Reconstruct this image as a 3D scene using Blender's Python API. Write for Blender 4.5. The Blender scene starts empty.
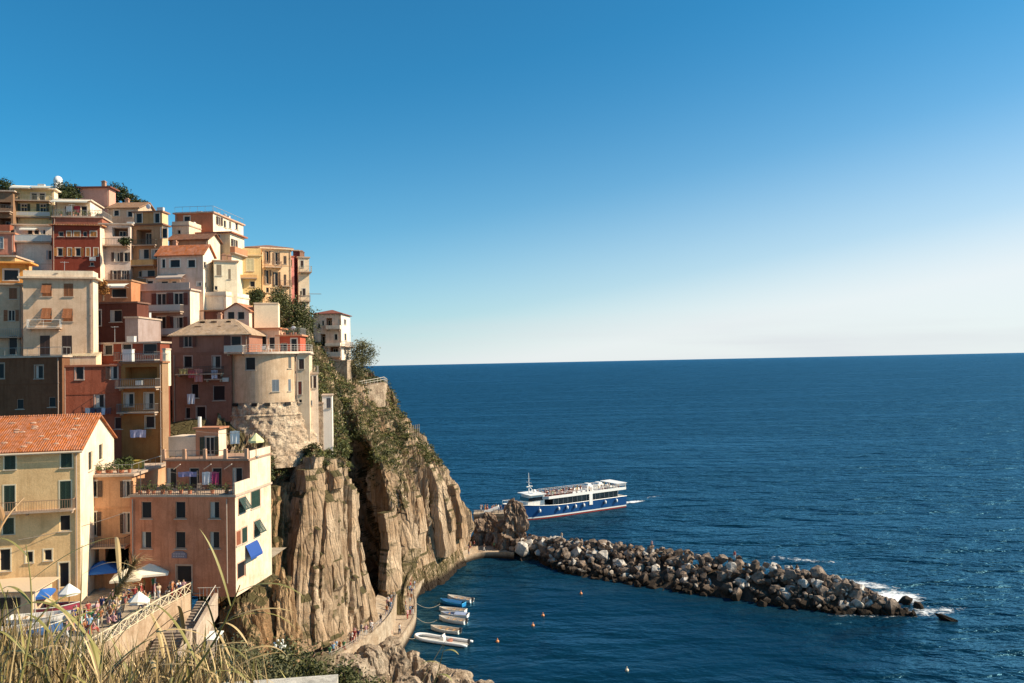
import bpy, math, random
from mathutils import Vector, Matrix, noise
random.seed(7)
R = random.Random(11)
C = bpy.context.scene.collection
sc = bpy.context.scene
rad = math.radians

# ------------------------------------------------------------------ camera
F = 800.0; CX, CY = 512.0, 341.5
pit = math.atan(20.9/F); rol = math.atan(0.0202)
CAM = Vector((0, 0, 45))
fw = Vector((0, math.cos(pit), math.sin(pit)))
u0 = Vector((0, -math.sin(pit), math.cos(pit)))
rt = Vector((1, 0, 0))*math.cos(rol) - u0*math.sin(rol)
up = u0*math.cos(rol) + Vector((1, 0, 0))*math.sin(rol)
cam_d = bpy.data.cameras.new('camera'); cam = bpy.data.objects.new('camera', cam_d); C.objects.link(cam)
m = Matrix((( rt.x, up.x, -fw.x, CAM.x), (rt.y, up.y, -fw.y, CAM.y), (rt.z, up.z, -fw.z, CAM.z), (0, 0, 0, 1)))
cam.matrix_world = m
cam_d.sensor_width = 36; cam_d.lens = 36*F/1024
cam_d.clip_start = 0.1; cam_d.clip_end = 120000
sc.camera = cam

def ray(px, py): return fw + rt*((px-CX)/F) - up*((py-CY)/F)
def P(px, py, Y):
    r = ray(px, py); return CAM + r*(Y/r.y)
def G(px, py, z=0.0):
    r = ray(px, py); return CAM + r*((z-CAM.z)/r.z)
def proj(p):
    v = Vector(p)-CAM; d = v.dot(fw)
    return CX+F*v.dot(rt)/d, CY-F*v.dot(up)/d

# ------------------------------------------------------------------ materials
MATS = {}
def nodes(name):
    m_ = bpy.data.materials.new(name); m_.use_nodes = True
    nt = m_.node_tree; b = nt.nodes['Principled BSDF']
    return m_, nt, b
def simple(name, col, rough=.6, metal=0, spec=.5):
    k = ('s', name)
    if k in MATS: return MATS[k]
    m_, nt, b = nodes(name)
    n = nt.nodes.new('ShaderNodeTexNoise'); n.inputs['Scale'].default_value = 6; n.inputs['Detail'].default_value = 5
    tc = nt.nodes.new('ShaderNodeTexCoord'); nt.links.new(tc.outputs['Object'], n.inputs['Vector'])
    mx = nt.nodes.new('ShaderNodeMix'); mx.data_type = 'RGBA'
    mx.inputs[6].default_value = (*[c*.82 for c in col], 1); mx.inputs[7].default_value = (*[min(1, c*1.12) for c in col], 1)
    nt.links.new(n.outputs['Fac'], mx.inputs[0]); nt.links.new(mx.outputs[2], b.inputs['Base Color'])
    b.inputs['Roughness'].default_value = rough; b.inputs['Metallic'].default_value = metal
    b.inputs['Specular IOR Level'].default_value = spec
    MATS[k] = m_; return m_
def plaster(col, wear=.5):
    k = ('p', col, wear)
    if k in MATS: return MATS[k]
    col = (min(.88, col[0]*1.06), col[1]*.96, col[2]*.93)
    m_, nt, b = nodes('plaster'); L = nt.links.new
    tc = nt.nodes.new('ShaderNodeTexCoord')
    def noi(sc_, det, mapping=None, r=.6):
        n = nt.nodes.new('ShaderNodeTexNoise'); n.inputs['Scale'].default_value = sc_; n.inputs['Detail'].default_value = det; n.inputs['Roughness'].default_value = r
        if mapping:
            mp = nt.nodes.new('ShaderNodeMapping'); mp.inputs['Scale'].default_value = mapping
            L(tc.outputs['Object'], mp.inputs[0]); L(mp.outputs[0], n.inputs['Vector'])
        else: L(tc.outputs['Object'], n.inputs['Vector'])
        return n
    def ramp(src, a, b_, c0, c1):
        r = nt.nodes.new('ShaderNodeMapRange'); r.inputs[1].default_value = a; r.inputs[2].default_value = b_; r.inputs[3].default_value = c0; r.inputs[4].default_value = c1
        L(src, r.inputs[0]); return r.outputs[0]
    n1 = noi(.55, 6, None, .7); n2 = noi(1.0, 5, (3.0, 3.0, .22)); n3 = noi(9, 4)
    dark = (col[0]*.6, col[1]*.52, col[2]*.45, 1)
    mx = nt.nodes.new('ShaderNodeMix'); mx.data_type = 'RGBA'
    mx.inputs[6].default_value = (*col, 1); mx.inputs[7].default_value = dark
    L(ramp(n1.outputs['Fac'], .42, .68, 0, wear), mx.inputs[0])
    mx2 = nt.nodes.new('ShaderNodeMix'); mx2.data_type = 'RGBA'
    L(mx.outputs[2], mx2.inputs[6]); mx2.inputs[7].default_value = dark
    L(ramp(n2.outputs['Fac'], .5, .72, 0, wear), mx2.inputs[0])
    mx3 = nt.nodes.new('ShaderNodeMix'); mx3.data_type = 'RGBA'; mx3.blend_type = 'MULTIPLY'; mx3.inputs[0].default_value = 1
    L(mx2.outputs[2], mx3.inputs[6])
    cb = nt.nodes.new('ShaderNodeCombineColor'); v = ramp(n3.outputs['Fac'], .3, .7, .88, 1.08)
    for i in range(3): L(v, cb.inputs[i])
    L(cb.outputs[0], mx3.inputs[7]); L(mx3.outputs[2], b.inputs['Base Color'])
    b.inputs['Roughness'].default_value = .9; b.inputs['Specular IOR Level'].default_value = .2
    bp = nt.nodes.new('ShaderNodeBump'); bp.inputs['Strength'].default_value = .35; bp.inputs['Distance'].default_value = .05
    L(n3.outputs['Fac'], bp.inputs['Height']); L(bp.outputs[0], b.inputs['Normal'])
    MATS[k] = m_; return m_
def tile(col):
    k = ('t', col)
    if k in MATS: return MATS[k]
    m_, nt, b = nodes('roof_tiles'); L = nt.links.new
    tc = nt.nodes.new('ShaderNodeTexCoord')
    v = nt.nodes.new('ShaderNodeTexVoronoi'); v.inputs['Scale'].default_value = 1
    mp = nt.nodes.new('ShaderNodeMapping'); mp.inputs['Scale'].default_value = (3.2, 2.4, 2.4)
    L(tc.outputs['Object'], mp.inputs[0]); L(mp.outputs[0], v.inputs['Vector'])
    n = nt.nodes.new('ShaderNodeTexNoise'); n.inputs['Scale'].default_value = 1.3; n.inputs['Detail'].default_value = 7; n.inputs['Roughness'].default_value = .7
    L(tc.outputs['Object'], n.inputs['Vector'])
    hs = nt.nodes.new('ShaderNodeHueSaturation'); hs.inputs['Color'].default_value = (*col, 1)
    sep = nt.nodes.new('ShaderNodeSeparateColor'); L(v.outputs['Color'], sep.inputs[0])
    r = nt.nodes.new('ShaderNodeMapRange'); r.inputs[3].default_value = .8; r.inputs[4].default_value = 1.15
    L(sep.outputs[0], r.inputs[0]); L(r.outputs[0], hs.inputs['Value'])
    r2 = nt.nodes.new('ShaderNodeMapRange'); r2.inputs[3].default_value = .88; r2.inputs[4].default_value = 1.1
    L(sep.outputs[1], r2.inputs[0]); L(r2.outputs[0], hs.inputs['Saturation'])
    mx = nt.nodes.new('ShaderNodeMix'); mx.data_type = 'RGBA'; mx.inputs[7].default_value = (.12, .09, .06, 1)
    r3 = nt.nodes.new('ShaderNodeMapRange'); r3.inputs[1].default_value = .5; r3.inputs[2].default_value = .8; r3.inputs[4].default_value = .5
    L(n.outputs['Fac'], r3.inputs[0]); L(r3.outputs[0], mx.inputs[0]); L(hs.outputs[0], mx.inputs[6]); L(mx.outputs[2], b.inputs['Base Color'])
    b.inputs['Roughness'].default_value = .9; b.inputs['Specular IOR Level'].default_value = .15
    w = nt.nodes.new('ShaderNodeTexWave'); w.inputs['Scale'].default_value = 1.4; w.bands_direction = 'X'; L(tc.outputs['Object'], w.inputs['Vector'])
    bp = nt.nodes.new('ShaderNodeBump'); bp.inputs['Strength'].default_value = .6; bp.inputs['Distance'].default_value = .08
    L(w.outputs['Fac'], bp.inputs['Height']); L(bp.outputs[0], b.inputs['Normal'])
    MATS[k] = m_; return m_
def leafmat(name, c1, c2, scale=.8):
    k = ('l', name)
    if k in MATS: return MATS[k]
    m_, nt, b = nodes(name); L = nt.links.new
    g = nt.nodes.new('ShaderNodeNewGeometry'); tc = nt.nodes.new('ShaderNodeTexCoord')
    n = nt.nodes.new('ShaderNodeTexNoise'); n.inputs['Scale'].default_value = scale; n.inputs['Detail'].default_value = 3
    L(tc.outputs['Object'], n.inputs['Vector'])
    ad = nt.nodes.new('ShaderNodeMath'); ad.operation = 'ADD'; L(n.outputs['Fac'], ad.inputs[0])
    ml = nt.nodes.new('ShaderNodeMath'); ml.operation = 'MULTIPLY_ADD'; L(g.outputs['Random Per Island'], ml.inputs[0]); ml.inputs[1].default_value = .9; ml.inputs[2].default_value = -.45
    L(ml.outputs[0], ad.inputs[1]); ad.use_clamp = True
    mx = nt.nodes.new('ShaderNodeMix'); mx.data_type = 'RGBA'; mx.inputs[6].default_value = (*c1, 1); mx.inputs[7].default_value = (*c2, 1)
    L(ad.outputs[0], mx.inputs[0]); L(mx.outputs[2], b.inputs['Base Color'])
    b.inputs['Roughness'].default_value = .6; b.inputs['Specular IOR Level'].default_value = .3
    MATS[k] = m_; return m_
def rockmat(name, c_lo, c_hi, c_stain, zs=.18, veg=0.0, bands=1.0, scale=1.0, bump=.9, wet=None):
    k = ('r', name)
    if k in MATS: return MATS[k]
    m_, nt, b = nodes(name); L = nt.links.new
    tc = nt.nodes.new('ShaderNodeTexCoord'); geo = nt.nodes.new('ShaderNodeNewGeometry')
    mp = nt.nodes.new('ShaderNodeMapping'); mp.inputs['Scale'].default_value = (scale, scale, scale*zs); mp.inputs['Rotation'].default_value = (0, rad(7), 0)
    L(tc.outputs['Object'], mp.inputs[0])
    def noi(s, d, vec, r=.65):
        n = nt.nodes.new('ShaderNodeTexNoise'); n.inputs['Scale'].default_value = s; n.inputs['Detail'].default_value = d; n.inputs['Roughness'].default_value = r
        L(vec, n.inputs['Vector']); return n
    n1 = noi(.35, 8, mp.outputs[0]); n2 = noi(1.6, 8, mp.outputs[0], .7); n3 = noi(.12*scale, 5, tc.outputs['Object']); n4 = noi(3.0*scale, 6, tc.outputs['Object'], .75)
    cr = nt.nodes.new('ShaderNodeValToRGB'); L(n1.outputs['Fac'], cr.inputs[0])
    e = cr.color_ramp.elements; e[0].position = .28; e[0].color = (*c_lo, 1); e[1].position = .58; e[1].color = (*c_hi, 1)
    mx = nt.nodes.new('ShaderNodeMix'); mx.data_type = 'RGBA'; L(cr.outputs[0], mx.inputs[6]); mx.inputs[7].default_value = (*c_stain, 1)
    mr = nt.nodes.new('ShaderNodeMapRange'); mr.inputs[1].default_value = .45; mr.inputs[2].default_value = .68; mr.inputs[4].default_value = .8; L(n3.outputs['Fac'], mr.inputs[0]); L(mr.outputs[0], mx.inputs[0])
    mu = nt.nodes.new('ShaderNodeMix'); mu.data_type = 'RGBA'; mu.blend_type = 'MULTIPLY'; mu.inputs[0].default_value = 1; L(mx.outputs[2], mu.inputs[6])
    m2 = nt.nodes.new('ShaderNodeMapRange'); m2.inputs[1].default_value = .3; m2.inputs[2].default_value = .65; m2.inputs[3].default_value = .55; m2.inputs[4].default_value = 1.2; L(n2.outputs['Fac'], m2.inputs[0])
    cb = nt.nodes.new('ShaderNodeCombineColor')
    for i in range(3): L(m2.outputs[0], cb.inputs[i])
    L(cb.outputs[0], mu.inputs[7]); out = mu.outputs[2]
    if veg > 0:
        sx = nt.nodes.new('ShaderNodeSeparateXYZ'); L(geo.outputs['Normal'], sx.inputs[0])
        ad = nt.nodes.new('ShaderNodeMath'); ad.operation = 'ADD'; L(sx.outputs[2], ad.inputs[0])
        nn = noi(.5, 6, tc.outputs['Object']); L(nn.outputs['Fac'], ad.inputs[1])
        vr = nt.nodes.new('ShaderNodeMapRange'); vr.inputs[1].default_value = .82; vr.inputs[2].default_value = 1.05; vr.inputs[4].default_value = veg; L(ad.outputs[0], vr.inputs[0])
        vx = nt.nodes.new('ShaderNodeMix'); vx.data_type = 'RGBA'; vx.inputs[7].default_value = (.09, .075, .03, 1); L(out, vx.inputs[6]); L(vr.outputs[0], vx.inputs[0]); out = vx.outputs[2]
    if wet is not None:
        sp = nt.nodes.new('ShaderNodeSeparateXYZ'); L(geo.outputs['Position'], sp.inputs[0])
        wr = nt.nodes.new('ShaderNodeMapRange'); wr.inputs[1].default_value = wet; wr.inputs[2].default_value = wet+.9; wr.inputs[3].default_value = 1; wr.inputs[4].default_value = 0; L(sp.outputs[2], wr.inputs[0])
        wx = nt.nodes.new('ShaderNodeMix'); wx.data_type = 'RGBA'; wx.inputs[7].default_value = (.035, .024, .016, 1); L(out, wx.inputs[6]); L(wr.outputs[0], wx.inputs[0]); out = wx.outputs[2]
    L(out, b.inputs['Base Color'])
    b.inputs['Roughness'].default_value = .92; b.inputs['Specular IOR Level'].default_value = .2
    add = nt.nodes.new('ShaderNodeMath'); add.operation = 'MULTIPLY_ADD'; L(n2.outputs['Fac'], add.inputs[0]); add.inputs[1].default_value = 1.2; L(n4.outputs['Fac'], add.inputs[2])
    if zs < .1:
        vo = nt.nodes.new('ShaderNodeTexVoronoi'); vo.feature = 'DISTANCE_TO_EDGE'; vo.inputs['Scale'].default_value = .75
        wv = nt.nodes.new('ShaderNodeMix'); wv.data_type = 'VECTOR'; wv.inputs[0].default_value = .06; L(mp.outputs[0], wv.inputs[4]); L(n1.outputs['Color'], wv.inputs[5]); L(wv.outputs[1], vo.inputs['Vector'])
        vr_ = nt.nodes.new('ShaderNodeMapRange'); vr_.inputs[1].default_value = 0; vr_.inputs[2].default_value = .09; vr_.inputs[3].default_value = -.7; vr_.inputs[4].default_value = 0; L(vo.outputs['Distance'], vr_.inputs[0])
        ad2 = nt.nodes.new('ShaderNodeMath'); ad2.operation = 'ADD'; L(add.outputs[0], ad2.inputs[0]); L(vr_.outputs[0], ad2.inputs[1]); add = ad2
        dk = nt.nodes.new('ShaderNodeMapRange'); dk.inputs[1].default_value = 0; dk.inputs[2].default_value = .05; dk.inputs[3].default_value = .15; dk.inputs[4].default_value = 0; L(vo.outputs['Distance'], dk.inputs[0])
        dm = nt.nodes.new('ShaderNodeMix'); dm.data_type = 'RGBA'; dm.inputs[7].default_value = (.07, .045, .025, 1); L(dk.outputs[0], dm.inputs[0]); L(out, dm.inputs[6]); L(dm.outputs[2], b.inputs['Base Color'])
    bp = nt.nodes.new('ShaderNodeBump'); bp.inputs['Strength'].default_value = bump; bp.inputs['Distance'].default_value = .5/scale; L(add.outputs[0], bp.inputs['Height']); L(bp.outputs[0], b.inputs['Normal'])
    MATS[k] = m_; return m_
def glass_dark():
    return simple('window_glass', (.016, .016, .018), .3, 0, .25)

# ------------------------------------------------------------------ mesh builder
class MB:
    def __init__(s): s.v = []; s.f = []; s.mi = []; s.cur = 0
    def add(s, vs, fs):
        o = len(s.v); s.v += [tuple(x) for x in vs]
        for f in fs: s.f.append(tuple(i+o for i in f)); s.mi.append(s.cur)
        return s
    def hexa(s, c8):   # bottom 4 then top 4
        return s.add(c8, [(0, 3, 2, 1), (4, 5, 6, 7), (0, 1, 5, 4), (1, 2, 6, 5), (2, 3, 7, 6), (3, 0, 4, 7)])
    def box(s, x0, y0, z0, x1, y1, z1):
        return s.hexa([(x0, y0, z0), (x1, y0, z0), (x1, y1, z0), (x0, y1, z0), (x0, y0, z1), (x1, y0, z1), (x1, y1, z1), (x0, y1, z1)])
    def quad(s, a, b, c, d): return s.add([a, b, c, d], [(0, 1, 2, 3)])
    def tri(s, a, b, c): return s.add([a, b, c], [(0, 1, 2)])
    def tube(s, pts, r, n=6, cap=True):
        pts = [Vector(p) for p in pts]; rs = r if isinstance(r, (list, tuple)) else [r]*len(pts)
        vs = []; 
        for i, p in enumerate(pts):
            d = (pts[min(i+1, len(pts)-1)] - pts[max(i-1, 0)]).normalized()
            a = d.cross(Vector((0, 0, 1)) if abs(d.z) < .9 else Vector((1, 0, 0))).normalized(); b = d.cross(a)
            for k in range(n):
                t = 2*math.pi*k/n; vs.append(p + (a*math.cos(t)+b*math.sin(t))*rs[i])
        fs = [(i*n+k, i*n+(k+1) % n, (i+1)*n+(k+1) % n, (i+1)*n+k) for i in range(len(pts)-1) for k in range(n)]
        if cap: fs += [tuple(range(n))[::-1], tuple((len(pts)-1)*n+k for k in range(n))]
        return s.add(vs, fs)
    def ball(s, c, r, seg=8, rings=6, jit=0, rnd=None):
        rx, ry, rz = r if isinstance(r, (tuple, list)) else (r, r, r)
        vs = []
        for i in range(rings+1):
            th = math.pi*i/rings
            for k in range(seg):
                ph = 2*math.pi*k/seg; j = 1+(rnd.uniform(-jit, jit) if jit else 0)
                vs.append((c[0]+rx*j*math.sin(th)*math.cos(ph), c[1]+ry*j*math.sin(th)*math.sin(ph), c[2]+rz*j*math.cos(th)))
        fs = [(i*seg+k, i*seg+(k+1) % seg, (i+1)*seg+(k+1) % seg, (i+1)*seg+k) for i in range(rings) for k in range(seg)]
        return s.add(vs, fs)
    def build(s, name, mats, parent=None, smooth=False):
        me = bpy.data.meshes.new(name); me.from_pydata(s.v, [], s.f)
        ml = mats if isinstance(mats, (list, tuple)) else [mats]
        for q in ml: me.materials.append(q)
        if len(ml) > 1: me.polygons.foreach_set('material_index', s.mi)
        if smooth: me.polygons.foreach_set('use_smooth', [True]*len(me.polygons))
        o = bpy.data.objects.new(name, me); C.objects.link(o)
        if parent is not None: o.parent = parent
        return o
USED = {}
def tag(o, label=None, cat=None, group=None, kind=None):
    if label: o['label'] = label
    if cat: o['category'] = cat
    if group: o['group'] = group
    if kind: o['kind'] = kind
    return o
def thing(name, loc, rz, label, cat, group=None):
    o = bpy.data.objects.new(name, None); C.objects.link(o); o.location = loc; o.rotation_euler = (0, 0, rz); o.empty_display_size = .5
    return tag(o, label, cat, group)
def copy_tree(o, parent=None):
    c = o.copy(); C.objects.link(c)
    if parent is not None: c.parent = parent
    for ch in list(o.children): copy_tree(ch, c)
    return c
def lerp(a, b, t): return a+(b-a)*t
def interp(xs, ys, x):
    if x <= xs[0]: return ys[0]
    for i in range(len(xs)-1):
        if x <= xs[i+1]: return lerp(ys[i], ys[i+1], (x-xs[i])/(xs[i+1]-xs[i]))
    return ys[-1]
def terr(Y): return interp([60, 86, 90, 96, 104, 112, 120, 130, 140, 150, 170, 230], [22.6, 22.6, 26, 29, 34, 37, 41, 47, 50, 50, 46, 34], Y)

# ------------------------------------------------------------------ world, sun
SUN_EL = 36.0; SUN_AZ = rad(91)      # azimuth clockwise from +Y (view direction) towards +X
sd = Vector((math.sin(SUN_AZ)*math.cos(rad(SUN_EL)), math.cos(SUN_AZ)*math.cos(rad(SUN_EL)), math.sin(rad(SUN_EL))))
w = bpy.data.worlds.new('World'); sc.world = w; w.use_nodes = True
nt = w.node_tree; bg = nt.nodes['Background']
sky = nt.nodes.new('ShaderNodeTexSky'); sky.sky_type = 'NISHITA'; sky.sun_disc = False
sky.sun_elevation = rad(SUN_EL); sky.sun_rotation = SUN_AZ
sky.altitude = 0; sky.air_density = 1.0; sky.dust_density = .6; sky.ozone_density = 2.5
# colour of the clear Mediterranean air: deeper blue overhead, milky near the horizon and towards the sun
tc = nt.nodes.new('ShaderNodeTexCoord')
sx = nt.nodes.new('ShaderNodeSeparateXYZ'); nt.links.new(tc.outputs['Generated'], sx.inputs[0])
hs = nt.nodes.new('ShaderNodeMix'); hs.data_type = 'RGBA'; hs.blend_type = 'MULTIPLY'; hs.inputs[0].default_value = 1; hs.inputs[7].default_value = (.17, .95, 1.20, 1)
nt.links.new(sky.outputs[0], hs.inputs[6])
# milky layer: grows towards the horizon and towards the sunny side
cx_ = nt.nodes.new('ShaderNodeClamp'); cx_.inputs[1].default_value = -.6; cx_.inputs[2].default_value = .62; nt.links.new(sx.outputs[0], cx_.inputs[0])
kx = nt.nodes.new('ShaderNodeMath'); kx.operation = 'MULTIPLY_ADD'; nt.links.new(cx_.outputs[0], kx.inputs[0]); kx.inputs[1].default_value = -.16; nt.links.new(sx.outputs[2], kx.inputs[2])
mk = nt.nodes.new('ShaderNodeValToRGB'); mk.color_ramp.interpolation = 'B_SPLINE'; nt.links.new(kx.outputs[0], mk.inputs[0])
e = mk.color_ramp.elements; e[0].position = 0; e[0].color = (.93, .93, .93, 1); e[1].position = .36; e[1].color = (0, 0, 0, 1)
q_ = mk.color_ramp.elements.new(.07); q_.color = (.46, .46, .46, 1); q_ = mk.color_ramp.elements.new(.19); q_.color = (.07, .07, .07, 1)
mk2 = nt.nodes.new('ShaderNodeMix'); mk2.data_type = 'RGBA'; mk2.inputs[7].default_value = (8.3, 8.3, 8.3, 1)
nt.links.new(mk.outputs[0], mk2.inputs[0]); nt.links.new(hs.outputs[2], mk2.inputs[6])
# thin low cloud bank near the horizon
mp = nt.nodes.new('ShaderNodeMapping'); mp.inputs['Scale'].default_value = (1.6, 1.6, 22)
cn = nt.nodes.new('ShaderNodeTexNoise'); cn.inputs['Scale'].default_value = 1.4; cn.inputs['Detail'].default_value = 6
nt.links.new(tc.outputs['Generated'], mp.inputs[0]); nt.links.new(mp.outputs[0], cn.inputs['Vector'])
hz = nt.nodes.new('ShaderNodeMapRange'); hz.inputs[1].default_value = .0; hz.inputs[2].default_value = .06; hz.inputs[3].default_value = 1; hz.inputs[4].default_value = 0
nt.links.new(sx.outputs[2], hz.inputs[0])
cr = nt.nodes.new('ShaderNodeMapRange'); cr.inputs[1].default_value = .44; cr.inputs[2].default_value = .62; nt.links.new(cn.outputs['Fac'], cr.inputs[0])
mu = nt.nodes.new('ShaderNodeMath'); mu.operation = 'MULTIPLY'; nt.links.new(hz.outputs[0], mu.inputs[0]); nt.links.new(cr.outputs[0], mu.inputs[1])
mu2 = nt.nodes.new('ShaderNodeMath'); mu2.operation = 'MULTIPLY'; nt.links.new(mu.outputs[0], mu2.inputs[0]); mu2.inputs[1].default_value = .7
mx = nt.nodes.new('ShaderNodeMix'); mx.data_type = 'RGBA'; mx.inputs[7].default_value = (6.2, 6.4, 6.8, 1)
nt.links.new(mu2.outputs[0], mx.inputs[0]); nt.links.new(mk2.outputs[2], mx.inputs[6]); nt.links.new(mx.outputs[2], bg.inputs[0])
bg.inputs[1].default_value = .071
sl = bpy.data.lights.new('sun', 'SUN'); sl.energy = 5.0; sl.angle = rad(.5); sl.color = (1, .85, .64)
so = bpy.data.objects.new('sun', sl); C.objects.link(so); so.rotation_euler = sd.to_track_quat('Z', 'Y').to_euler(); so.location = (100, -50, 120)
vs = sc.view_settings; sc.display_settings.display_device = 'sRGB'
vs.view_transform = 'Standard'; vs.look = 'None'; vs.exposure = .68; vs.gamma = 1; vs.use_curve_mapping = False
# ------------------------------------------------------------------ sea
def sea():
    m_, nt, b = nodes('sea_water'); L = nt.links.new
    tc = nt.nodes.new('ShaderNodeTexCoord')
    def noi(s, d, sc_=(1, 1, 1), rot=0, r=.6):
        mp = nt.nodes.new('ShaderNodeMapping'); mp.inputs['Scale'].default_value = sc_; mp.inputs['Rotation'].default_value = (0, 0, rot)
        L(tc.outputs['Object'], mp.inputs[0])
        n = nt.nodes.new('ShaderNodeTexNoise'); n.inputs['Scale'].default_value = s; n.inputs['Detail'].default_value = d; n.inputs['Roughness'].default_value = r; n.inputs['Distortion'].default_value = .3
        L(mp.outputs[0], n.inputs['Vector']); return n.outputs['Fac']
    w1 = noi(.06, 2, (1, 2.2, 1), rad(12), .4); w2 = noi(.25, 3, (1, 1.9, 1), rad(-14), .5); w3 = noi(.85, 3, (1, 1.6, 1), rad(10), .55)
    a = nt.nodes.new('ShaderNodeMath'); a.operation = 'MULTIPLY_ADD'; L(w1, a.inputs[0]); a.inputs[1].default_value = 3.2; L(w2, a.inputs[2])
    a2 = nt.nodes.new('ShaderNodeMath'); a2.operation = 'MULTIPLY_ADD'; L(w3, a2.inputs[0]); a2.inputs[1].default_value = .26; L(a.outputs[0], a2.inputs[2])
    bp = nt.nodes.new('ShaderNodeBump'); bp.inputs['Distance'].default_value = 1.75; L(a2.outputs[0], bp.inputs['Height'])
    # wind streaks: calmer and rougher bands
    st = noi(.004, 7, (1, 9, 1), rad(-4), .62)
    bs = nt.nodes.new('ShaderNodeMapRange'); bs.inputs[1].default_value = .36; bs.inputs[2].default_value = .52; bs.inputs[3].default_value = .55; bs.inputs[4].default_value = 1; L(st, bs.inputs[0]); 
    # the bay behind the breakwater is sheltered and calmer
    dn = nt.nodes.new('ShaderNodeVectorMath'); dn.operation = 'DISTANCE'; L(tc.outputs['Object'], dn.inputs[0]); dn.inputs[1].default_value = (12, 132, 0)
    dr = nt.nodes.new('ShaderNodeMapRange'); dr.inputs[1].default_value = 26; dr.inputs[2].default_value = 48; dr.inputs[3].default_value = .5; dr.inputs[4].default_value = 1; L(dn.outputs['Value'], dr.inputs[0])
    dm_ = nt.nodes.new('ShaderNodeMath'); dm_.operation = 'MULTIPLY'; L(bs.outputs[0], dm_.inputs[0]); L(dr.outputs[0], dm_.inputs[1]); L(dm_.outputs[0], bp.inputs['Strength'])
    mr = nt.nodes.new('ShaderNodeMapRange'); mr.inputs[1].default_value = .4; mr.inputs[2].default_value = .65; mr.inputs[3].default_value = .27; mr.inputs[4].default_value = .33; L(st, mr.inputs[0]); pass
    mx = nt.nodes.new('ShaderNodeMix'); mx.data_type = 'RGBA'; mx.inputs[6].default_value = (.0014, .017, .034, 1); mx.inputs[7].default_value = (.0018, .026, .050, 1)
    L(st, mx.inputs[0]); # body colour plus a blue-tinted sky reflection that levels off towards the horizon, as on a choppy sea
    df = nt.nodes.new('ShaderNodeBsdfDiffuse'); L(mx.outputs[2], df.inputs['Color']); L(bp.outputs[0], df.inputs['Normal'])
    gl = nt.nodes.new('ShaderNodeBsdfGlossy'); gl.inputs['Color'].default_value = (.25, .60, .82, 1); L(mr.outputs[0], gl.inputs['Roughness']); L(bp.outputs[0], gl.inputs['Normal'])
    fr = nt.nodes.new('ShaderNodeFresnel'); fr.inputs['IOR'].default_value = 1.33; L(bp.outputs[0], fr.inputs['Normal'])
    fm = nt.nodes.new('ShaderNodeMapRange'); fm.inputs[1].default_value = .02; fm.inputs[2].default_value = .7; fm.inputs[3].default_value = .02; fm.inputs[4].default_value = .62; L(fr.outputs[0], fm.inputs[0])
    ms = nt.nodes.new('ShaderNodeMixShader'); L(fm.outputs[0], ms.inputs[0]); L(df.outputs[0], ms.inputs[1]); L(gl.outputs[0], ms.inputs[2])
    L(ms.outputs[0], nt.nodes['Material Output'].inputs['Surface']); nt.nodes.remove(b)
    mb = MB(); S = 60000
    mb.quad((-S, -2000, 0), (S, -2000, 0), (S, S, 0), (-S, S, 0))
    tag(mb.build('sea', m_), kind='structure')
sea()

# ------------------------------------------------------------------ headland cliff
COLS = [
 [(215,690,86),(220,650,88),(225,600,90),(228,540,93),(232,490,97),(232,460,101),(225,440,106),(210,345,125),(200,275,145)],
 [(245,690,90),(248,655,92),(250,590,96),(252,530,100),(256,480,104),(256,455,107),(256,435,110),(240,345,128),(230,285,148)],
 [(285,690,98),(286,652,101),(288,580,105),(292,520,109),(297,475,111),(297,450,113),(290,432,116),(270,345,130),(260,300,150)],
 [(300,690,99),(302,648,101),(304,575,104),(308,510,107),(312,455,109),(312,448,113),(310,430,118),(288,345,132),(275,305,151)],
 [(340,680,105),(342,636,108),(340,570,111),(338,510,113),(338,452,115),(335,440,120),(325,400,126),(302,342,138),(287,305,152)],
 [(376,650,118),(373,612,121),(358,556,121),(353,510,121),(351,466,121),(345,440,128),(335,395,136),(312,340,148),(297,305,155)],
 [(385,640,144),(383,606,148),(364,552,153),(355,510,156),(350,474,157),(352,440,152),(338,390,154),(317,340,158),(306,312,162)],
 [(397,632,134),(394,594,139),(394,550,142),(391,510,143),(380,462,147),(365,430,154),(345,385,158),(325,348,166),(312,318,172)],
 [(420,606,152),(417,569,159),(414,530,160),(412,490,161),(403,452,165),(390,425,168),(358,384,170),(335,352,178),(318,330,184)],
 [(456,585,165),(452,554,171),(450,520,172),(442,485,174),(429,450,176),(412,425,177),(372,382,178),(345,358,186),(325,340,192)],
 [(476,575,180),(473,546,184),(470,515,184),(461,485,184),(445,458,184),(419,432,184),(388,380,182),(352,366,192),(332,352,200)],
 [(466,565,200),(464,540,205),(458,515,205),(447,485,205),(435,460,203),(412,428,200),(382,384,195),(350,372,205),(330,362,212)],
 [(390,560,225),(390,540,225),(385,515,225),(380,485,225),(372,460,222),(365,430,220),(352,400,215),(335,385,220),(320,375,225)],
]
def slab(a, seed):
    i = math.floor(a); h = noise.cell(Vector((i*1.7+seed, seed*3.1, .5))); f = a-i
    h2 = noise.cell(Vector(((i+1)*1.7+seed, seed*3.1, .5)))
    t = max(0, (f-.9)/.1); return lerp(h, h2, t*t*(3-2*t)), min(f, 1-f)
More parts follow.
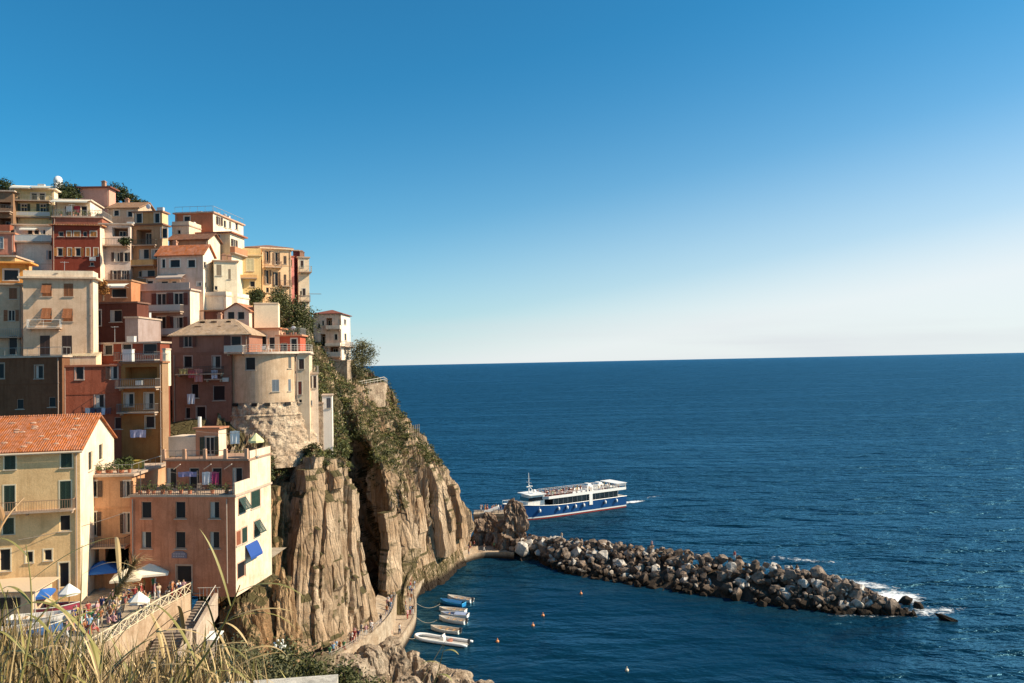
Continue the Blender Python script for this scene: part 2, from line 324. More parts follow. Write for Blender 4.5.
def cliff():
    nu, nv = 80, 20
    nc, nr = len(COLS), len(COLS[0])
    W = [[P(*c) for c in col] for col in COLS]
    NU, NV = (nc-1)*nu+1, (nr-1)*nv+1
    grid = []
    for i in range(NU):
        ci = min(i//nu, nc-2); s = (i-ci*nu)/nu
        row = []
        for j in range(NV):
            rj = min(j//nv, nr-2); t = (j-rj*nv)/nv
            a = W[ci][rj].lerp(W[ci][rj+1], t); b = W[ci+1][rj].lerp(W[ci+1][rj+1], t)
            row.append(a.lerp(b, s))
        grid.append(row)
    out = []; NRM = []
    # arc length along the base row for strata coordinate
    sl_ = [0]
    for i in range(1, NU): sl_.append(sl_[-1]+(grid[i][nv*2]-grid[i-1][nv*2]).length)
    for i in range(NU):
        for j in range(NV):
            p = grid[i][j]
            i0, i1, j0, j1 = max(i-14, 0), min(i+14, NU-1), max(j-3, 0), min(j+3, NV-1)
            n = (grid[i1][j]-grid[i0][j]).cross(grid[i][j1]-grid[i][j0]).normalized()
            rr = j/nv
            steep = interp([0, 3.7, 4.3, 5.5, 8], [1, 1, .45, .3, .25], rr)
            wp = noise.noise(Vector((p.x*.09, p.y*.09, p.z*.035)))*1.8 + noise.noise(Vector((p.x*.3, p.y*.3, p.z*.06)))*.35
            a = sl_[i] + .10*p.z + wp
            right = interp([5.8, 7], [0, 1], i/nu)   # the outer headland is blockier and less slabby
            left = interp([2.3, 3.2], [1, 0], i/nu)
            h1, e1 = slab(a/2.7, 3.0); h2, e2 = slab(a/.95+7, 9.0); h3, e3 = slab(a/.38+3, 5.0)
            # slabs break off at different heights
            brk = noise.cell(Vector((math.floor(a/2.7)*2.3, math.floor((p.z+6*noise.cell(Vector((math.floor(a/2.7), 4, 4))))/9), 2)))
            brk2 = noise.cell(Vector((math.floor(a/.95+7)*1.3, math.floor((p.z+5*noise.cell(Vector((math.floor(a/.95+7), 1, 4))))/4.5), 6)))
            d = (h1-.5)*3.0 + (h2-.5)*1.5 + (h3-.5)*.5 + (brk-.5)*1.1 + (brk2-.5)*.7
            if e1 < .1: d -= 2.4*(1-e1/.1)
            if e2 < .2: d -= .7*(1-e2/.2)
            d += .7*noise.noise(Vector((a*.3, p.z*.03, 7.1)))
            rough = noise.fractal(Vector((p.x*.6, p.y*.6, p.z*.22)), 1.0, 2.1, 5)
            flute = 0
            if right > 0:
                fa = a*.19+.02*p.z; fl_ = abs(noise.noise(Vector((fa, p.z*.03, 2.0)))); flute = (fl_-.28)*6.0 + (abs(noise.noise(Vector((a*.55, p.z*.06, 8.0))))-.25)*2.4
            dd = d*(1-.72*right)*(1-.45*left) + rough*(.16+.75*right+.45*left) + right*flute - .7
            lump = noise.fractal(p*.2, 1.0, 2.0, 4)*1.7 + (noise.cell(Vector((p.x*.22, p.y*.22, p.z*.3)))-.5)*1.0*(1 if rr > 4.2 else 0)
            foot = interp([1.0, 1.7], [.3, 1], rr) if i/nu > 5.6 else 1
            q = p + n*((dd*foot - (1-foot)*1.2)*steep + lump*(1-steep))
            out.append(q); NRM.append(n)
    fs = [(i*NV+j, (i+1)*NV+j, (i+1)*NV+j+1, i*NV+j+1) for i in range(NU-1) for j in range(NV-1)]
    mb = MB(); mb.v = [tuple(q) for q in out]; mb.f = fs; mb.mi = [0]*len(fs)
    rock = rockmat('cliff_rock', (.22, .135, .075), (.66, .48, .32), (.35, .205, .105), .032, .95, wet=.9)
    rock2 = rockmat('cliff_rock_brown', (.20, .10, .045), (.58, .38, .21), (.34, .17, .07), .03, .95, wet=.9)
    mb.mi = [1 if (i/nu+.35*noise.noise(Vector((i*.05, j*.03, 3))) < 2.75) and j/nv < 5 else 0 for i in range(NU-1) for j in range(NV-1)]
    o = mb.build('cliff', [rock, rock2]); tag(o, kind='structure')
    # upright rock slabs standing proud of the face, split by deep straight cracks
    rs = random.Random(31)
    mb = MB()
    def slabs(u0, u1, n_, w0, w1, d0, d1, v0r, v1r, mi, wob):
        for k in range(n_):
            u = u0+(u1-u0)*(k+rs.uniform(.1, .9))/n_; i = min(int(u*nu), NU-2)
            va, vb = rs.uniform(*v0r), rs.uniform(*v1r); w_ = rs.uniform(w0, w1); d_ = rs.uniform(d0, d1); mb.cur = mi
            ja, jb = int(va*nv), int(vb*nv); st = max(1, (jb-ja)//26); js = list(range(ja, jb, st)); m_ = len(js)
            if m_ < 4: continue
            tan = None; ring = []; lean = rs.uniform(-.05, .05); ph = rs.uniform(0, 50)
            for q, j in enumerate(js):
                p = grid[i][j]; n = NRM[i*NV+j]
                if tan is None: tan = Vector((0, 0, 1)).cross(n).normalized(); nh = Vector((n.x, n.y, 0)).normalized()
                t = q/(m_-1); ww = w_*(1-.35*t)*(1+.18*noise.cell(Vector((ph, math.floor(p.z/3.1), 1))))*.5
                off = tan*(lean*p.z*.4+wob*noise.noise(Vector((ph, p.z*.12, 0)))) 
                dep = d_*(1+.35*(noise.cell(Vector((ph+9, math.floor(p.z/4.3+ph), 2)))-.5)) + .25*noise.noise(Vector((ph, 5, p.z*.5)))
                if t > .93: dep *= .55
                c = p+off+nh*(-.2)
                e1, e2 = rs.uniform(-.07, .07), rs.uniform(-.07, .07)
                ring.append([c-tan*(ww+e1)-nh*1.6, c-tan*(ww+e1)+nh*(dep-.15), c-tan*ww*.7+nh*dep, c+tan*ww*.35+nh*(dep+.1), c+tan*(ww+e2)+nh*(dep-.3), c+tan*(ww+e2)-nh*1.6])
            vs = [x for r_ in ring for x in r_]; fs = [(a*6+b_, (a+1)*6+b_, (a+1)*6+b_+1, a*6+b_+1) for a in range(m_-1) for b_ in range(5)]
            fs.append(tuple((m_-1)*6+b_ for b_ in range(6))); mb.add(vs, fs)
    slabs(2.6, 5.0, 15, 1.9, 3.6, .5, 1.9, (.9, 1.0), (3.3, 4.05), 0, .5)
    slabs(2.6, 5.0, 13, .5, 1.2, 1.0, 2.3, (.9, 1.2), (2.3, 3.6), 0, .4)
    slabs(.8, 2.6, 26, .5, 1.5, .2, 1.1, (.9, 1.2), (3.3, 4.0), 1, .4)
    slabs(6.8, 9.8, 7, 2.5, 4.5, .2, 1.0, (1.0, 1.4), (2.9, 3.8), 0, 1.2)
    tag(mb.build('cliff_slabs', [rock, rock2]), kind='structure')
    return out, NU, NV, nu, nv
CL, NU, NV, nu_, nv_ = cliff()

def scrub(name, label, pred, n, size, mat_, leaves=26, seed=1, ls=.16):
    rnd = random.Random(seed); mb = MB(); cnt = 0; tries = 0
    while cnt < n and tries < n*60:
        tries += 1
        i = rnd.randrange(NU-1); j = rnd.randrange(NV-1)
        p = CL[i*NV+j]
        if not pred(i/nu_, j/nv_, p, rnd): continue
        cnt += 1
        s = size*rnd.uniform(.5, 1.5)
        for k in range(int(leaves*s/size)):
            th = rnd.uniform(0, 2*math.pi); rr = s*math.sqrt(rnd.random()); hh = s*.75*rnd.random()**.7*(1-.5*rr/s)
            c = Vector((p[0]+rr*math.cos(th), p[1]+rr*math.sin(th), p[2]-.1+hh))
            d1 = Vector((rnd.gauss(0, 1), rnd.gauss(0, 1), rnd.gauss(.3, .8))).normalized()*ls*rnd.uniform(.6, 1.5)
            d2 = Vector((rnd.gauss(0, 1), rnd.gauss(0, 1), rnd.gauss(0, 1))).normalized()*ls*.6
            mb.quad(c-d1-d2*.3, c-d2, c+d1, c+d2)
    o = mb.build(name, mat_); tag(o, label, 'scrub', kind='stuff'); return o
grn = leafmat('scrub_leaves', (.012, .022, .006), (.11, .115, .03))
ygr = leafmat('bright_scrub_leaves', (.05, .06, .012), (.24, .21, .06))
dry = leafmat('dry_scrub', (.07, .045, .02), (.26, .18, .085))
def px_of(p): return proj(p)
def pr_top(u, v, p, r):
    if v < 4.05: 
        return v > 3.5 and noise.noise(Vector(p)*.22) > .12 and u > 3
    if u < 2.2: return v < 5.2
    return noise.noise(Vector(p)*.16) > -.35 and (v > 4.0)
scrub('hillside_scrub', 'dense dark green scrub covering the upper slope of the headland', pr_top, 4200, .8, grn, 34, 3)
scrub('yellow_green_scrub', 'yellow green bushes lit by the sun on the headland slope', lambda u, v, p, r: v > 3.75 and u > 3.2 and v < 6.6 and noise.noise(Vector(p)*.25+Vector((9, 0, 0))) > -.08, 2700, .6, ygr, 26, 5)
scrub('dry_grass_patches', 'dry brown grass and dead scrub among the green headland bushes', lambda u, v, p, r: v > 3.85 and v < 8 and noise.noise(Vector(p)*.3+Vector((0, 5, 0))) > .05 and (u > 2.6 or v < 5.2), 2300, .45, dry, 26, 6, .13)
scrub('ledge_plants', 'small green plants growing from ledges in the cliff face', lambda u, v, p, r: 1.2 < v < 3.9 and noise.noise(Vector(p)*.5+Vector((0, 0, 5))) > .38, 170, .32, grn, 22, 8, .12)

# ------------------------------------------------------------------ village hill (mostly hidden by the houses)
def village_hill():
    mb = MB(); nx, ny = 50, 60
    vs = []
    for j in range(ny+1):
        Y = 84+j*(170-84)/ny
        x1 = interp([84, 92, 104, 112, 125, 150, 170], [-33, -36, -41, -43, -46, -47, -48], Y)
        for i in range(nx+1):
            X = lerp(-150, x1, i/nx)
            vs.append((X, Y, terr(Y)+noise.fractal(Vector((X*.12, Y*.12, 0)), 1, 2, 4)*1.2 - max(0, (Y-150))*.35))
    fs = [(j*(nx+1)+i, j*(nx+1)+i+1, (j+1)*(nx+1)+i+1, (j+1)*(nx+1)+i) for j in range(ny) for i in range(nx)]
    mb.add(vs, fs); tag(mb.build('hillside', MATS[('r', 'cliff_rock')], None, True), kind='structure')
village_hill()
# ------------------------------------------------------------------ buildings
CREAM = (.74, .60, .40); PALE = (.78, .68, .50); YEL = (.66, .47, .20); YEL2 = (.72, .56, .26); SALM = (.60, .27, .16); PINK = (.56, .23, .13)
RED = (.38, .10, .05); DRED = (.20, .055, .035); WHITE = (.80, .74, .62); GREY = (.52, .42, .32); LILAC = (.38, .28, .23); OCH = (.48, .26, .08); ORANGE = (.66, .33, .10)
BEIGE = (.60, .46, .30); BROWN = (.24, .14, .08); PURP = (.30, .15, .105); STONE = (.30, .22, .15); ROSE = (.62, .20, .16)
T_RED = (.50, .17, .065); T_BR = (.30, .17, .10); T_DK = (.20, .095, .06)
SH_BR = (.28, .10, .035); SH_GR = (.02, .045, .03); SH_DK = (.05, .025, .018); SH_BL = (.18, .21, .24); SH_OR = (.45, .18, .04); SH_TAN = (.30, .22, .14)
def paint(col): return simple('paint_%d_%d_%d' % tuple(int(c*99) for c in col), col, .55)
TRIM = (.62, .54, .44)
class Wall:
    """frame for one wall: a along the wall, z up, o outward"""
    def __init__(s, org, ax, nrm): s.o = Vector(org); s.a = Vector(ax); s.n = Vector(nrm)
    def p(s, a, z, o=0): return s.o + s.a*a + Vector((0, 0, 1))*z + s.n*o
    def box(s, mb, a0, z0, o0, a1, z1, o1):
        mb.hexa([s.p(a0, z0, o0), s.p(a1, z0, o0), s.p(a1, z0, o1), s.p(a0, z0, o1), s.p(a0, z1, o0), s.p(a1, z1, o0), s.p(a1, z1, o1), s.p(a0, z1, o1)])
def wall_holes(mb, W, a0, a1, z0, z1, holes, depth=.2):
    hs_ = []
    for h in holes:
        h = (max(h[0], a0+.05), max(h[1], z0+.05), min(h[2], a1-.05), min(h[3], z1-.05), h[4])
        if h[2]-h[0] > .1 and h[3]-h[1] > .1: hs_.append(h)
    xs = sorted({a0, a1, *[h[0] for h in hs_], *[h[2] for h in hs_]}); zs = sorted({z0, z1, *[h[1] for h in hs_], *[h[3] for h in hs_]})
    for i in range(len(xs)-1):
        for j in range(len(zs)-1):
            xm, zm = (xs[i]+xs[i+1])/2, (zs[j]+zs[j+1])/2
            if any(h[0] < xm < h[2] and h[1] < zm < h[3] for h in hs_): continue
            mb.quad(W.p(xs[i], zs[j]), W.p(xs[i+1], zs[j]), W.p(xs[i+1], zs[j+1]), W.p(xs[i], zs[j+1]))
    for h in hs_:
        d = -h[4]
        mb.quad(W.p(h[0], h[1]), W.p(h[2], h[1]), W.p(h[2], h[1], d), W.p(h[0], h[1], d))
        mb.quad(W.p(h[0], h[3]), W.p(h[2], h[3]), W.p(h[2], h[3], d), W.p(h[0], h[3], d))
        mb.quad(W.p(h[0], h[1]), W.p(h[0], h[3]), W.p(h[0], h[3], d), W.p(h[0], h[1], d))
        mb.quad(W.p(h[2], h[1]), W.p(h[2], h[3]), W.p(h[2], h[3], d), W.p(h[2], h[1], d))
def shutter_mesh(W, a0, a1, z0, z1, o, tilt=0, swing=0, hinge=0):
    """louvred leaf; tilt pushes the bottom outwards, swing opens it about a vertical hinge"""
    mb = MB(); w_ = a1-a0; h = z1-z0; fr = min(.07, w_*.16)
    def q(a, z, oo):
        aa, ot = a, o+oo
        if swing:
            ha = a0 if hinge == 0 else a1; r = (a-ha); aa = ha + r*math.cos(swing); ot = o + abs(r)*math.sin(swing) + oo
        if tilt: ot += (z1-z)*math.sin(tilt); z = z1-(z1-z)*math.cos(tilt)
        return W.p(aa, z, ot)
    def bx(b0, y0, b1, y1, t0=0, t1=.04):
        mb.hexa([q(b0, y0, t0), q(b1, y0, t0), q(b1, y0, t1), q(b0, y0, t1), q(b0, y1, t0), q(b1, y1, t0), q(b1, y1, t1), q(b0, y1, t1)])
    bx(a0, z0, a0+fr, z1); bx(a1-fr, z0, a1, z1); bx(a0+fr, z0, a1-fr, z0+fr); bx(a0+fr, z1-fr, a1-fr, z1); bx(a0+fr, z0+h*.5-.03, a1-fr, z0+h*.5+.03)
    n = max(4, int(h/.14))
    for k in range(n):
        z = z0+fr+(h-2*fr)*(k+.5)/n; s = (h-2*fr)/n*.42
        mb.hexa([q(a0+fr, z-s, .004), q(a1-fr, z-s, .004), q(a1-fr, z-s, .018), q(a0+fr, z-s, .018), q(a0+fr, z+s, .018), q(a1-fr, z+s, .018), q(a1-fr, z+s, .03), q(a0+fr, z+s, .03)])
    return mb
WR = random.Random(5)
def window(root, W, a, z, w_, h, ty, shc=SH_DK, trim=TRIM, sill=True, depth=.2, floor0=None):
    """builds one window part with its sub-parts; returns the hole in the wall"""
    a0, a1, z0, z1 = a-w_/2, a+w_/2, z-h/2, z+h/2
    if ty == 'v': return (a0, z0, a1, z1, depth)
    base = 'window'
    if ty in 'DFG': base = 'door' if ty == 'D' else 'window'
    fr = MB(); f = min(.07, w_*.1)
    d = -(depth-.05)
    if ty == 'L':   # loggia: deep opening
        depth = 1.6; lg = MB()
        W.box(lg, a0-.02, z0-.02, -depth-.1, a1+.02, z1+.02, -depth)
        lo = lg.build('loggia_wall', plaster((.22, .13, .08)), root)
        n = max(1, int(w_/1.6))
        for k in range(n):
            c = a0+w_*(k+.5)/n
            o_ = MB(); W.box(o_, c-.5, z0, -depth, c+.5, min(z1-.3, z0+2.1), -depth+.06); fo = o_.build('window', paint(TRIM), lo)
            g = MB(); W.box(g, c-.42, z0+.05, -depth+.065, c-.04, min(z1-.4, z0+2), -depth+.075); W.box(g, c+.04, z0+.05, -depth+.065, c+.42, min(z1-.4, z0+2), -depth+.075); g.build('pane', glass_dark(), lo)
        return (a0, z0, a1, z1, depth)
    for (b0, y0, b1, y1) in ((a0, z0, a0+f, z1), (a1-f, z0, a1, z1), (a0+f, z0, a1-f, z0+f), (a0+f, z1-f, a1-f, z1)):
        W.box(fr, b0, y0, d, b1, y1, d+.07)
    if w_ > .7 and ty not in 'dtlrD':
        W.box(fr, a-f*.6, z0+f, d, a+f*.6, z1-f, d+.065)
    if ty in 'tW' or (trim is not None and ty not in 'd'):
        t = .12
        for (b0, y0, b1, y1) in ((a0-t, z0-.02, a0, z1+t), (a1, z0-.02, a1+t, z1+t), (a0, z1, a1, z1+t)):
            W.box(fr, b0, y0, -.01, b1, y1, .025)
    wo = fr.build(base, paint(trim or TRIM), root)
    g = MB(); W.box(g, a0+.01, z0+.01, d-.03, a1-.01, z1-.01, d+.02); g.build('pane', glass_dark(), wo)
    if ty not in 'Dc' and WR.random() < .3 and w_ > .6:
        cu = MB(); W.box(cu, a0+.06, z0+.06, d+.021, a0+.06+w_*WR.choice([.3, .42]), z1-.06, d+.03); cu.build('curtain', paint((.46, .42, .36)), wo)
    if sill and ty not in 'D':
        s = MB(); W.box(s, a0-.14, z0-.09, -.02, a1+.14, z0-.02, .12); s.build('sill', paint((.5, .43, .34)), wo)
    sm = paint(shc)
    if ty == 'c':
        for q in (0, 1):
            b0 = a0+.01 if q == 0 else a; b1 = a-.005 if q == 0 else a1-.01
            shutter_mesh(W, b0, b1, z0+.01, z1-.01, -.03).build('shutter', sm, wo)
    elif ty == 'h':
        shutter_mesh(W, a0+.01, a-.005, z0+.01, z1-.01, -.03).build('shutter', sm, wo)
        shutter_mesh(W, a+.005, a1-.01, z0+.01, z1-.01, -.03, 0, rad(75), 1).build('shutter', sm, wo)
    elif ty == 'p':
        for q in (0, 1):
            b0 = a0+.01 if q == 0 else a; b1 = a-.005 if q == 0 else a1-.01
            shutter_mesh(W, b0, b1, z0+.01, z0+h*.46, .0, rad(-0), 0).build('shutter', sm, wo)
            shutter_mesh(W, b0, b1, z0+h*.1, z1-.01, -.0, rad(32), 0).build('shutter', sm, wo)
    elif ty in 'oF':
        sw = w_/2
        shutter_mesh(W, a0-sw-.06, a0-.06, z0, z1, .03, 0, rad(WR.uniform(2, 16)), 1).build('shutter', sm, wo)
        shutter_mesh(W, a1+.06, a1+sw+.06, z0, z1, .03, 0, rad(WR.uniform(2, 16)), 0).build('shutter', sm, wo)
    elif ty == 'l':
        shutter_mesh(W, a0-w_*.6-.05, a0-.05, z0, z1, .03, 0, rad(8), 1).build('shutter', sm, wo)
    elif ty == 'r':
        shutter_mesh(W, a1+.05, a1+w_*.6+.05, z0, z1, .03, 0, rad(8), 0).build('shutter', sm, wo)
    return (a0, z0, a1, z1, depth)
def railing(root, W, a0, a1, z, o, h=1.0, kind='bars', col=(.05, .045, .04), ends=True, od=0):
    mb = MB()
    if kind == 'solid':
        W.box(mb, a0, z, o-.12, a1, z+h, o)
        if ends: W.box(mb, a0, z, od, a0+.12, z+h, o-.12); W.box(mb, a1-.12, z, od, a1, z+h, o-.12)
        return mb.build('parapet', plaster(col), root)
    if kind == 'glass':
        W.box(mb, a0, z+.1, o-.03, a1, z+h-.05, o-.02); mb.build('railing_pane', simple('milky_glass', (.5, .47, .42), .2), root); mb = MB()
    t = .025
    W.box(mb, a0, z+h-.05, o-.05, a1, z+h, o); W.box(mb, a0, z+.08, o-.045, a1, z+.12, o-.01)
    n = max(2, int((a1-a0)/(.22 if kind == 'bars' else 1.3)))
    for k in range(n+1):
        a = lerp(a0+.02, a1-.02, k/n); W.box(mb, a-t*.6, z, o-.04, a+t*.6, z+h, o-.015)
    if ends and o-od > .3:
        for a in (a0, a1-.04):
            W.box(mb, a, z+h-.05, od, a+.04, z+h, o)
            m_ = max(2, int((o-od)/.25))
            for k in range(m_): oo = lerp(od, o, k/m_); W.box(mb, a, z, oo, a+.03, z+h, oo+.025)
    return mb.build('railing', paint(col), root)

BL = {}
def building(key, label, x0, x1, yt, Y, yaw=0, xs=None, D=9, col=CREAM, roof='flat', rh=1.6, rc=T_BR, win=(), swin=(), balc=(), sbalc=(), yb=None, zb=None,
             shc=SH_DK, trim=TRIM, par=0, cornice=None, cat='house', name='town_house', chim=0, band=(), over=.35, group=None, pipe=(), roofthings=1, sidecol=None, wear=.5):
    if 3 < yaw < 10: yaw = 6+yaw*1.25
    ya = rad(yaw); u = Vector((math.cos(ya), math.sin(ya), 0)); n = Vector((math.sin(ya), -math.cos(ya), 0)); d_ = -n
    A = P(x1, yt, Y)
    def hit(px, py, org, nr):
        r = ray(px, py); t = (org-CAM).dot(nr)/r.dot(nr); return CAM+r*t
    Wd = -(hit(x0, yt, A, n)-A).dot(u)
    if xs is not None: D = (hit(xs, yt, A, u)-A).dot(d_)
    D = max(1.5, min(D, 30))
    base = zb if zb is not None else (hit(x1, yb, A, n).z if yb is not None else terr(Y+D*.3)-1.5)
    zt = A.z-base
    cen = A - u*(Wd/2) + d_*(D/2)
    root = thing(name, (cen.x, cen.y, base), ya, label, cat, group)
    front = Wall((0, -D/2, 0), (1, 0, 0), (0, -1, 0)); right = Wall((Wd/2, 0, 0), (0, 1, 0), (1, 0, 0))
    left = Wall((-Wd/2, 0, 0), (0, 1, 0), (-1, 0, 0)); back = Wall((0, D/2, 0), (1, 0, 0), (0, 1, 0))
    def fl(px, py):
        h = hit(px, py, A, n); return (h-A).dot(u)+Wd/2, h.z-base
    def sl__(px, py):
        h = hit(px, py, A, u); return (h-A).dot(d_)-D/2, h.z-base
    info = dict(root=root, front=front, right=right, fl=fl, sl=sl__, W=Wd, D=D, base=base, zt=zt, A=A, u=u, n=n); BL[key] = info
    holes = []
    for wv in win:
        ty, px, py, pw, ph = wv[:5]; sc_ = wv[5] if len(wv) > 5 else shc
        a, z = fl(px, py); a2, _ = fl(px+pw/2, py); a1, _ = fl(px-pw/2, py); _, z1 = fl(px, py+ph/2); _, z2 = fl(px, py-ph/2)
        holes.append(window(root, front, a, z, a2-a1, z2-z1, ty, sc_, trim))
    sholes = []
    for wv in swin:
        ty, px, py, pw, ph = wv[:5]; sc_ = wv[5] if len(wv) > 5 else shc
        a, z = sl__(px, py); a2, _ = sl__(px+pw/2, py); a1, _ = sl__(px-pw/2, py); _, z1 = sl__(px, py+ph/2); _, z2 = sl__(px, py-ph/2)
        sholes.append(window(root, right, a, z, min(abs(a2-a1), 2.2), z2-z1, ty, sc_, trim))
    wl = MB()
    wall_holes(wl, front, -Wd/2, Wd/2, 0, zt, holes)
    if sidecol is None: wall_holes(wl, right, -D/2, D/2, 0, zt, sholes)
    wl.quad(left.p(-D/2, 0), left.p(D/2, 0), left.p(D/2, zt), left.p(-D/2, zt))
    wl.quad(back.p(-Wd/2, 0), back.p(Wd/2, 0), back.p(Wd/2, zt), back.p(-Wd/2, zt))
    if roof == 'gable':
        for x in (-Wd/2, Wd/2):
            if x > 0 and sidecol is not None: continue
            wl.tri((x, -D/2, zt), (x, D/2, zt), (x, 0, zt+rh))
    if roof == 'gableF':
        for y in (-D/2, D/2): wl.tri((-Wd/2, y, zt), (Wd/2, y, zt), (0, y, zt+rh))
    wl.build('wall', plaster(col, wear), root)
    if sidecol is not None:
        w2 = MB(); wall_holes(w2, right, -D/2, D/2, 0, zt, sholes)
        if roof == 'gable': w2.tri((Wd/2, -D/2, zt), (Wd/2, D/2, zt), (Wd/2, 0, zt+rh))
        w2.build('side_wall', plaster(sidecol, wear), root)
    # roof
    rb = MB(); o = over; th = .16
    def slabq(a, b, c, d):
        a, b, c, d = map(Vector, (a, b, c, d)); nn = (b-a).cross(c-a).normalized()
        if nn.z < 0: nn = -nn
        rb.hexa([a, b, c, d, a+nn*th, b+nn*th, c+nn*th, d+nn*th])
    hw, hd = Wd/2, D/2
    if roof == 'gable':
        e = o*rh/hd
        slabq((-hw-o, -hd-o, zt-e+.02), (hw+o, -hd-o, zt-e+.02), (hw+o, 0, zt+rh+.02), (-hw-o, 0, zt+rh+.02))
        slabq((-hw-o, 0.002, zt+rh+.02), (hw+o, 0.002, zt+rh+.02), (hw+o, hd+o, zt-e+.02), (-hw-o, hd+o, zt-e+.02))
        rb.build('roof', tile(rc), root)
    elif roof == 'gableF':
        e = o*rh/hw
        slabq((-hw-o, -hd-o, zt-e+.02), (0, -hd-o, zt+rh+.02), (0, hd+o, zt+rh+.02), (-hw-o, hd+o, zt-e+.02))
        slabq((0.002, -hd-o, zt+rh+.02), (hw+o, -hd-o, zt-e+.02), (hw+o, hd+o, zt-e+.02), (0.002, hd+o, zt+rh+.02))
        rb.build('roof', tile(rc), root)
    elif roof == 'hip':
        e = .0; r = max(.2, hw-hd) if hw > hd else .2
        v = [(-hw-o, -hd-o, zt), (hw+o, -hd-o, zt), (hw+o, hd+o, zt), (-hw-o, hd+o, zt)]
        t2 = [(x, y, z+.14) for x, y, z in v]
        rb.add(v+t2, [(0, 3, 2, 1), (0, 1, 5, 4), (1, 2, 6, 5), (2, 3, 7, 6), (3, 0, 4, 7)])
        rb.add(t2+[(-r, 0, zt+rh), (r, 0, zt+rh)], [(0, 1, 5, 4), (1, 2, 5), (2, 3, 4, 5), (3, 0, 4)])
        rb.build('roof', tile(rc), root)
    elif roof == 'shed':   # low towards the front
        slabq((-hw-o, -hd-o, zt-.0), (hw+o, -hd-o, zt-.0), (hw+o, hd+o, zt+rh), (-hw-o, hd+o, zt+rh))
        rb.build('roof', tile(rc), root)
        fb = MB(); fb.add([(-hw, -hd, zt), (-hw, hd, zt), (-hw, hd, zt+rh), (hw, -hd, zt), (hw, hd, zt), (hw, hd, zt+rh)], [(0, 1, 2), (3, 4, 5), (1, 4, 5, 2)]); fb.build('gable_wall', plaster(col, wear), root)
    else:
        cc = cornice or (.5, .42, .33)
        rb.box(-hw-o, -hd-o, zt, hw+o, hd+o, zt+.22)
        ro = rb.build('roof', plaster(cc), root)
        if par > 0:
            p_ = MB(); t = .18
            p_.box(-hw, -hd, zt+.22, hw, -hd+t, zt+.22+par); p_.box(-hw, hd-t, zt+.22, hw, hd, zt+.22+par)
            p_.box(-hw, -hd+t, zt+.22, -hw+t, hd-t, zt+.22+par); p_.box(hw-t, -hd+t, zt+.22, hw, hd-t, zt+.22+par)
            p_.build('parapet', plaster(col if sidecol is None else sidecol, wear), root)
        elif par < 0:
            for (W_, a0, a1, oo) in ((front, -hw, hw, .1), (right, -hd, hd, .1)): railing(root, W_, a0, a1, zt+.22, oo, 1.0, 'bars' if par == -1 else 'posts', (.3, .28, .25), False)
        if roofthings:
            rr = random.Random(hash(key) % 1000 if False else sum(map(ord, key)))
            for _ in range(roofthings):
                k_ = MB(); x, y = rr.uniform(-hw*.7, hw*.7), rr.uniform(-hd*.5, hd*.7); z = zt+.22
                kind = rr.random()
                if kind < .35:
                    k_.box(x-.3, y-.3, z, x+.3, y+.3, z+1.1); k_.box(x-.38, y-.38, z+1.1, x+.38, y+.38, z+1.2); k_.box(x-.2, y-.2, z+1.2, x+.2, y+.2, z+1.35); k_.build('chimney', plaster((.4, .25, .17)), root)
                elif kind < .6:
                    k_.tube([(x, y, z), (x, y, z+2.2)], .025, 5); k_.tube([(x-.5, y, z+2.1), (x+.5, y, z+2.1)], .02, 4)
                    for q in range(5): k_.tube([(x-.4+q*.2, y-.25, z+2.1), (x-.4+q*.2, y+.25, z+2.1)], .015, 4)
                    k_.build('antenna', paint((.4, .4, .4)), root)
                elif kind < .8:
                    k_.box(x-.5, y-.3, z, x+.5, y+.3, z+.75); k_.box(x-.52, y-.32, z+.75, x+.52, y+.32, z+.8); k_.build('roof_cabinet', paint((.6, .58, .54)), root)
                else:
                    k_.ball((x, y-.1, z+1.0), (.42, .1, .42), 10, 6); k_.tube([(x, y, z), (x, y, z+1.0)], .03, 5); k_.build('satellite_dish', paint((.6, .6, .6)), root)
    if chim and roof in ('gable', 'hip', 'gableF', 'shed'):
        rr = random.Random(len(key)*7+int(x0))
        for k in range(chim):
            x = rr.uniform(-hw*.6, hw*.6); y = rr.uniform(-.3, hd*.5); zz = zt+rh*.4; k_ = MB()
            k_.box(x-.28, y-.28, zz, x+.28, y+.28, zt+rh+.7); k_.box(x-.36, y-.36, zt+rh+.7, x+.36, y+.36, zt+rh+.8); k_.box(x-.2, y-.2, zt+rh+.8, x+.2, y+.2, zt+rh+1.0)
            k_.build('chimney', plaster((.5, .3, .2)), root)
    for (W_, conv, bl_) in ((front, fl, balc), (right, sl__, sbalc)):
        for bb in bl_:
            bx0, bx1, by, pr, kd = bb[:5]; cc = bb[5] if len(bb) > 5 else (.06, .05, .045); hh = bb[6] if len(bb) > 6 else 1.0
            a0, z = conv(bx0, by); a1, _ = conv(bx1, by)
            if a1 < a0: a0, a1 = a1, a0
            if W_ is right: a0, a1 = max(a0, -D/2), min(a1, D/2)
            k_ = MB(); W_.box(k_, a0, z-.16, -.05, a1, z, pr)
            n_ = max(2, int((a1-a0)/2.2))
            for q in range(n_): aa = lerp(a0+.2, a1-.3, q/(n_-1)); W_.box(k_, aa, z-.42, .0, aa+.12, z-.16, pr*.6)
            bo = k_.build('balcony', plaster((.46, .37, .28)), root)
            railing(bo, W_, a0, a1, z, pr, hh, kd, cc, True, 0)
    for (bx0, bx1, by0, by1, cc) in band:
        a0, z1 = fl(bx0, by0); a1, z0 = fl(bx1, by1); k_ = MB(); front.box(k_, a0, z0, -.02, a1, z1, .05); k_.build('wall_band', plaster(cc), root)
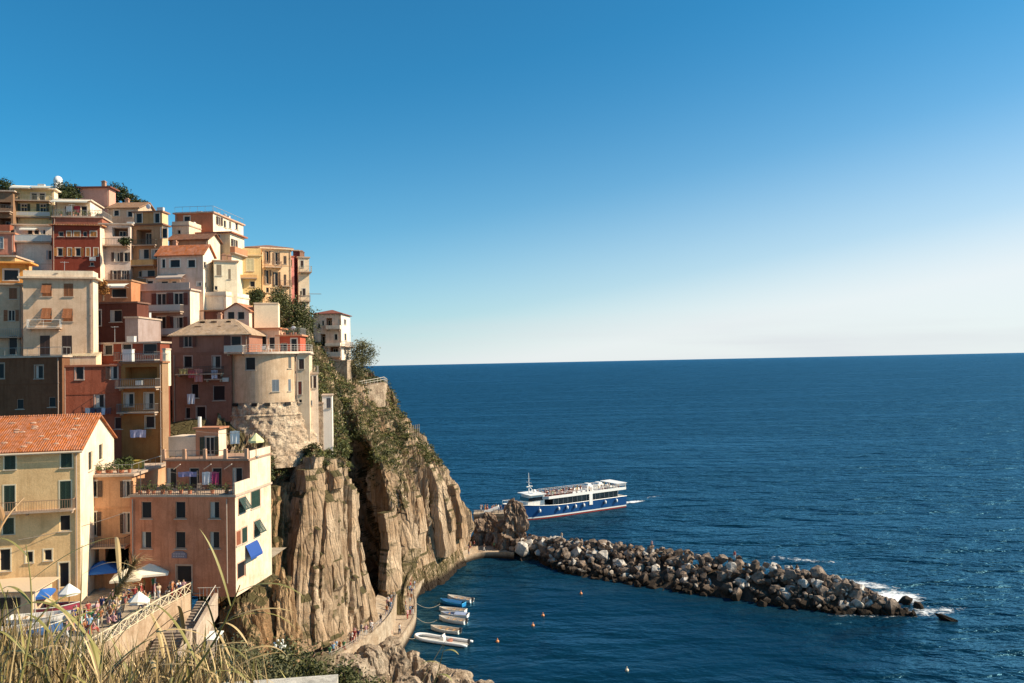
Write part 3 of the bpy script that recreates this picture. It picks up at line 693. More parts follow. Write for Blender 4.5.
    if Wd > 4.5 and not pipe:
        k_ = MB(); rr_ = random.Random(sum(map(ord, key))*3); a = Wd/2*rr_.choice([-.93, .93]); k_.tube([front.p(a, .2, .09), front.p(a, zt-.1, .09)], .055, 6)
        for q in range(int(zt/2.2)): front.box(k_, a-.09, 1+q*2.2, 0, a+.09, 1.06+q*2.2, .16)
        k_.build('drainpipe', paint((.34, .24, .18)), root)
        if rr_.random() < .6 and zt > 6:
            k_ = MB(); z_ = zt-rr_.uniform(2.9, 3.4); front.box(k_, -Wd/2-.02, z_-.09, 0, Wd/2+.02, z_+.09, .045); k_.build('string_course', plaster((col[0]*.9, col[1]*.86, col[2]*.82)), root)
        for q in range(rr_.choice([0, 1, 2])):
            k_ = MB(); a = rr_.uniform(-.8, .8)*Wd/2; z_ = zt-rr_.uniform(.8, 7.5)
            if all(not (h_[0]-.6 < a < h_[2]+.6 and h_[1]-.4 < z_ < h_[3]+.4) for h_ in holes): front.box(k_, a-.4, z_-.28, .03, a+.4, z_+.28, .36); k_.build('air_conditioner', paint((.58, .56, .52)), root)
    for (px, py0, py1) in pipe:
        a, z1 = fl(px, py0); _, z0 = fl(px, py1); k_ = MB(); k_.tube([front.p(a, z0, .1), front.p(a, z1, .1)], .06, 6); k_.build('drainpipe', paint((.42, .32, .25)), root)
    return info
def awning(bi, side, x0, x1, y, proj_, col, drop=.6, name='awning', col2=None):
    W_, cv = (bi['front'], bi['fl']) if side == 'f' else (bi['right'], bi['sl'])
    a0, z = cv(x0, y); a1, _ = cv(x1, y)
    if a1 < a0: a0, a1 = a1, a0
    mb = MB(); n = 6
    for k in range(n):
        t0, t1 = k/n, (k+1)/n
        mb.hexa([W_.p(a0, z-drop*t0**1.2, .02+proj_*t0), W_.p(a1, z-drop*t0**1.2, .02+proj_*t0), W_.p(a1, z-drop*t1**1.2, .02+proj_*t1), W_.p(a0, z-drop*t1**1.2, .02+proj_*t1)] +
                [W_.p(a0, z-drop*t0**1.2+.03, .02+proj_*t0), W_.p(a1, z-drop*t0**1.2+.03, .02+proj_*t0), W_.p(a1, z-drop*t1**1.2+.03, .02+proj_*t1), W_.p(a0, z-drop*t1**1.2+.03, .02+proj_*t1)])
    W_.box(mb, a0, z-drop-.22, proj_, a1, z-drop, proj_+.03)
    o = mb.build(name, simple('canvas_%d_%d_%d' % tuple(int(c*99) for c in col), col, .8), bi['root'])
    mb = MB(); mb.tube([W_.p(a0+.05, z-drop*1.2, .02), W_.p(a0+.05, z-drop, proj_)], .025, 5); mb.tube([W_.p(a1-.05, z-drop*1.2, .02), W_.p(a1-.05, z-drop, proj_)], .025, 5); mb.build('awning_arm', paint((.3, .3, .3)), o)
    return o
# ---------------- lower front houses
B = building
b = B('yellow_front', 'pale yellow house at the lower left with a bright red tiled roof', -34, 80, 450, 78, 14, xs=114, col=(.75, .55, .28), roof='gable', rh=2.9, rc=(.36, .125, .055), zb=22.3, shc=SH_GR, cat='house', name='gable_house', over=.3,
  win=[('c', 10, 461, 11, 17), ('c', 66.5, 459, 11, 17), ('c', 9.5, 500, 11, 29), ('c', 65.5, 495, 11, 28), ('c', 8.5, 526, 11, 16), ('d', 65, 523, 11, 16), ('t', 29.5, 557, 7, 11), ('t', 48, 555, 8, 11), ('D', 64, 575, 10, 25), ('t', 5, 560, 11, 22)],
  swin=[('d', 90.5, 461, 4, 19), ('d', 101, 452, 4, 16)], balc=[(-20, 76, 513, 1.1, 'bars', (.35, .20, .12))], pipe=[(76.5, 451, 590)], sidecol=(.84, .76, .58), trim=(.74, .62, .42))
def roof_stones(bi, n=22):
    hw, hd = bi['W']/2, bi['D']/2; rr = random.Random(4); rh = 2.9
    for k in range(n):
        x = rr.uniform(-hw, hw*.92); t = rr.uniform(.06, .9); mb = MB(); y = -hd+hd*t; z = bi['zt']+rh*t+.2
        mb.ball((x, y, z), (.34, .2, .13), 7, 5, .12, rr); mb.build('roof_weight_stone', plaster((.5, .34, .24)), bi['root'])
    # ridge tiles and gutter
    mb = MB()
    for k in range(int((2*hw+.6)/.45)): mb.tube([(-hw-.3+k*.45, 0, bi['zt']+rh+.16), (-hw-.3+k*.45+.43, 0, bi['zt']+rh+.19)], [.13, .15], 8)
    mb.build('ridge_tiles', tile((.45, .17, .08)), bi['root'])
    # corrugated tile courses as real barrels on the front slope
    mb = MB(); n_ = int((2*hw+.6)/.22); e = .3*rh/hd
    for k in range(n_):
        x = -hw-.3+.11+k*.22
        mb.tube([(x, -hd-.34, bi['zt']-e+.19), (x, -.05, bi['zt']+rh+.15)], .07, 6)
    mb.build('roof_tiles', tile((.40, .14, .06)), bi['root'])
    mb = MB(); mb.tube([(-hw-.3, -hd-.42, bi['zt']-e), (hw+.3, -hd-.42, bi['zt']-e)], .11, 8); mb.build('gutter', paint((.62, .48, .34)), bi['root'])
roof_stones(b)
B('beige_mid', 'orange beige house with a railed planted terrace on top and garage openings at street level', 79, 132, 476, 83, 3, D=9, col=(.56, .34, .19), zb=22.4, shc=SH_DK, par=-2, roofthings=0,
  win=[('o', 92.5, 489, 9, 16), ('o', 127, 489, 6, 16), ('F', 92.5, 524, 8, 24), ('o', 127, 523, 6, 20), ('v', 88, 560, 22, 24), ('v', 117, 560, 24, 24)], balc=[(71, 131, 545, 1.6, 'bars', (.06, .04, .03), .9)], name='terrace_house')
# pink house with stepped terraces
b = B('pink', 'terracotta pink house by the square with a plaque above its door and potted terraces', 130, 235, 497, 80, -7, xs=271, col=(.62, .27, .15), sidecol=(.76, .64, .48), zb=22.3, shc=SH_GR, trim=(.55, .33, .22), par=0, roofthings=0, over=.12,
  win=[('d', 146.5, 510, 10, 17), ('d', 180.5, 510, 10, 17), ('d', 214.5, 510, 10, 17), ('d', 146.5, 540, 10, 17), ('d', 180.5, 540, 10, 17), ('d', 214.5, 540, 10, 17), ('D', 184, 574, 15, 17)],
  swin=[('p', 242, 505, 7, 15), ('c', 255.5, 499, 9, 17), ('c', 238.5, 538, 4, 14, (.3, .09, .04)), ('c', 244.5, 535, 5, 15), ('p', 257, 528, 6, 15), ('D', 241.5, 570, 8, 16)], pipe=[(227, 499, 583), (133, 499, 583)], name='terrace_house', wear=.7)
def pink_top(bi):
    r = bi['root']; hw, hd, zt = bi['W']/2, bi['D']/2, bi['zt']+.22; col = (.46, .22, .14)
    # second storey set back, then penthouse; terraces with railings
    d1 = -hd+3.4
    h1 = 3.0
    mb = MB(); f = Wall((0, d1, 0), (1, 0, 0), (0, -1, 0))
    holes = [window(r, f, a, zt+1.15, 1.1, 2.2, 'd', SH_GR) for a in (-hw*.55, -hw*.1, hw*.35, hw*.75)]
    wall_holes(mb, f, -hw+1.9, hw, zt, zt+h1, holes)
    mb.quad((-hw+1.9, d1, zt), (-hw+1.9, hd, zt), (-hw+1.9, hd, zt+h1), (-hw+1.9, d1, zt+h1))
    mb.quad((-hw+1.9, hd, zt), (hw, hd, zt), (hw, hd, zt+h1), (-hw+1.9, hd, zt+h1))
    mb.build('upper_wall', plaster(col, .7), r)
    mb = MB(); mb.quad((hw, d1, zt), (hw, hd, zt), (hw, hd, zt+h1), (hw, d1, zt+h1)); mb.box(hw-.2, -hd, zt, hw, d1-.01, zt+1.15); mb.box(hw-.2, d1, zt+h1+.2, hw, hd, zt+h1+.95); mb.build('upper_side_wall', plaster((.76, .64, .48)), r)
    mb = MB(); mb.box(-hw+1.7, d1-.5, zt+h1, hw+.1, hd+.1, zt+h1+.2); mb.build('terrace_slab', plaster((.36, .25, .18)), r)
    z2 = zt+h1+.2
    f2 = Wall((0, d1-.4, 0), (1, 0, 0), (0, -1, 0))
    for k in range(5): mb = MB(); a = lerp(-hw+1.9, hw-.2, k/4); mb.box(a-.16, d1-.5, z2, a+.16, d1-.2, z2+1.05); mb.build('terrace_post', plaster((.55, .36, .24)), r)
    railing(r, f2, -hw+1.9, hw-.1, z2, 0, .9, 'posts', (.3, .2, .15), False)
    # penthouse
    y3 = d1+2.3; h3 = 2.9; f3 = Wall((0, y3, 0), (1, 0, 0), (0, -1, 0)); mb = MB(); a0, a1 = -hw+4.0, hw-4.6
    hl = [window(r, f3, a0+1.6, z2+1.1, 1.0, 1.9, 'o', SH_GR, (.6, .5, .4))]
    wall_holes(mb, f3, a0, a1, z2, z2+h3, hl); mb.quad((a0, y3, z2), (a0, hd-1, z2), (a0, hd-1, z2+h3), (a0, y3, z2+h3)); mb.build('penthouse_wall', plaster((.58, .29, .17)), r)
    mb = MB(); mb.quad((a1, y3, z2), (a1, hd-1, z2), (a1, hd-1, z2+h3), (a1, y3, z2+h3)); mb.build('penthouse_side_wall', plaster((.76, .64, .48)), r); mb = MB(); mb.box(a0-3.2, y3+.1, z2, a0-.01, y3+3, z2+2.1); mb.build('terrace_wall', plaster((.76, .64, .48)), r)
    mb = MB(); mb.box(a0-.25, y3-.25, z2+h3, a1+.25, hd-.8, z2+h3+.18); mb.build('penthouse_roof', plaster((.45, .22, .13)), r)
    mb = MB(); mb.tube([(a0+.2, y3+.5, z2+h3+.18), (a0+.2, y3+.5, z2+h3+1.3)], .2, 8); mb.build('chimney', paint((.7, .66, .6)), r)
    # front terrace railing and tall posts with slanted awning arms
    ff = Wall((0, -hd, 0), (1, 0, 0), (0, -1, 0)); railing(r, ff, -hw, hw, zt, .08, 1.0, 'bars', (.12, .07, .05), False)
    for a in (-hw+1.1, hw*.28, hw*.98):
        mb = MB(); mb.tube([(a, -hd+.1, zt), (a, -hd+.1, zt+2.4)], .035, 5); mb.build('terrace_pole', paint((.1, .08, .07)), r)
    for a in (-hw*.5, hw*.1, hw*.5):
        mb = MB(); mb.tube([(a, d1-.05, zt+2.1), (a+1.5, d1-1.4, zt+2.8)], .045, 5); mb.build('awning_arm', paint((.75, .66, .55)), r)
    bi['d1'] = d1; bi['z2'] = z2
pink_top(b)
awning(b, 's', 245, 257, 546, .6, (.012, .06, .26), 1.2)
def plaque(bi):
    a, z = bi['fl'](179.5, 555); mb = MB(); W_ = bi['front']
    pts = [(-.8, -.3), (.8, -.3), (.8, .15), (.4, .4), (-.4, .4), (-.8, .15)]
    vs = [W_.p(a+x, z+y, .02) for x, y in pts]+[W_.p(a+x, z+y, .08) for x, y in pts]
    mb.add(vs, [tuple(range(6)), tuple(range(11, 5, -1))]+[(i, (i+1) % 6, (i+1) % 6+6, i+6) for i in range(6)])
    o = mb.build('plaque', paint((.22, .17, .2)), bi['root'])
    mb = MB(); rr = random.Random(3)
    for row in range(2):
        x = -.62
        while x < .6: w_ = rr.uniform(.08, .16); W_.box(mb, a+x, z+.06-row*.24, .085, a+x+w_*.6, z+.2-row*.24, .095); x += w_+.05
    mb.build('plaque_lettering', paint((.5, .42, .42)), o)
plaque(b)
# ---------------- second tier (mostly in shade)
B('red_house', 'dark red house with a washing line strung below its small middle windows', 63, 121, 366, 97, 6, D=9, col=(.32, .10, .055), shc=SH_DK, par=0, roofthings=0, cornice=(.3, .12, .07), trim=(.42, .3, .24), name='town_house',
  win=[('t', 79.5, 373, 8, 13), ('l', 114, 372, 7, 14), ('t', 99.5, 401, 9, 13), ('d', 82, 428, 8, 12), ('d', 118.5, 423, 8, 12)], over=.15, wear=.7)
B('ochre_house', 'ochre house with a glazed loggia balcony and a railed balcony below it', 121, 162, 363, 96.5, -5, xs=167, col=(.36, .17, .055), sidecol=(.32, .21, .12), shc=SH_DK, roofthings=0, cornice=(.3, .15, .08), par=-1, trim=(.5, .4, .3),  # side wall colour darkened to stand in for the mauve house's cast shadow
  win=[('L', 141, 373, 32, 12), ('t', 129, 400, 9, 13), ('t', 149, 401, 9, 16), ('t', 150, 422, 9, 12)], balc=[(121, 161, 387, 1.3, 'bars', (.2, .17, .15)), (121, 159, 412, 1.0, 'bars', (.15, .13, .11))], over=.15)
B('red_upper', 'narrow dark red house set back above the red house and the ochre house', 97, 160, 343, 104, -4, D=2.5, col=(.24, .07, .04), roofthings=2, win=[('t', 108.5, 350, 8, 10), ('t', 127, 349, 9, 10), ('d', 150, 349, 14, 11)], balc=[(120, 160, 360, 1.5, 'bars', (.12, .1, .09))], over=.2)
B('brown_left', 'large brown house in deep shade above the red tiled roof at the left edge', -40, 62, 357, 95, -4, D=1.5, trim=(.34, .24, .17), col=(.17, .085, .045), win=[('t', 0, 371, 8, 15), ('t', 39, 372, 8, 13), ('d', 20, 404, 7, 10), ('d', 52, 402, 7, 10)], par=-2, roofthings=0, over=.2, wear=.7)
B('cream_parapet', 'sunlit cream rooftop block with a slanted wall on top of the red house', 66, 96, 357, 99.5, 4, D=2.2, col=(.80, .66, .44), roof='shed', rh=.5, rc=(.5, .38, .24), over=.05, name='rooftop_block', yb=368)
B('lit_chimney_wall', 'narrow sunlit cream pier rising at the right edge of the ochre house', 162.5, 165.5, 350, 97.5, 0, D=1.0, col=(.82, .72, .52), roofthings=0, over=.05, name='wall_pier', cat='pier', yb=386)
B('grey_facade', 'tall beige facade with brown louvred shutters and a white balustrade balcony', 23, 93, 279, 101, 8, xs=98, col=(.66, .50, .34), sidecol=(.80, .70, .52), cornice=(.7, .58, .42), par=.8, shc=SH_BR, trim=None, over=.5, roofthings=1,
  win=[('p', 47, 290, 9.5, 13), ('c', 68.5, 290, 9.5, 13), ('p', 47, 315, 9.5, 14), ('p', 68, 315, 9.5, 13), ('c', 45, 346, 10, 21, SH_DK), ('c', 67, 346, 10, 21, SH_DK), ('d', 57, 272, 1, 1)], balc=[(29, 62, 328, 1.0, 'posts', (.75, .70, .62))])
B('orange_left', 'narrow beige house at the left edge with brown shutters below an orange top storey', -30, 22, 285, 102, 8, D=9, col=(.62, .48, .33), cornice=(.5, .38, .26), shc=SH_BR, trim=None, win=[('c', 13, 293.5, 8, 11), ('o', 11.5, 315.5, 7, 11), ('D', 13, 345, 9, 20, SH_BR)], roofthings=0, over=.4, balc=[(-5, 22, 337, .9, 'bars', (.4, .35, .3))])
B('orange_top', 'orange storey with a wide overhanging cornice above the narrow beige house', -30, 25, 264, 105, 8, xs=29, col=(.68, .33, .08), cornice=(.72, .36, .10), win=[('t', 11, 275, 15, 11)], roofthings=0, over=.9, name='penthouse')
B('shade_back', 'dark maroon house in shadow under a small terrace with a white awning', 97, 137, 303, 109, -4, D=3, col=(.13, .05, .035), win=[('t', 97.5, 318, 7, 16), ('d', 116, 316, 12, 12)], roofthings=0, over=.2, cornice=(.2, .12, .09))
b = B('awning_terrace', 'terracotta rooftop rooms behind a small terrace with a long white awning', 97, 131, 281, 115, 3, D=6, col=(.50, .24, .12), win=[('d', 119, 293, 15, 9)], over=.15, roofthings=0, cornice=(.4, .25, .15), name='rooftop_rooms')
awning(b, 'f', 108, 129, 284, 1.6, (.8, .72, .6), .5)
B('grey_base', 'small grey house with plain walls between the red houses and the lilac house', 125, 138, 318, 108, 0, D=7, col=(.36, .30, .28), over=.15, roofthings=1)
b = B('lilac', 'lilac grey house with two rows of tall white french windows and dark red shutters', 137, 190, 290, 118, -4, D=8, col=(.36, .26, .22), sidecol=(.85, .76, .60), cornice=(.58, .48, .40), shc=(.10, .02, .015), trim=(.68, .58, .48), par=0, roofthings=0, over=.3,
  win=[('F', 161.5, 303, 9, 19), ('F', 178.5, 299, 9, 12), ('F', 161.5, 326, 9, 19), ('F', 178.5, 326, 9, 18)], balc=[(143, 184, 312.5, 1.2, 'glass', (.5, .42, .35)), (141, 186, 336, 1.2, 'glass', (.4, .32, .26))])
railing(b['root'], b['front'], -b['W']/2, b['W']/2, b['zt']+.22, .2, .9, 'solid', (.5, .42, .35), False)
B('lilac_attic', 'glazed white attic room with a blue blind on the roof terrace of the lilac house', 146, 180, 277, 121, -4, D=4, col=(.72, .60, .46), roof='shed', rh=.4, rc=T_DK, zb=BL['lilac']['base']+BL['lilac']['zt']+.2, win=[('t', 150, 284, 6, 7), ('t', 162, 284, 12, 6), ('d', 174, 284, 5, 6)], name='attic_room')
B('white_terrace', 'bright white terrace wall block beside the lilac house', 190, 226, 296, 121, -10, D=7, col=(.85, .76, .60), over=.1, roofthings=1, par=.5, cornice=(.75, .62, .46), name='terrace_block')
b = B('gable_window', 'brown house with a white gable front and two arched green windows', 192, 224, 311, 121, -4, xs=250, col=(.14, .06, .045), roof='shed', rh=1.6, rc=T_BR, over=.3)
B('white_gable', 'small white gable fronted dormer with a big arched green glass window', 224, 249, 311, 120, -2, D=5, col=(.74, .60, .48), roof='gableF', rh=1.15, rc=(.42, .18, .10), win=[('d', 231, 315.5, 7, 8, SH_GR), ('d', 241, 315.5, 7, 8, SH_GR)], over=.25, name='dormer', cat='dormer', zb=47)
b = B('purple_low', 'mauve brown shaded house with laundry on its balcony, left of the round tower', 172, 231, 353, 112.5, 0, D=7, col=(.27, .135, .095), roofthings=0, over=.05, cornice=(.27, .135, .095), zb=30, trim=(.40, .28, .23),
  win=[('t', 188, 362, 8, 12), ('t', 216.5, 362, 8, 12), ('d', 195, 391, 7, 14), ('d', 219, 393, 12, 15), ('d', 188, 413, 5, 11), ('t', 201, 413, 9, 13)], balc=[(178, 224, 374, 1.0, 'bars', (.08, .06, .05)), (206, 223, 379, .8, 'bars', (.08, .06, .05))])
b = B('purple', 'mauve brown top storey under a stone slab hip roof beside the tower terrace', 172, 249, 335, 112.6, 0, D=6, col=(.30, .155, .11), roof='hip', rh=2.5, rc=(.42, .29, .19), shc=(.09, .03, .025), trim=(.40, .28, .23), over=.5, yb=353.5, name='upper_storey',
  win=[('o', 188, 341, 8, 12), ('l', 236, 343, 10, 14)], balc=[(228, 246, 353, 1.6, 'glass', (.6, .55, .5))], chim=1)
def snow_stones(bi, rh, n, col):
    hw, hd = bi['W']/2, bi['D']/2; rr = random.Random(9)
    for k in range(n):
        t = rr.choice([.15, .45, .75]); x = rr.uniform(-hw*(1-t*.8), hw*(1-t*.8)); mb = MB(); mb.box(x-.25, -hd*(1-t)-.1, bi['zt']+.1+rh*t, x+.25, -hd*(1-t)+.1, bi['zt']+.32+rh*t); mb.build('roof_slab_hook', plaster(col), bi['root'])
snow_stones(b, 2.5, 16, (.3, .2, .13))
# ---------------- upper village
B('white_mid', 'white house front with a broad terrace and large penthouse windows below the yellow top house', 14, 52, 243, 121, 6, D=9, col=(.76, .68, .56), par=0, roofthings=0, over=.15, win=[('l', 50, 255, 3, 9, (.4, .4, .4)), ('v', 24, 261, 5, 3)], balc=[(14, 53, 242, .8, 'glass', (.7, .65, .56))])
b = B('white_pent', 'white penthouse with three dark windows behind a planted terrace', 14, 52, 226, 125, 6, D=6, col=(.80, .70, .54), roofthings=0, over=.35, cornice=(.55, .42, .3), win=[('d', 30, 232, 5, 5), ('d', 36.5, 232, 5, 5), ('d', 43, 232, 5, 5)], name='penthouse', zb=66)
awning(b, 'f', 22, 38, 228, 1.2, (.8, .74, .6), .3)
b = B('yellow_top', 'pale yellow house at the top left with white awnings and dark green shutters', 13, 54, 190, 131, 5, xs=58, col=(.74, .62, .32), sidecol=(.84, .76, .55), cornice=(.8, .72, .55), shc=SH_GR, roofthings=1, over=.4,
  win=[('D', 34, 197, 6, 8), ('D', 42, 197, 6, 8), ('d', 18, 198, 4, 3), ('F', 24, 209, 6, 10), ('F', 43, 209, 6, 10)], balc=[(13, 52, 201, 1.3, 'bars', (.35, .3, .2), .8), (18, 52, 217, .9, 'glass', (.75, .6, .25), .8)])
awning(b, 'f', 14, 33, 185.5, 1.6, (.82, .76, .62), .5); awning(b, 'f', 35, 53, 186, 1.6, (.82, .76, .62), .4)
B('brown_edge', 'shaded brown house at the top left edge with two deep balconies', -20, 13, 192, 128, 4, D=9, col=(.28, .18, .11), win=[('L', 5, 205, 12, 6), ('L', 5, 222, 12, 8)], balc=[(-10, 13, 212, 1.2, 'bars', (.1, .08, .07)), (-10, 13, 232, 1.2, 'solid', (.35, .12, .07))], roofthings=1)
B('pink_edge', 'salmon pink house at the left edge with one grey shuttered window', -20, 14, 234, 119, 4, D=7, col=(.62, .27, .18), win=[('c', 0, 243, 6, 11, SH_BL)], roofthings=0, over=.2, cornice=(.5, .25, .15))
B('orange_strip', 'low orange wall block with a flat top under the salmon pink house', -20, 15, 257, 112, 4, D=6, col=(.66, .40, .18), roofthings=1, over=.2, name='terrace_block')
b = B('awning_house', 'white rooftop flat with a long cream awning over red and green doors', 55, 90, 201, 130, 4, xs=102, col=(.72, .62, .40), sidecol=(.84, .78, .66), roof='flat', cornice=(.7, .62, .5), roofthings=0, win=[('D', 68, 211, 7, 10, SH_GR), ('D', 76, 211, 7, 10), ('D', 84, 211, 6, 10)], over=.3, name='rooftop_flat')
awning(b, 'f', 55, 91, 200, 2.0, (.80, .72, .58), .5)
B('awning_base', 'cream terrace block with dark railings in front of the rooftop flat', 53, 102, 218, 127, 4, D=5, col=(.34, .14, .09), par=-1, roofthings=2, over=.2, name='terrace_block')
b = B('redbrown', 'brick red house with orange shutters and a tiled eave near the top of the village', 52, 100, 226, 120, 5, D=7, col=(.24, .055, .032), roof='shed', rh=.5, rc=(.44, .2, .1), shc=SH_OR, trim=(.62, .5, .38), over=.4,
  win=[('d', 61, 234, 5, 5), ('c', 69, 234, 4, 5), ('c', 77, 234, 6, 5), ('d', 85, 234, 4, 5), ('c', 93.5, 234, 6, 5), ('o', 60, 252, 5, 8), ('c', 69.5, 252, 3.5, 8), ('o', 78, 252, 5, 8), ('c', 88, 252, 3.5, 8), ('c', 96, 252, 4, 8), ('d', 92, 264, 4, 4)], sidecol=(.8, .7, .55))
B('salmon_box', 'plain salmon pink windowless house with a flat dark roof on the skyline', 80, 109, 188, 138, 2, D=2.5, col=(.66, .36, .27), cornice=(.22, .09, .07), over=.5, roofthings=1, wear=.25)
B('tile_sky', 'beige house with a low tiled roof just right of the salmon house', 108, 138, 208, 133, 2, D=8, col=(.52, .42, .30), roof='gable', rh=1.6, rc=T_BR, win=[('t', 116.5, 213, 5, 6), ('t', 130, 214, 5, 6)], chim=1)
B('white_plants', 'white walled house with a leafy shaded balcony and dark shutters', 101, 130, 225, 123, 4, D=9, col=(.66, .58, .50), shc=SH_DK, roofthings=1, win=[('L', 120, 232, 16, 9), ('F', 117, 257, 5, 9), ('F', 126, 257, 4, 9), ('F', 115, 275, 4, 9), ('F', 124, 275, 5, 9)], balc=[(103, 130, 246, 1.3, 'bars', (.08, .07, .06)), (110, 130, 281, .9, 'bars', (.25, .15, .1))])
B('brown_mid', 'brown house with deep open loggias and a flower filled ochre balcony', 131, 162, 225, 124, -3, xs=168, col=(.40, .25, .14), sidecol=(.70, .54, .34), cornice=(.2, .12, .08), over=.35, roofthings=0, win=[('L', 144, 237, 15, 15), ('t', 164, 233, 6, 10), ('d', 144, 254, 10, 10), ('t', 155, 254, 6, 9), ('d', 148, 274, 14, 8), ('d', 140, 274, 3, 6)],
  balc=[(131, 157, 266, 1.1, 'solid', (.62, .42, .18), .8), (133, 157, 245.5, .6, 'bars', (.1, .08, .06), .8)])
B('brown_pent', 'ochre penthouse with an open loggia on the flat roof of the brown house', 134, 162, 212, 127, -3, xs=168, col=(.48, .28, .12), sidecol=(.72, .52, .30), cornice=(.35, .2, .13), roofthings=2, win=[('D', 139, 218, 6, 10), ('D', 157, 218, 5, 10)], over=.25, name='penthouse', zb=66)
b = B('terra_pent', 'terracotta penthouse on the skyline with roof plants and aerials above its cream side wall', 175, 213, 213, 135, -4, xs=243, col=(.46, .19, .10), sidecol=(.84, .74, .56), cornice=(.55, .36, .25), roofthings=4, over=.3, par=-2, win=[('D', 187, 220, 6, 8)],
  swin=[('o', 219, 221, 3, 8), ('d', 225, 224, 2.5, 7), ('d', 230, 225, 2.5, 7), ('d', 236.5, 226, 3, 7)], zb=62)
B('cream_col', 'cream storey with a tiled terrace edge below the terracotta penthouse', 188, 230, 233, 133, -4, xs=244, col=(.72, .60, .38), sidecol=(.84, .74, .54), cornice=(.36, .16, .10), win=[('c', 217, 240, 6, 10, SH_DK)], swin=[('F', 234, 243, 3, 7)], roofthings=0, over=.5, sbalc=[(229, 243, 252, .8, 'solid', (.5, .24, .13))])
B('white_steps', 'narrow white house stepping down beside the terracotta penthouse', 172, 189, 226, 131, -6, D=7, col=(.78, .68, .5), roofthings=1, over=.12, par=.6, win=[('t', 179, 232, 3, 4)])
B('dark_tile', 'dark tiled house with a beige front behind the red roofed white house', 169, 208, 239, 128, -4, xs=220, col=(.42, .29, .18), sidecol=(.8, .7, .52), roof='gable', rh=1.1, rc=T_DK, over=.4)
b = B('red_roof_white', 'white house with a red tiled roof in the middle of the village', 157, 203, 254, 121, -4, xs=214, col=(.72, .56, .44), sidecol=(.86, .80, .66), roof='gable', rh=1.6, rc=(.44, .15, .07), trim=(.8, .68, .56), over=.3, win=[('t', 163.5, 263.5, 3.5, 9), ('t', 175, 263.5, 10, 8), ('t', 191.5, 263.5, 7.5, 8), ('t', 199, 284, 4, 4)], swin=[('t', 205, 265, 2.5, 6), ('d', 206, 285, 2, 5)], chim=1)
awning(b, 'f', 160, 186, 275, 1.4, (.45, .36, .30), .6)
B('cream_slope', 'bright cream house with brown shutters and a low flat roof facing the sun', 214, 237, 262, 123, 24, D=9, col=(.86, .77, .56), cornice=(.4, .28, .2), shc=SH_TAN, trim=None, roofthings=2, win=[('c', 219, 270, 5, 11), ('c', 229.5, 274, 2.5, 10), ('c', 226, 296, 6, 9), ('d', 216, 288, 3, 4)], over=.25)
B('golden', 'golden yellow house with an orange roof parapet and a pale central panel', 236, 261, 256, 139, 18, D=8, col=(.82, .64, .30), cornice=(.8, .66, .36), par=1.1, roofthings=0, trim=(.75, .6, .35), win=[('c', 250, 265, 7, 12, (.72, .62, .36)), ('t', 252.5, 284, 5, 6), ('t', 238, 283, 3, 4)], balc=[(238, 257, 278, 1.0, 'solid', (.7, .45, .2), .5)], over=.2)
b = B('tall_orange', 'tall peach house with dark brown shutters and balconies on the seaward edge', 262, 291, 250, 146, 28, D=9, col=(.80, .59, .36), cornice=(.8, .66, .46), shc=(.10, .06, .04), trim=None, roof='flat', over=.4, roofthings=0,
  win=[('o', 267.5, 257, 2.5, 12), ('o', 276.5, 258.5, 3, 12), ('c', 285, 260, 3, 8), ('o', 267.5, 277, 3, 14), ('o', 276.5, 279, 3.5, 14), ('c', 285, 280, 2.5, 11), ('d', 267.5, 290, 3, 5), ('d', 276.5, 291, 2.5, 4)], balc=[(264, 281, 267, 1.0, 'bars', (.3, .18, .12)), (280, 290, 286, 1.0, 'bars', (.25, .14, .1))])
B('tall_roof', 'dark hipped roof storey standing behind the tall peach house', 247, 291, 249, 150.5, 20, D=7, col=(.40, .22, .14), roof='hip', rh=1.1, rc=(.28, .15, .10), over=.4, zb=62, name='roof_storey')
B('rose_house', 'narrow rose red house squeezed beside the tall peach house', 287, 294, 257, 147.5, 20, D=3, col=(.68, .31, .28), win=[('d', 290.5, 263, 3.5, 7), ('d', 291, 285, 3, 5)], roofthings=0, over=.1, cornice=(.4, .15, .1))
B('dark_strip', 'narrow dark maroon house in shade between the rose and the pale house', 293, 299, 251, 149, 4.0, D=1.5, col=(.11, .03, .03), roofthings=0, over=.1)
b = B('pale_end', 'pale narrow house at the seaward end of the ridge with small balconies', 298, 309, 258, 148.5, 22, D=4, col=(.76, .66, .48), roofthings=2, shc=SH_DK, over=.2, win=[('c', 302, 264, 3, 7), ('c', 304, 292, 3, 7), ('d', 301, 293, 2, 4), ('c', 304, 305, 3, 6)], balc=[(299, 311, 272, 1.2, 'bars', (.4, .35, .25)), (300, 310, 301, .7, 'bars', (.3, .2, .15))])
mb = MB(); W_ = b['front']; a, z = b['fl'](308, 294); mb.tube([W_.p(a, z, .2), W_.p(a+2.4, z+.02, .2)], .05, 5); mb.build('laundry_pole', paint((.2, .14, .1)), b['root'])
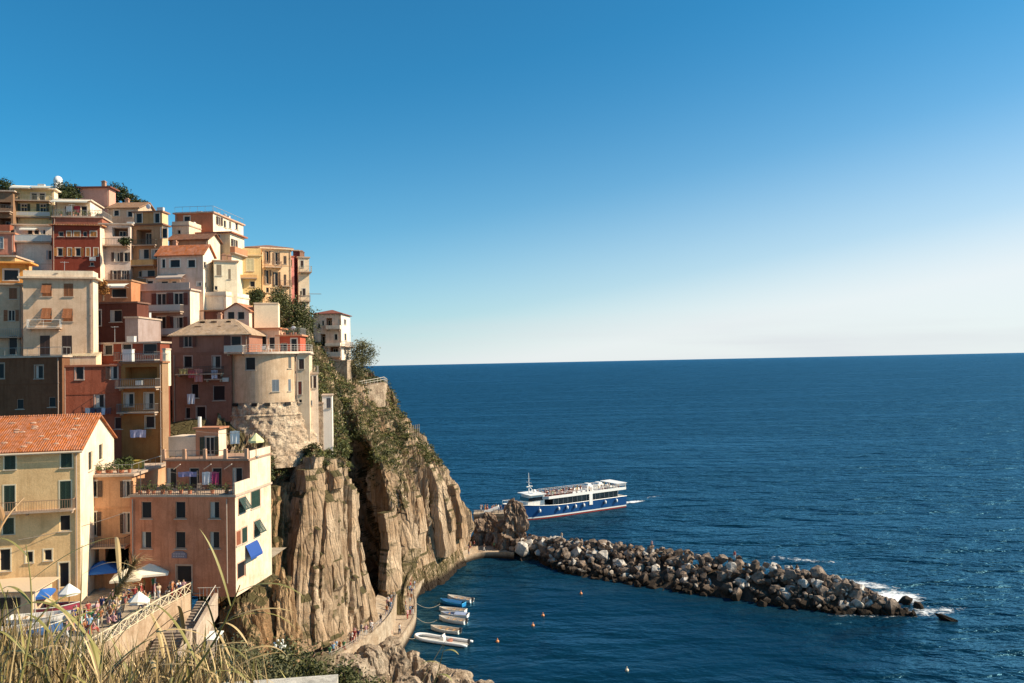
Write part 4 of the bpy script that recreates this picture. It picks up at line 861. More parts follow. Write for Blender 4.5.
# ---------------- tower area
b = B('cream_box', 'plain cream cube shaped room above the round tower terrace', 254, 278, 304, 122, 6, D=5, col=(.84, .74, .52), roofthings=0, over=.06, cornice=(.8, .68, .48), name='rooftop_rooms', wear=.15)
b = B('orange_parapet', 'low terrace rooms with an orange tiled edge behind the round tower', 246, 279, 329, 119, 2, D=4, col=(.70, .48, .32), cornice=(.55, .24, .12), roofthings=0, over=.3, name='terrace_rooms', win=[('t', 262, 343, 9, 14), ('d', 272, 343, 6, 12), ('d', 252, 343, 5, 14)], yb=354)
B('red_terrace', 'small red house with a roof terrace and white railing behind the tower', 278, 300, 336, 119.5, 3, D=4, col=(.46, .11, .06), cornice=(.55, .28, .16), par=-1, roofthings=1, over=.35, name='terrace_rooms', win=[('D', 294, 345, 6, 13), ('d', 284, 347, 7, 8)], yb=354)
B('far_white', 'white house with a dark red roof standing alone at the end of the headland', 313, 341, 314, 166, 0, xs=350, col=(.72, .60, .48), sidecol=(.86, .78, .64), roof='hip', rh=1.2, rc=(.22, .075, .05), over=.4, yb=362, name='headland_house',
  win=[('t', 319, 326, 2, 5), ('t', 323, 323, 2, 5), ('L', 329, 323, 6, 10), ('d', 339.5, 322, 3, 6), ('L', 323, 340, 5, 12), ('t', 336, 337, 3, 6), ('L', 334, 351, 9, 8)], swin=[('t', 345, 322, 2, 5), ('d', 345.5, 337, 3, 7), ('d', 345, 351, 3, 6)],
  balc=[(327, 341, 329, 1.0, 'solid', (.8, .72, .58), .7), (326, 341, 346, .8, 'solid', (.8, .72, .58), .6), (327, 341, 357, .8, 'glass', (.7, .66, .58))], sbalc=[(341, 350, 346, .8, 'bars', (.5, .45, .4))])
# round tower
def tower():
    c = P(268, 400, 118); cx_, cy_ = c.x, c.y; Rr = 6.0
    zt_, zs, zb_ = P(260, 354, 112).z, P(260, 403, 112).z, P(260, 468, 111).z
    root = thing('round_tower', (cx_, cy_, zb_), 0, 'rounded cream house tower on a rough stone bastion at the cliff edge', 'tower')
    H0, H1 = zs-zb_, zt_-zb_
    def ang(px): # angle on the front of the cylinder seen at pixel px
        r = ray(px, 380); d = Vector((r.x, r.y)); d.normalize(); o = Vector((0-cx_, 0-cy_)); bq = o.dot(d); cq = o.dot(o)-Rr*Rr; disc = bq*bq-cq
        t = -bq-math.sqrt(max(disc, 0)); return math.atan2(o.y+d.y*t, o.x+d.x*t)
    mb = MB(); n = 72; rings = 26; vs = []
    def zpx(py, Yd=112.2): return P(260, py, Yd).z-zb_
    # rendered wall with window holes, on the cylinder
    wins = [(250.5, 363.5, 10, 13, 'd', SH_DK), (275.5, 386, 7, 12, 'c', SH_BL), (289.5, 386, 2.6, 12, 'c', SH_BL), (290, 363, 3, 12, 'c', (.15, .14, .12))]
    a_all = [math.pi*2*k/n for k in range(n+1)]
    hl = []
    for (px, py, w_, h_, ty, sc_) in wins:
        a0, a1 = sorted((ang(px-w_/2), ang(px+w_/2))); hl.append((a0 % (2*math.pi), a1 % (2*math.pi), zpx(py+h_/2), zpx(py-h_/2)))
    xs = sorted(set([round(a, 5) for a in a_all]+[round(q, 5) for h in hl for q in h[:2]])); zs_ = sorted(set([H0, H1]+[q for h in hl for q in h[2:]]))
    def cp(a, z, r=Rr): return (r*math.cos(a), r*math.sin(a), z)
    for i in range(len(xs)-1):
        for j in range(len(zs_)-1):
            am, zm = (xs[i]+xs[i+1])/2, (zs_[j]+zs_[j+1])/2
            if any(h[0] < am < h[1] and h[2] < zm < h[3] for h in hl): continue
            mb.quad(cp(xs[i], zs_[j]), cp(xs[i+1], zs_[j]), cp(xs[i+1], zs_[j+1]), cp(xs[i], zs_[j+1]))
    mb.build('wall', plaster((.66, .52, .35), .6), root)
    for h, (px, py, w_, h_, ty, sc_) in zip(hl, wins):
        am = (h[0]+h[1])/2; W_ = Wall(cp(am, 0, Rr*math.cos((h[1]-h[0])/2)), (-math.sin(am), math.cos(am), 0), (math.cos(am), math.sin(am), 0))
        window(root, W_, 0, (h[2]+h[3])/2, 2*Rr*math.sin((h[1]-h[0])/2), h[3]-h[2], ty, sc_, None)
        k_ = MB(); W_.box(k_, -.6, h[2]-.1, -.32, .6, h[3]+.1, -.25)
    # stone bastion flaring downward with small square holes
    mb = MB(); nr = 40; n2 = 180
    for j in range(nr+1):
        z = H0*j/nr
        for k in range(n2):
            a = 2*math.pi*k/n2; r = Rr+.15+2.4*(1-z/H0)**1.2
            ln = 1 if abs(z-H0*.80) < H0*.016 else 0
            dd = noise.fractal(Vector((r*math.cos(a)*.9, r*math.sin(a)*.9, z*1.1)), 1, 2, 4)*.28
            r2 = r+dd+ln*.15+(noise.cell(Vector((a*14, z*2.4, 0)))-.5)*.09
            mb.v.append((r2*math.cos(a), r2*math.sin(a), z))
    for j in range(nr):
        for k in range(n2): mb.f.append((j*n2+k, j*n2+(k+1) % n2, (j+1)*n2+(k+1) % n2, (j+1)*n2+k)); mb.mi.append(0)
    st = rockmat('bastion_masonry', (.30, .20, .13), (.66, .51, .36), (.42, .29, .19), .9, 0, 1, 2.6, .8)
    mb.build('stone_bastion', st, root)
    for px in (236, 254.5, 267, 287): 
        a = ang(px); k_ = MB(); W_ = Wall(cp(a, 0, Rr+.32), (-math.sin(a), math.cos(a), 0), (math.cos(a), math.sin(a), 0)); z = zpx(404.5); W_.box(k_, -.38, z-.22, -.3, .38, z+.22, .02); k_.build('drain_opening', simple('void_black', (.02, .015, .012), .9), root)
    # terrace slab, railing, pillars, lean-to roof
    mb = MB(); seg = 64; vs = [cp(2*math.pi*k/seg, H1, Rr+.55) for k in range(seg)]+[cp(2*math.pi*k/seg, H1+.3, Rr+.55) for k in range(seg)]
    mb.add(vs, [tuple(range(seg)), tuple(range(2*seg-1, seg-1, -1))]+[(k, (k+1) % seg, (k+1) % seg+seg, k+seg) for k in range(seg)]); mb.build('terrace_slab', plaster((.74, .66, .54)), root)
    mb = MB()
    for zz in (.35, .65, 1.0): mb.tube([cp(math.pi*(.86+1.2*k/40), H1+.3+zz, Rr+.45) for k in range(41)], .02, 4)
    for k in range(41): q = cp(math.pi*(.86+1.2*k/40), H1+.3, Rr+.45); mb.tube([q, (q[0], q[1], q[2]+1)], .016, 4)
    mb.build('railing', paint((.55, .5, .44)), root)
    return root, cx_, cy_, zb_, H1, cp
TW = tower()
B('tower_block', 'cream block with a red door joined to the right side of the round tower', 297, 309, 354, 115, 10, D=6, col=(.72, .60, .42), win=[('c', 301.5, 364, 5, 10, SH_DK), ('c', 300, 388, 3.5, 13, (.22, .05, .03)), ('d', 300.5, 401, 3, 3)], roofthings=0, over=.25, pipe=[(296.5, 356, 400)], zb=33.5, trim=(.75, .62, .46), name='tower_annexe')
B('tower_white', 'small white house with dark shutters stepping down right of the tower annexe', 308, 318, 374, 117, 8, D=5, col=(.80, .72, .58), win=[('c', 310.5, 382, 2.6, 12, SH_DK), ('c', 314.8, 382, 2.8, 12, SH_DK), ('c', 311, 403, 2, 5, SH_BL)], roofthings=1, over=.15, zb=30, name='tower_annexe', par=-1)
B('white_shaft', 'tall narrow white shaft shaped house with a single small window at its top', 322, 332, 396, 118, 4, D=4, col=(.86, .80, .70), win=[('c', 328.7, 403, 4.2, 10, (.12, .11, .12))], roofthings=0, over=.1, zb=28, name='shaft_house', wear=.2, trim=None)
def bastion_box(key, label, x0, x1, yt, yb, Y, yaw, D, name='retaining_wall'):
    B(key, label, x0, x1, yt, Y, yaw, D=D, yb=yb, col=STONE, roofthings=0, over=.1, cat='wall', name=name, cornice=(.4, .32, .24), wear=.9)
    for ch in BL[key]['root'].children:
        if ch.name.startswith('wall'): ch.data.materials[0] = rockmat('rubble_wall', (.22, .14, .09), (.58, .44, .31), (.34, .22, .14), .8, 0, 1, 2.2, .9)
bastion_box('bast_far', 'rough stone bastion below the lone white house on the headland', 323, 347, 361, 392, 164.5, 0, 8)
bastion_box('bast_tow', 'rubble stone wall under the white houses right of the round tower', 296, 323, 404, 455, 117.5, 14, 3)
# ------------------------------------------------------------------ boulders, breakwater, shore rocks
import bmesh
def objrand_rock(name, cols, wet=None, scale=1.0):
    m_ = rockmat(name, cols[0], cols[1], cols[2], .8, 0, 1, scale, .7, wet); nt = m_.node_tree; L = nt.links.new
    b = nt.nodes['Principled BSDF']; src = b.inputs['Base Color'].links[0].from_socket
    oi = nt.nodes.new('ShaderNodeObjectInfo'); r = nt.nodes.new('ShaderNodeValToRGB'); L(oi.outputs['Random'], r.inputs[0])
    e = r.color_ramp.elements; e[0].color = (.22, .17, .14, 1); e[1].color = (2.0, 1.95, 1.9, 1); k = r.color_ramp.elements.new(.6); k.color = (.8, .68, .58, 1)
    mx = nt.nodes.new('ShaderNodeMix'); mx.data_type = 'RGBA'; mx.blend_type = 'MULTIPLY'; mx.inputs[0].default_value = 1; L(src, mx.inputs[6]); L(r.outputs[0], mx.inputs[7]); L(mx.outputs[2], b.inputs['Base Color'])
    return m_
BRM = {'dark': rockmat('boulder_dark', (.05, .038, .03), (.20, .15, .115), (.10, .06, .04), .8, 0, 1, 1.6, .7, 1.2),
       'brown': rockmat('boulder_brown', (.12, .09, .068), (.36, .28, .22), (.22, .14, .09), .8, 0, 1, 1.6, .7, 1.0),
       'pale': rockmat('boulder_pale', (.31, .27, .23), (.76, .70, .62), (.36, .28, .21), .8, 0, 1, 1.6, .7, .8)}
def boulder_mesh(seed, sub=2, npts=16):
    rr = random.Random(seed); bm = bmesh.new()
    for k in range(npts):
        v = Vector((rr.gauss(0, 1), rr.gauss(0, 1), rr.gauss(0, 1))).normalized()*rr.uniform(.8, 1.05); bm.verts.new(v)
    r = bmesh.ops.convex_hull(bm, input=bm.verts); 
    bmesh.ops.delete(bm, geom=[g for g in r['geom_interior'] if isinstance(g, bmesh.types.BMVert)], context='VERTS')
    bmesh.ops.bevel(bm, geom=list(bm.edges), offset=.03, segments=1, affect='EDGES', clamp_overlap=True)
    bmesh.ops.triangulate(bm, faces=bm.faces[:])
    bmesh.ops.subdivide_edges(bm, edges=bm.edges[:], cuts=1, use_grid_fill=True)
    for v in bm.verts: v.co += v.co.normalized()*noise.fractal(v.co*2.2+Vector((seed, 0, 0)), 1, 2, 3)*.05
    me = bpy.data.meshes.new('boulder'); bm.to_mesh(me); bm.free(); return me
BMS = {}
for k in range(14):
    me0 = boulder_mesh(100+k)
    for cn_, mt_ in BRM.items(): q_ = me0.copy(); q_.materials.append(mt_); BMS.setdefault(cn_, []).append(q_)
front_px = [(508, 551), (540, 561), (560, 572), (600, 579), (640, 586), (700, 595), (780, 607), (850, 614), (885, 613), (925, 617)]
ridge_px = [(516, 536, 4), (545, 534, 4.5), (570, 537, 5), (610, 540, 5), (655, 545, 5.2), (700, 551, 5.4), (770, 562, 5.6), (815, 567, 5.6), (850, 580, 4.2), (885, 598, 1.6)]
front = [G(x, y, 0) for x, y in front_px]; ridge = [G(x, y+4, z) for x, y, z in ridge_px]
def along(lst, t):
    f = t*(len(lst)-1); i = min(int(f), len(lst)-2); return lst[i].lerp(lst[i+1], f-i)
bc = 0; br = random.Random(21); made = []
def add_boulder(p, s, label=None, grp=None, where='', col=None):
    cn_ = col or br.choices(['dark', 'brown', 'pale'], [.32, .43, .25])[0]
    o = bpy.data.objects.new('boulder', br.choice(BMS[cn_])); C.objects.link(o); o.location = p
    o.scale = (s*br.uniform(.8, 1.35), s*br.uniform(.75, 1.1), s*br.uniform(.65, 1.15)); o.rotation_euler = (br.uniform(-1.2, 1.2), br.uniform(-1.2, 1.2), br.uniform(0, 6.3))
    word = {'dark': 'dark brown', 'brown': 'grey brown', 'pale': 'pale grey'}[cn_]
    tag(o, label or '%s angular boulder %s' % (word, where), 'boulder', grp or '%s boulders %s' % (word, where)); return o
# packed rows from the waterline to the crest and a row behind
rows = [(0.0, 0), (.17, 0), (.34, 0), (.52, 0), (.7, 0), (.87, 0), (1.03, 0), (1.25, 0), (1.6, 0)]
for ri, (f, _) in enumerate(rows):
    t = br.uniform(0, .02)
    while t < .985:
        a, b_ = along(front, t), along(ridge, t)
        crest = b_.z
        g = Vector((b_.x, b_.y, 0))
        p = Vector((a.x, a.y, 0)).lerp(g, f)
        hz_ = interp([0, .2, .42, .64, .86, 1.03, 1.3, 1.65], [0, .2, .42, .66, .86, .98, .6, .0], f)*crest
        s = br.uniform(.8, 1.7) if ri < 7 else br.uniform(1.2, 1.9)
        if br.random() < .12: s *= 1.3
        s *= interp([0, .9, 1], [1, 1, .7], t)
        q = p+Vector((br.uniform(-.5, .5), br.uniform(-.7, .7), hz_-.45*s+br.uniform(-.2, .5)))
        third = 'in its landward third' if t < .33 else 'in its middle third' if t < .67 else 'in its outer third'
        lev = 'at the breakwater inner waterline' if ri < 2 else 'on the breakwater inner face' if ri < 5 else 'along the breakwater crest' if ri < 7 else 'on the breakwater seaward side'
        if bc < 291: add_boulder(q, s, where=lev+' '+third)
        bc += 1
        t += s*(br.uniform(1.35, 1.8) if ri < 7 else br.uniform(1.9, 2.6))/78.0
print('boulders', bc)
for (px, py, s, c) in [(713, 588, 1.9, 'large pale cube like boulder at the waterline in the middle of the breakwater'), (905, 602, 1.3, 'low brown boulder awash in foam at the tip of the breakwater'), (918, 606, 1.0, 'small dark rock in the white surf just off the breakwater'), (946, 618, 1.2, 'flat reddish rock awash beyond the end of the breakwater'), (893, 607, 1.4, 'wet brown boulder where foam meets the breakwater tip'), (872, 610, 1.3, 'wet boulder at the inner waterline of the breakwater tip')]:
    p = G(px, py, .3); o = add_boulder(p, s, c, 'named boulders of the breakwater', col='pale' if px < 720 else 'brown')
    if px > 940: o.scale = (2.2, 1.2, .5)
def small_rock(seed):
    rr = random.Random(seed); bm = bmesh.new()
    for k in range(12): bm.verts.new(Vector((rr.gauss(0, 1), rr.gauss(0, 1), rr.gauss(0, 1))).normalized()*rr.uniform(.75, 1.05))
    r = bmesh.ops.convex_hull(bm, input=bm.verts); bm.verts.index_update()
    vs = [tuple(v.co) for v in bm.verts]; fs = [tuple(v.index for v in f.verts) for f in bm.faces]; bm.free(); return vs, fs
SMALL = [small_rock(300+k) for k in range(10)]
def core():
    mb = MB(); n = 90; prof = [(-.1, -1.5), (.25, .35), (.6, .6), (1.0, .8), (1.35, .4), (1.9, -1.5)]
    for i in range(n+1):
        t = i/n*.97; a, b_ = along(front, t), along(ridge, t); A_ = Vector((a.x, a.y, 0)); B_ = Vector((b_.x, b_.y, 0))
        for f, h in prof:
            p = A_.lerp(B_, f); z = h*b_.z-.6 if h > 0 else h
            mb.v.append((p.x, p.y, z+noise.noise(p*.4)*.6))
    k = len(prof)
    for i in range(n):
        for j in range(k-1): mb.f.append((i*k+j, (i+1)*k+j, (i+1)*k+j+1, i*k+j+1)); mb.mi.append(0)
    rr = random.Random(5)
    for q in range(620):
        t = rr.random()*.97; f = rr.uniform(-.06, 1.25); a, b_ = along(front, t), along(ridge, t)
        hz_ = interp([-.1, .2, .42, .64, .86, 1.03, 1.3], [0, .22, .44, .7, .9, 1.02, .6], f)*b_.z
        p = Vector((a.x, a.y, 0)).lerp(Vector((b_.x, b_.y, 0)), f)+Vector((rr.uniform(-.4, .4), rr.uniform(-.4, .4), hz_+rr.uniform(-.2, .35))); s = rr.uniform(.35, .85)
        M_ = Matrix.Rotation(rr.uniform(0, 6.3), 3, 'Z') @ Matrix.Rotation(rr.uniform(0, 6.3), 3, 'X'); src = rr.choice(SMALL); sx_, sy_ = rr.uniform(.8, 1.4), rr.uniform(.7, 1.1)
        mb.cur = rr.choices([1, 2, 3], [.45, .42, .13])[0]; mb.add([p+M_ @ Vector((v[0]*s*sx_, v[1]*s*sy_, v[2]*s)) for v in src[0]], src[1])
    mb.cur = 0
    tag(mb.build('rubble_core', [rockmat('rubble_dark', (.02, .016, .012), (.08, .06, .045), (.08, .05, .03), .9, 0, 1, 2.0), BRM['dark'], BRM['brown'], BRM['pale']]), 'smaller rubble and dark core filling the gaps between the breakwater boulders', 'rubble', kind='stuff')
core()
def crag(name, label, cen, size, seed, cat='rock', rx=.0, sub=5, amp=.32, tex=None, top=1.0, grp=None):
    bm = bmesh.new(); bmesh.ops.create_icosphere(bm, subdivisions=sub, radius=1)
    sv = Vector((seed*3.1, seed*1.7, 0))
    for v in bm.verts:
        d = v.co.normalized()
        # squared-off block, then slabs and fractures in real units
        m_ = max(abs(d.x), abs(d.y), abs(d.z)); e = d.lerp(d/m_*.9, .45)
        tp = 1-(1-top)*max(0, d.z)
        q = Vector((e.x*size[0]*tp, e.y*size[1]*tp, e.z*size[2]))
        s0 = min(size)
        a1 = q.x*.8+q.y*.55+.18*q.z+noise.noise(q*.3+sv)*1.5
        k_ = (noise.cell(Vector((a1*.9+seed, math.floor(q.z*.22+seed), 1)))-.5)*.30+(noise.cell(Vector((a1*2.3+seed, math.floor(q.z*.5), 5)))-.5)*.14
        k_ += noise.fractal(Vector((q.x*.5, q.y*.5, q.z*.28))+sv, .9, 2.1, 5)*.42-.35*abs(noise.noise(Vector((q.x*.45, q.y*.45, q.z*.15))+sv*2))
        hn = Vector((d.x, d.y, d.z*.35)); v.co = q+hn*k_*s0*amp*2.2
    me = bpy.data.meshes.new(name); bm.to_mesh(me); bm.free(); me.materials.append(tex or CR)
    o = bpy.data.objects.new(name, me); C.objects.link(o); o.location = cen; o.rotation_euler = (0, 0, rx); tag(o, label, cat, grp); return o
CR = rockmat('shore_rock', (.20, .13, .085), (.60, .47, .34), (.30, .19, .11), .35, 0, 1, 1.4, 1.0, .7)
CRD = rockmat('stack_rock', (.13, .085, .06), (.40, .29, .21), (.22, .12, .08), .35, 0, 1, 1.4, 1.0, .7)
crag('sea_stack', 'tall blunt brown rock stack at the landward end of the breakwater by the ferry bow', P(515, 548, 191), (4.5, 4.0, 12.8), 3, sub=6, tex=CRD, top=.5)
crag('sea_stack', 'dark lumpy rock between the cliff foot and the tall rock stack', P(487, 548, 196), (4.4, 4.0, 9.2), 8, sub=6, tex=CRD, top=.7)
crag('sea_stack', 'dark rock shoulder leaning on the landward side of the tall stack', P(503, 550, 192), (3.4, 3.2, 7.6), 15, sub=5, tex=CRD, top=.6)
crag('sea_stack', 'low dark rock at the seaward foot of the tall stack', P(531, 550, 189), (3.2, 3, 4.0), 12, sub=5, tex=CRD, top=.6)
crag('rock_base', 'rough brown rock outcrop under the cream side wall of the pink house', Vector((-28.2, 87.5, 13.8)), (3.6, 7.5, 9.3), 44, sub=6, tex=MATS[('r', 'cliff_rock_brown')], top=.9, amp=.16)
crag('cliff_buttress', 'brown rock buttress standing against the cliff beside the pink house side wall', Vector((-24.9, 85.5, 12.8)), (2.3, 2.8, 11.6), 31, sub=6, tex=MATS[('r', 'cliff_rock_brown')], top=.42, amp=.22)
crag('cliff_buttress', 'low sunlit brown rock buttress at the foot of the cliff above the shelter', Vector((-26.3, 80.0, 12)), (2.2, 2.2, 8), 37, sub=6, tex=MATS[('r', 'cliff_rock_brown')], top=.6, amp=.22)
for i, (px, py, Y, sz, lb, tp) in enumerate([
    (346, 654, 101, (4.0, 3, 5), 'sunlit beige shore rock below the stone walkway, nearest the leafy shrubs', .8),
    (368, 645, 105, (3.0, 3, 6), 'shore rock with dark crack close below the walkway wall', .75),
    (392, 638, 110, (2.6, 3, 5.5), 'pale rounded shore rock rising beside the lower quay end', .7),
    (411, 652, 112, (2.6, 3, 5), 'pale shore rock with a knob on top facing the inflatable boat', .6),
    (432, 662, 110, (3.2, 3, 4.8), 'low pale shore rock at the harbour edge right of the knobbed rock', .8),
    (455, 670, 108, (3.2, 3, 3.6), 'low brown shore rock sloping into the bay at the bottom edge', .8),
    (480, 681, 105, (2.4, 2.0, 2.2), 'lowest reddish shore rock at the tip of the rocky point', .8),
    (405, 676, 106, (3.4, 2.6, 5), 'sunlit shore rock lowest in the group below the rounded one', .8),
    (372, 684, 101, (3.4, 2.6, 4), 'cracked shore rock in the bottom row by the green shrub', .8)]):
    crag('shore_rock', lb, P(px, py, Y)-Vector((0, 0, sz[2]*.93)), sz, 20+i*3, top=tp, amp=.28, grp='rocks of the small point by the moored boats', rx=i)
# ------------------------------------------------------------------ walkway and quay
CONC = rockmat('quay_stone', (.26, .19, .13), (.50, .39, .28), (.34, .23, .14), .9, 0, 1, 2.5, .4, .3)
up_sl = [((245, 657), (258, 676), 10), ((296, 651), (312, 669), 9), ((331, 637), (342, 657), 8), ((362, 618), (370, 638), 7), ((380, 599), (391, 616), 5.8), ((388, 583), (397, 597), 4.4), ((397, 571), (407, 581), 3.3), ((418, 561), (430, 567), 2.4), ((446, 549), (458, 555.5), 2.1), ((468, 543), (478, 548), 2.1)]
lo_sl = [((372, 652), (397, 645), 2.2), ((388, 630), (414, 618), 2.1), ((392, 612), (416.5, 602), 2.0), ((400, 592), (417, 588), 2.0), ((412, 578), (434, 571), 1.4), ((436, 564), (454, 562.5), 1.2), ((464, 552), (476, 554), 1.2), ((474, 546), (496, 552.5), 1.3), ((486, 543), (514, 553), 1.4)]
def ribbon(name, sl_, hp=.9, wt=.35, step=12):
    I = [G(a[0][0], a[0][1], a[2]) for a in sl_]; O = [G(a[1][0], a[1][1], a[2]) for a in sl_]
    def cat(l, t):
        f = t*(len(l)-1); i = min(int(f), len(l)-2); u = f-i; p0, p1, p2, p3 = l[max(i-1, 0)], l[i], l[i+1], l[min(i+2, len(l)-1)]
        return .5*((2*p1)+(p2-p0)*u+(2*p0-5*p1+4*p2-p3)*u*u+(3*p1-p0-3*p2+p3)*u**3)
    n = (len(sl_)-1)*step; mb = MB()
    prof = []
    for k in range(n+1):
        i, o = cat(I, k/n), cat(O, k/n); d = (i-o); d.z = 0; d.normalize()
        jit = Vector((0, 0, .06*noise.noise(o*.6)))
        row = [i+d*2.5, o+d*wt, o+d*wt+Vector((0, 0, hp))+jit, o+Vector((0, 0, hp))+jit, Vector((o.x, o.y, -1.5))-d*.5]
        if hp == 0: row = [i+d*2.5, o+d*wt, o+d*wt+Vector((0, 0, .12)), o+Vector((0, 0, .12)), Vector((o.x, o.y, -1.5))]
        prof.append(row)
    for r in prof: mb.v += [tuple(q) for q in r]
    w_ = 5
    for k in range(n):
        for j in range(w_-1): mb.f.append((k*w_+j, (k+1)*w_+j, (k+1)*w_+j+1, k*w_+j+1)); mb.mi.append(0)
    o = mb.build(name, CONC); tag(o, kind='structure')
    return lambda t: (cat(I, t), cat(O, t))
upf = ribbon('walkway', up_sl, .45); lof = ribbon('quay', lo_sl, 0, .5)
def walk_rail():
    mb = MB(); n = 60; pts = []
    for k in range(n+1):
        i, o = upf(.18+.62*k/n); d = (i-o); d.z = 0; d.normalize(); q = o+d*.18+Vector((0, 0, .55)); pts.append(q+Vector((0, 0, .65)))
        if k % 2 == 0: mb.tube([q, q+Vector((0, 0, .65))], .025, 5)
    mb.tube(pts, .025, 5); mb.tube([p-Vector((0, 0, .3)) for p in pts], .018, 4)
    tag(mb.build('railing', simple('rail_steel', (.35, .3, .26), .5)), 'thin metal railing along the outer wall of the cliff walkway', 'railing')
walk_rail()
# headland path with railing on a stone wall
def head_path():
    pts = [P(x, y, Y) for x, y, Y in [(338, 386, 168), (350, 384, 170), (362, 381, 172), (374, 379, 174), (384, 377, 176), (387, 379, 180), (387, 381, 184)]]
    mb = MB()
    for k in range(len(pts)-1):
        a, b_ = pts[k]-Vector((0, 0, 1.1)), pts[k+1]-Vector((0, 0, 1.1)); d = (b_-a).normalized(); n = Vector((-d.y, d.x, 0))*2.5
        mb.hexa([a-Vector((0, 0, 5.5)), b_-Vector((0, 0, 5.5)), b_+n-Vector((0, 0, 5.5)), a+n-Vector((0, 0, 5.5)), a, b_, b_+n, a+n])
    tag(mb.build('retaining_wall', rockmat('rubble_wall', (.22, .14, .09), (.58, .44, .31), (.34, .22, .14), .8, 0, 1, 2.2, .9)), 'rough stone wall carrying the lookout path at the top of the headland', 'wall')
    mb = MB()
    for k in range(len(pts)-1):
        for q in range(3): p = pts[k].lerp(pts[k+1], q/3); mb.tube([p-Vector((0, 0, 1.1)), p], .05, 5)
    mb.tube(pts, .06, 5); mb.tube([p-Vector((0, 0, .5)) for p in pts], .05, 5)
    tag(mb.build('railing', simple('rail_pale', (.6, .52, .42), .6)), 'pale railing along the lookout path at the top of the headland', 'railing')
head_path()
def terrace_wall():
    a, b_, c, d = P(392, 466, 168), P(398, 458, 171), P(419, 431, 178), P(417, 444, 174)
    mb = MB(); n = 14
    for k in range(n+1):
        t = k/n; lo = a.lerp(c, t); z = Vector((0, 0, 1.6+2.0*math.sin(math.pi*t)+.3*noise.noise(lo)))
        mb.tube([lo-Vector((0, 0, .8)), lo+z], .09, 5)
    tag(mb.build('fence', simple('old_wood', (.36, .27, .18), .85)), 'old grey brown slatted fence climbing diagonally over the headland scrub', 'fence')
terrace_wall()
# ------------------------------------------------------------------ foam
def foammat():
    m_, nt, b = nodes('foam'); L = nt.links.new; tc = nt.nodes.new('ShaderNodeTexCoord')
    n = nt.nodes.new('ShaderNodeTexNoise'); n.inputs['Scale'].default_value = .8; n.inputs['Detail'].default_value = 12; n.inputs['Roughness'].default_value = .72; n.inputs['Distortion'].default_value = .8; L(tc.outputs['Object'], n.inputs['Vector'])
    at = nt.nodes.new('ShaderNodeAttribute'); at.attribute_name = 'dens'
    ad = nt.nodes.new('ShaderNodeMath'); ad.operation = 'ADD'; L(n.outputs['Fac'], ad.inputs[0]); L(at.outputs['Fac'], ad.inputs[1])
    mr = nt.nodes.new('ShaderNodeMapRange'); mr.inputs[1].default_value = .92; mr.inputs[2].default_value = 1.12; L(ad.outputs[0], mr.inputs[0]); L(mr.outputs[0], b.inputs['Alpha'])
    b.inputs['Base Color'].default_value = (.8, .82, .82, 1); b.inputs['Roughness'].default_value = .7; return m_
FM = foammat()
def foam(label, cen, ru, rv, ang_, dens=.62):
    mb = MB(); n = 40; vs = []; dn = []
    for i in range(n+1):
        for j in range(n+1):
            x, y = (i/n-.5)*2, (j/n-.5)*2; X = x*ru; Y = y*rv
            vs.append((cen.x+X*math.cos(ang_)-Y*math.sin(ang_), cen.y+X*math.sin(ang_)+Y*math.cos(ang_), .05+.25*max(0, noise.noise(Vector((X*.5, Y*.5, 1))))))
            dn.append(dens*max(0, 1-(x*x+y*y))**.6)
    mb.add(vs, [(i*(n+1)+j, (i+1)*(n+1)+j, (i+1)*(n+1)+j+1, i*(n+1)+j+1) for i in range(n) for j in range(n)])
    o = mb.build('foam', FM); at = o.data.attributes.new('dens', 'FLOAT', 'POINT'); at.data.foreach_set('value', dn); tag(o, label, 'foam', kind='stuff')
foam('white surf breaking around the tip of the breakwater', G(893, 598, 0), 8, 6, .3, .66)
foam('thin foam drifting off the end of the breakwater', G(925, 612, 0), 12, 4, .2, .5)
foam('foam washing along the seaward side near the breakwater tip', G(868, 585, 0), 9, 3.4, -.7, .55)
foam('lacy foam washing the seaward rocks of the middle breakwater', G(800, 560, 0), 14, 3.2, -.42, .44)
foam('thin foam line along the inner waterline near the breakwater tip', G(868, 616, 0), 11, 1.6, -.1, .44)
foam('white wake churned up at the stern of the ferry', G(633, 502, 0), 6, 2.4, .55, .66)
foam('faint wake trail behind the ferry', G(652, 497, 0), 10, 2.5, .7, .42)
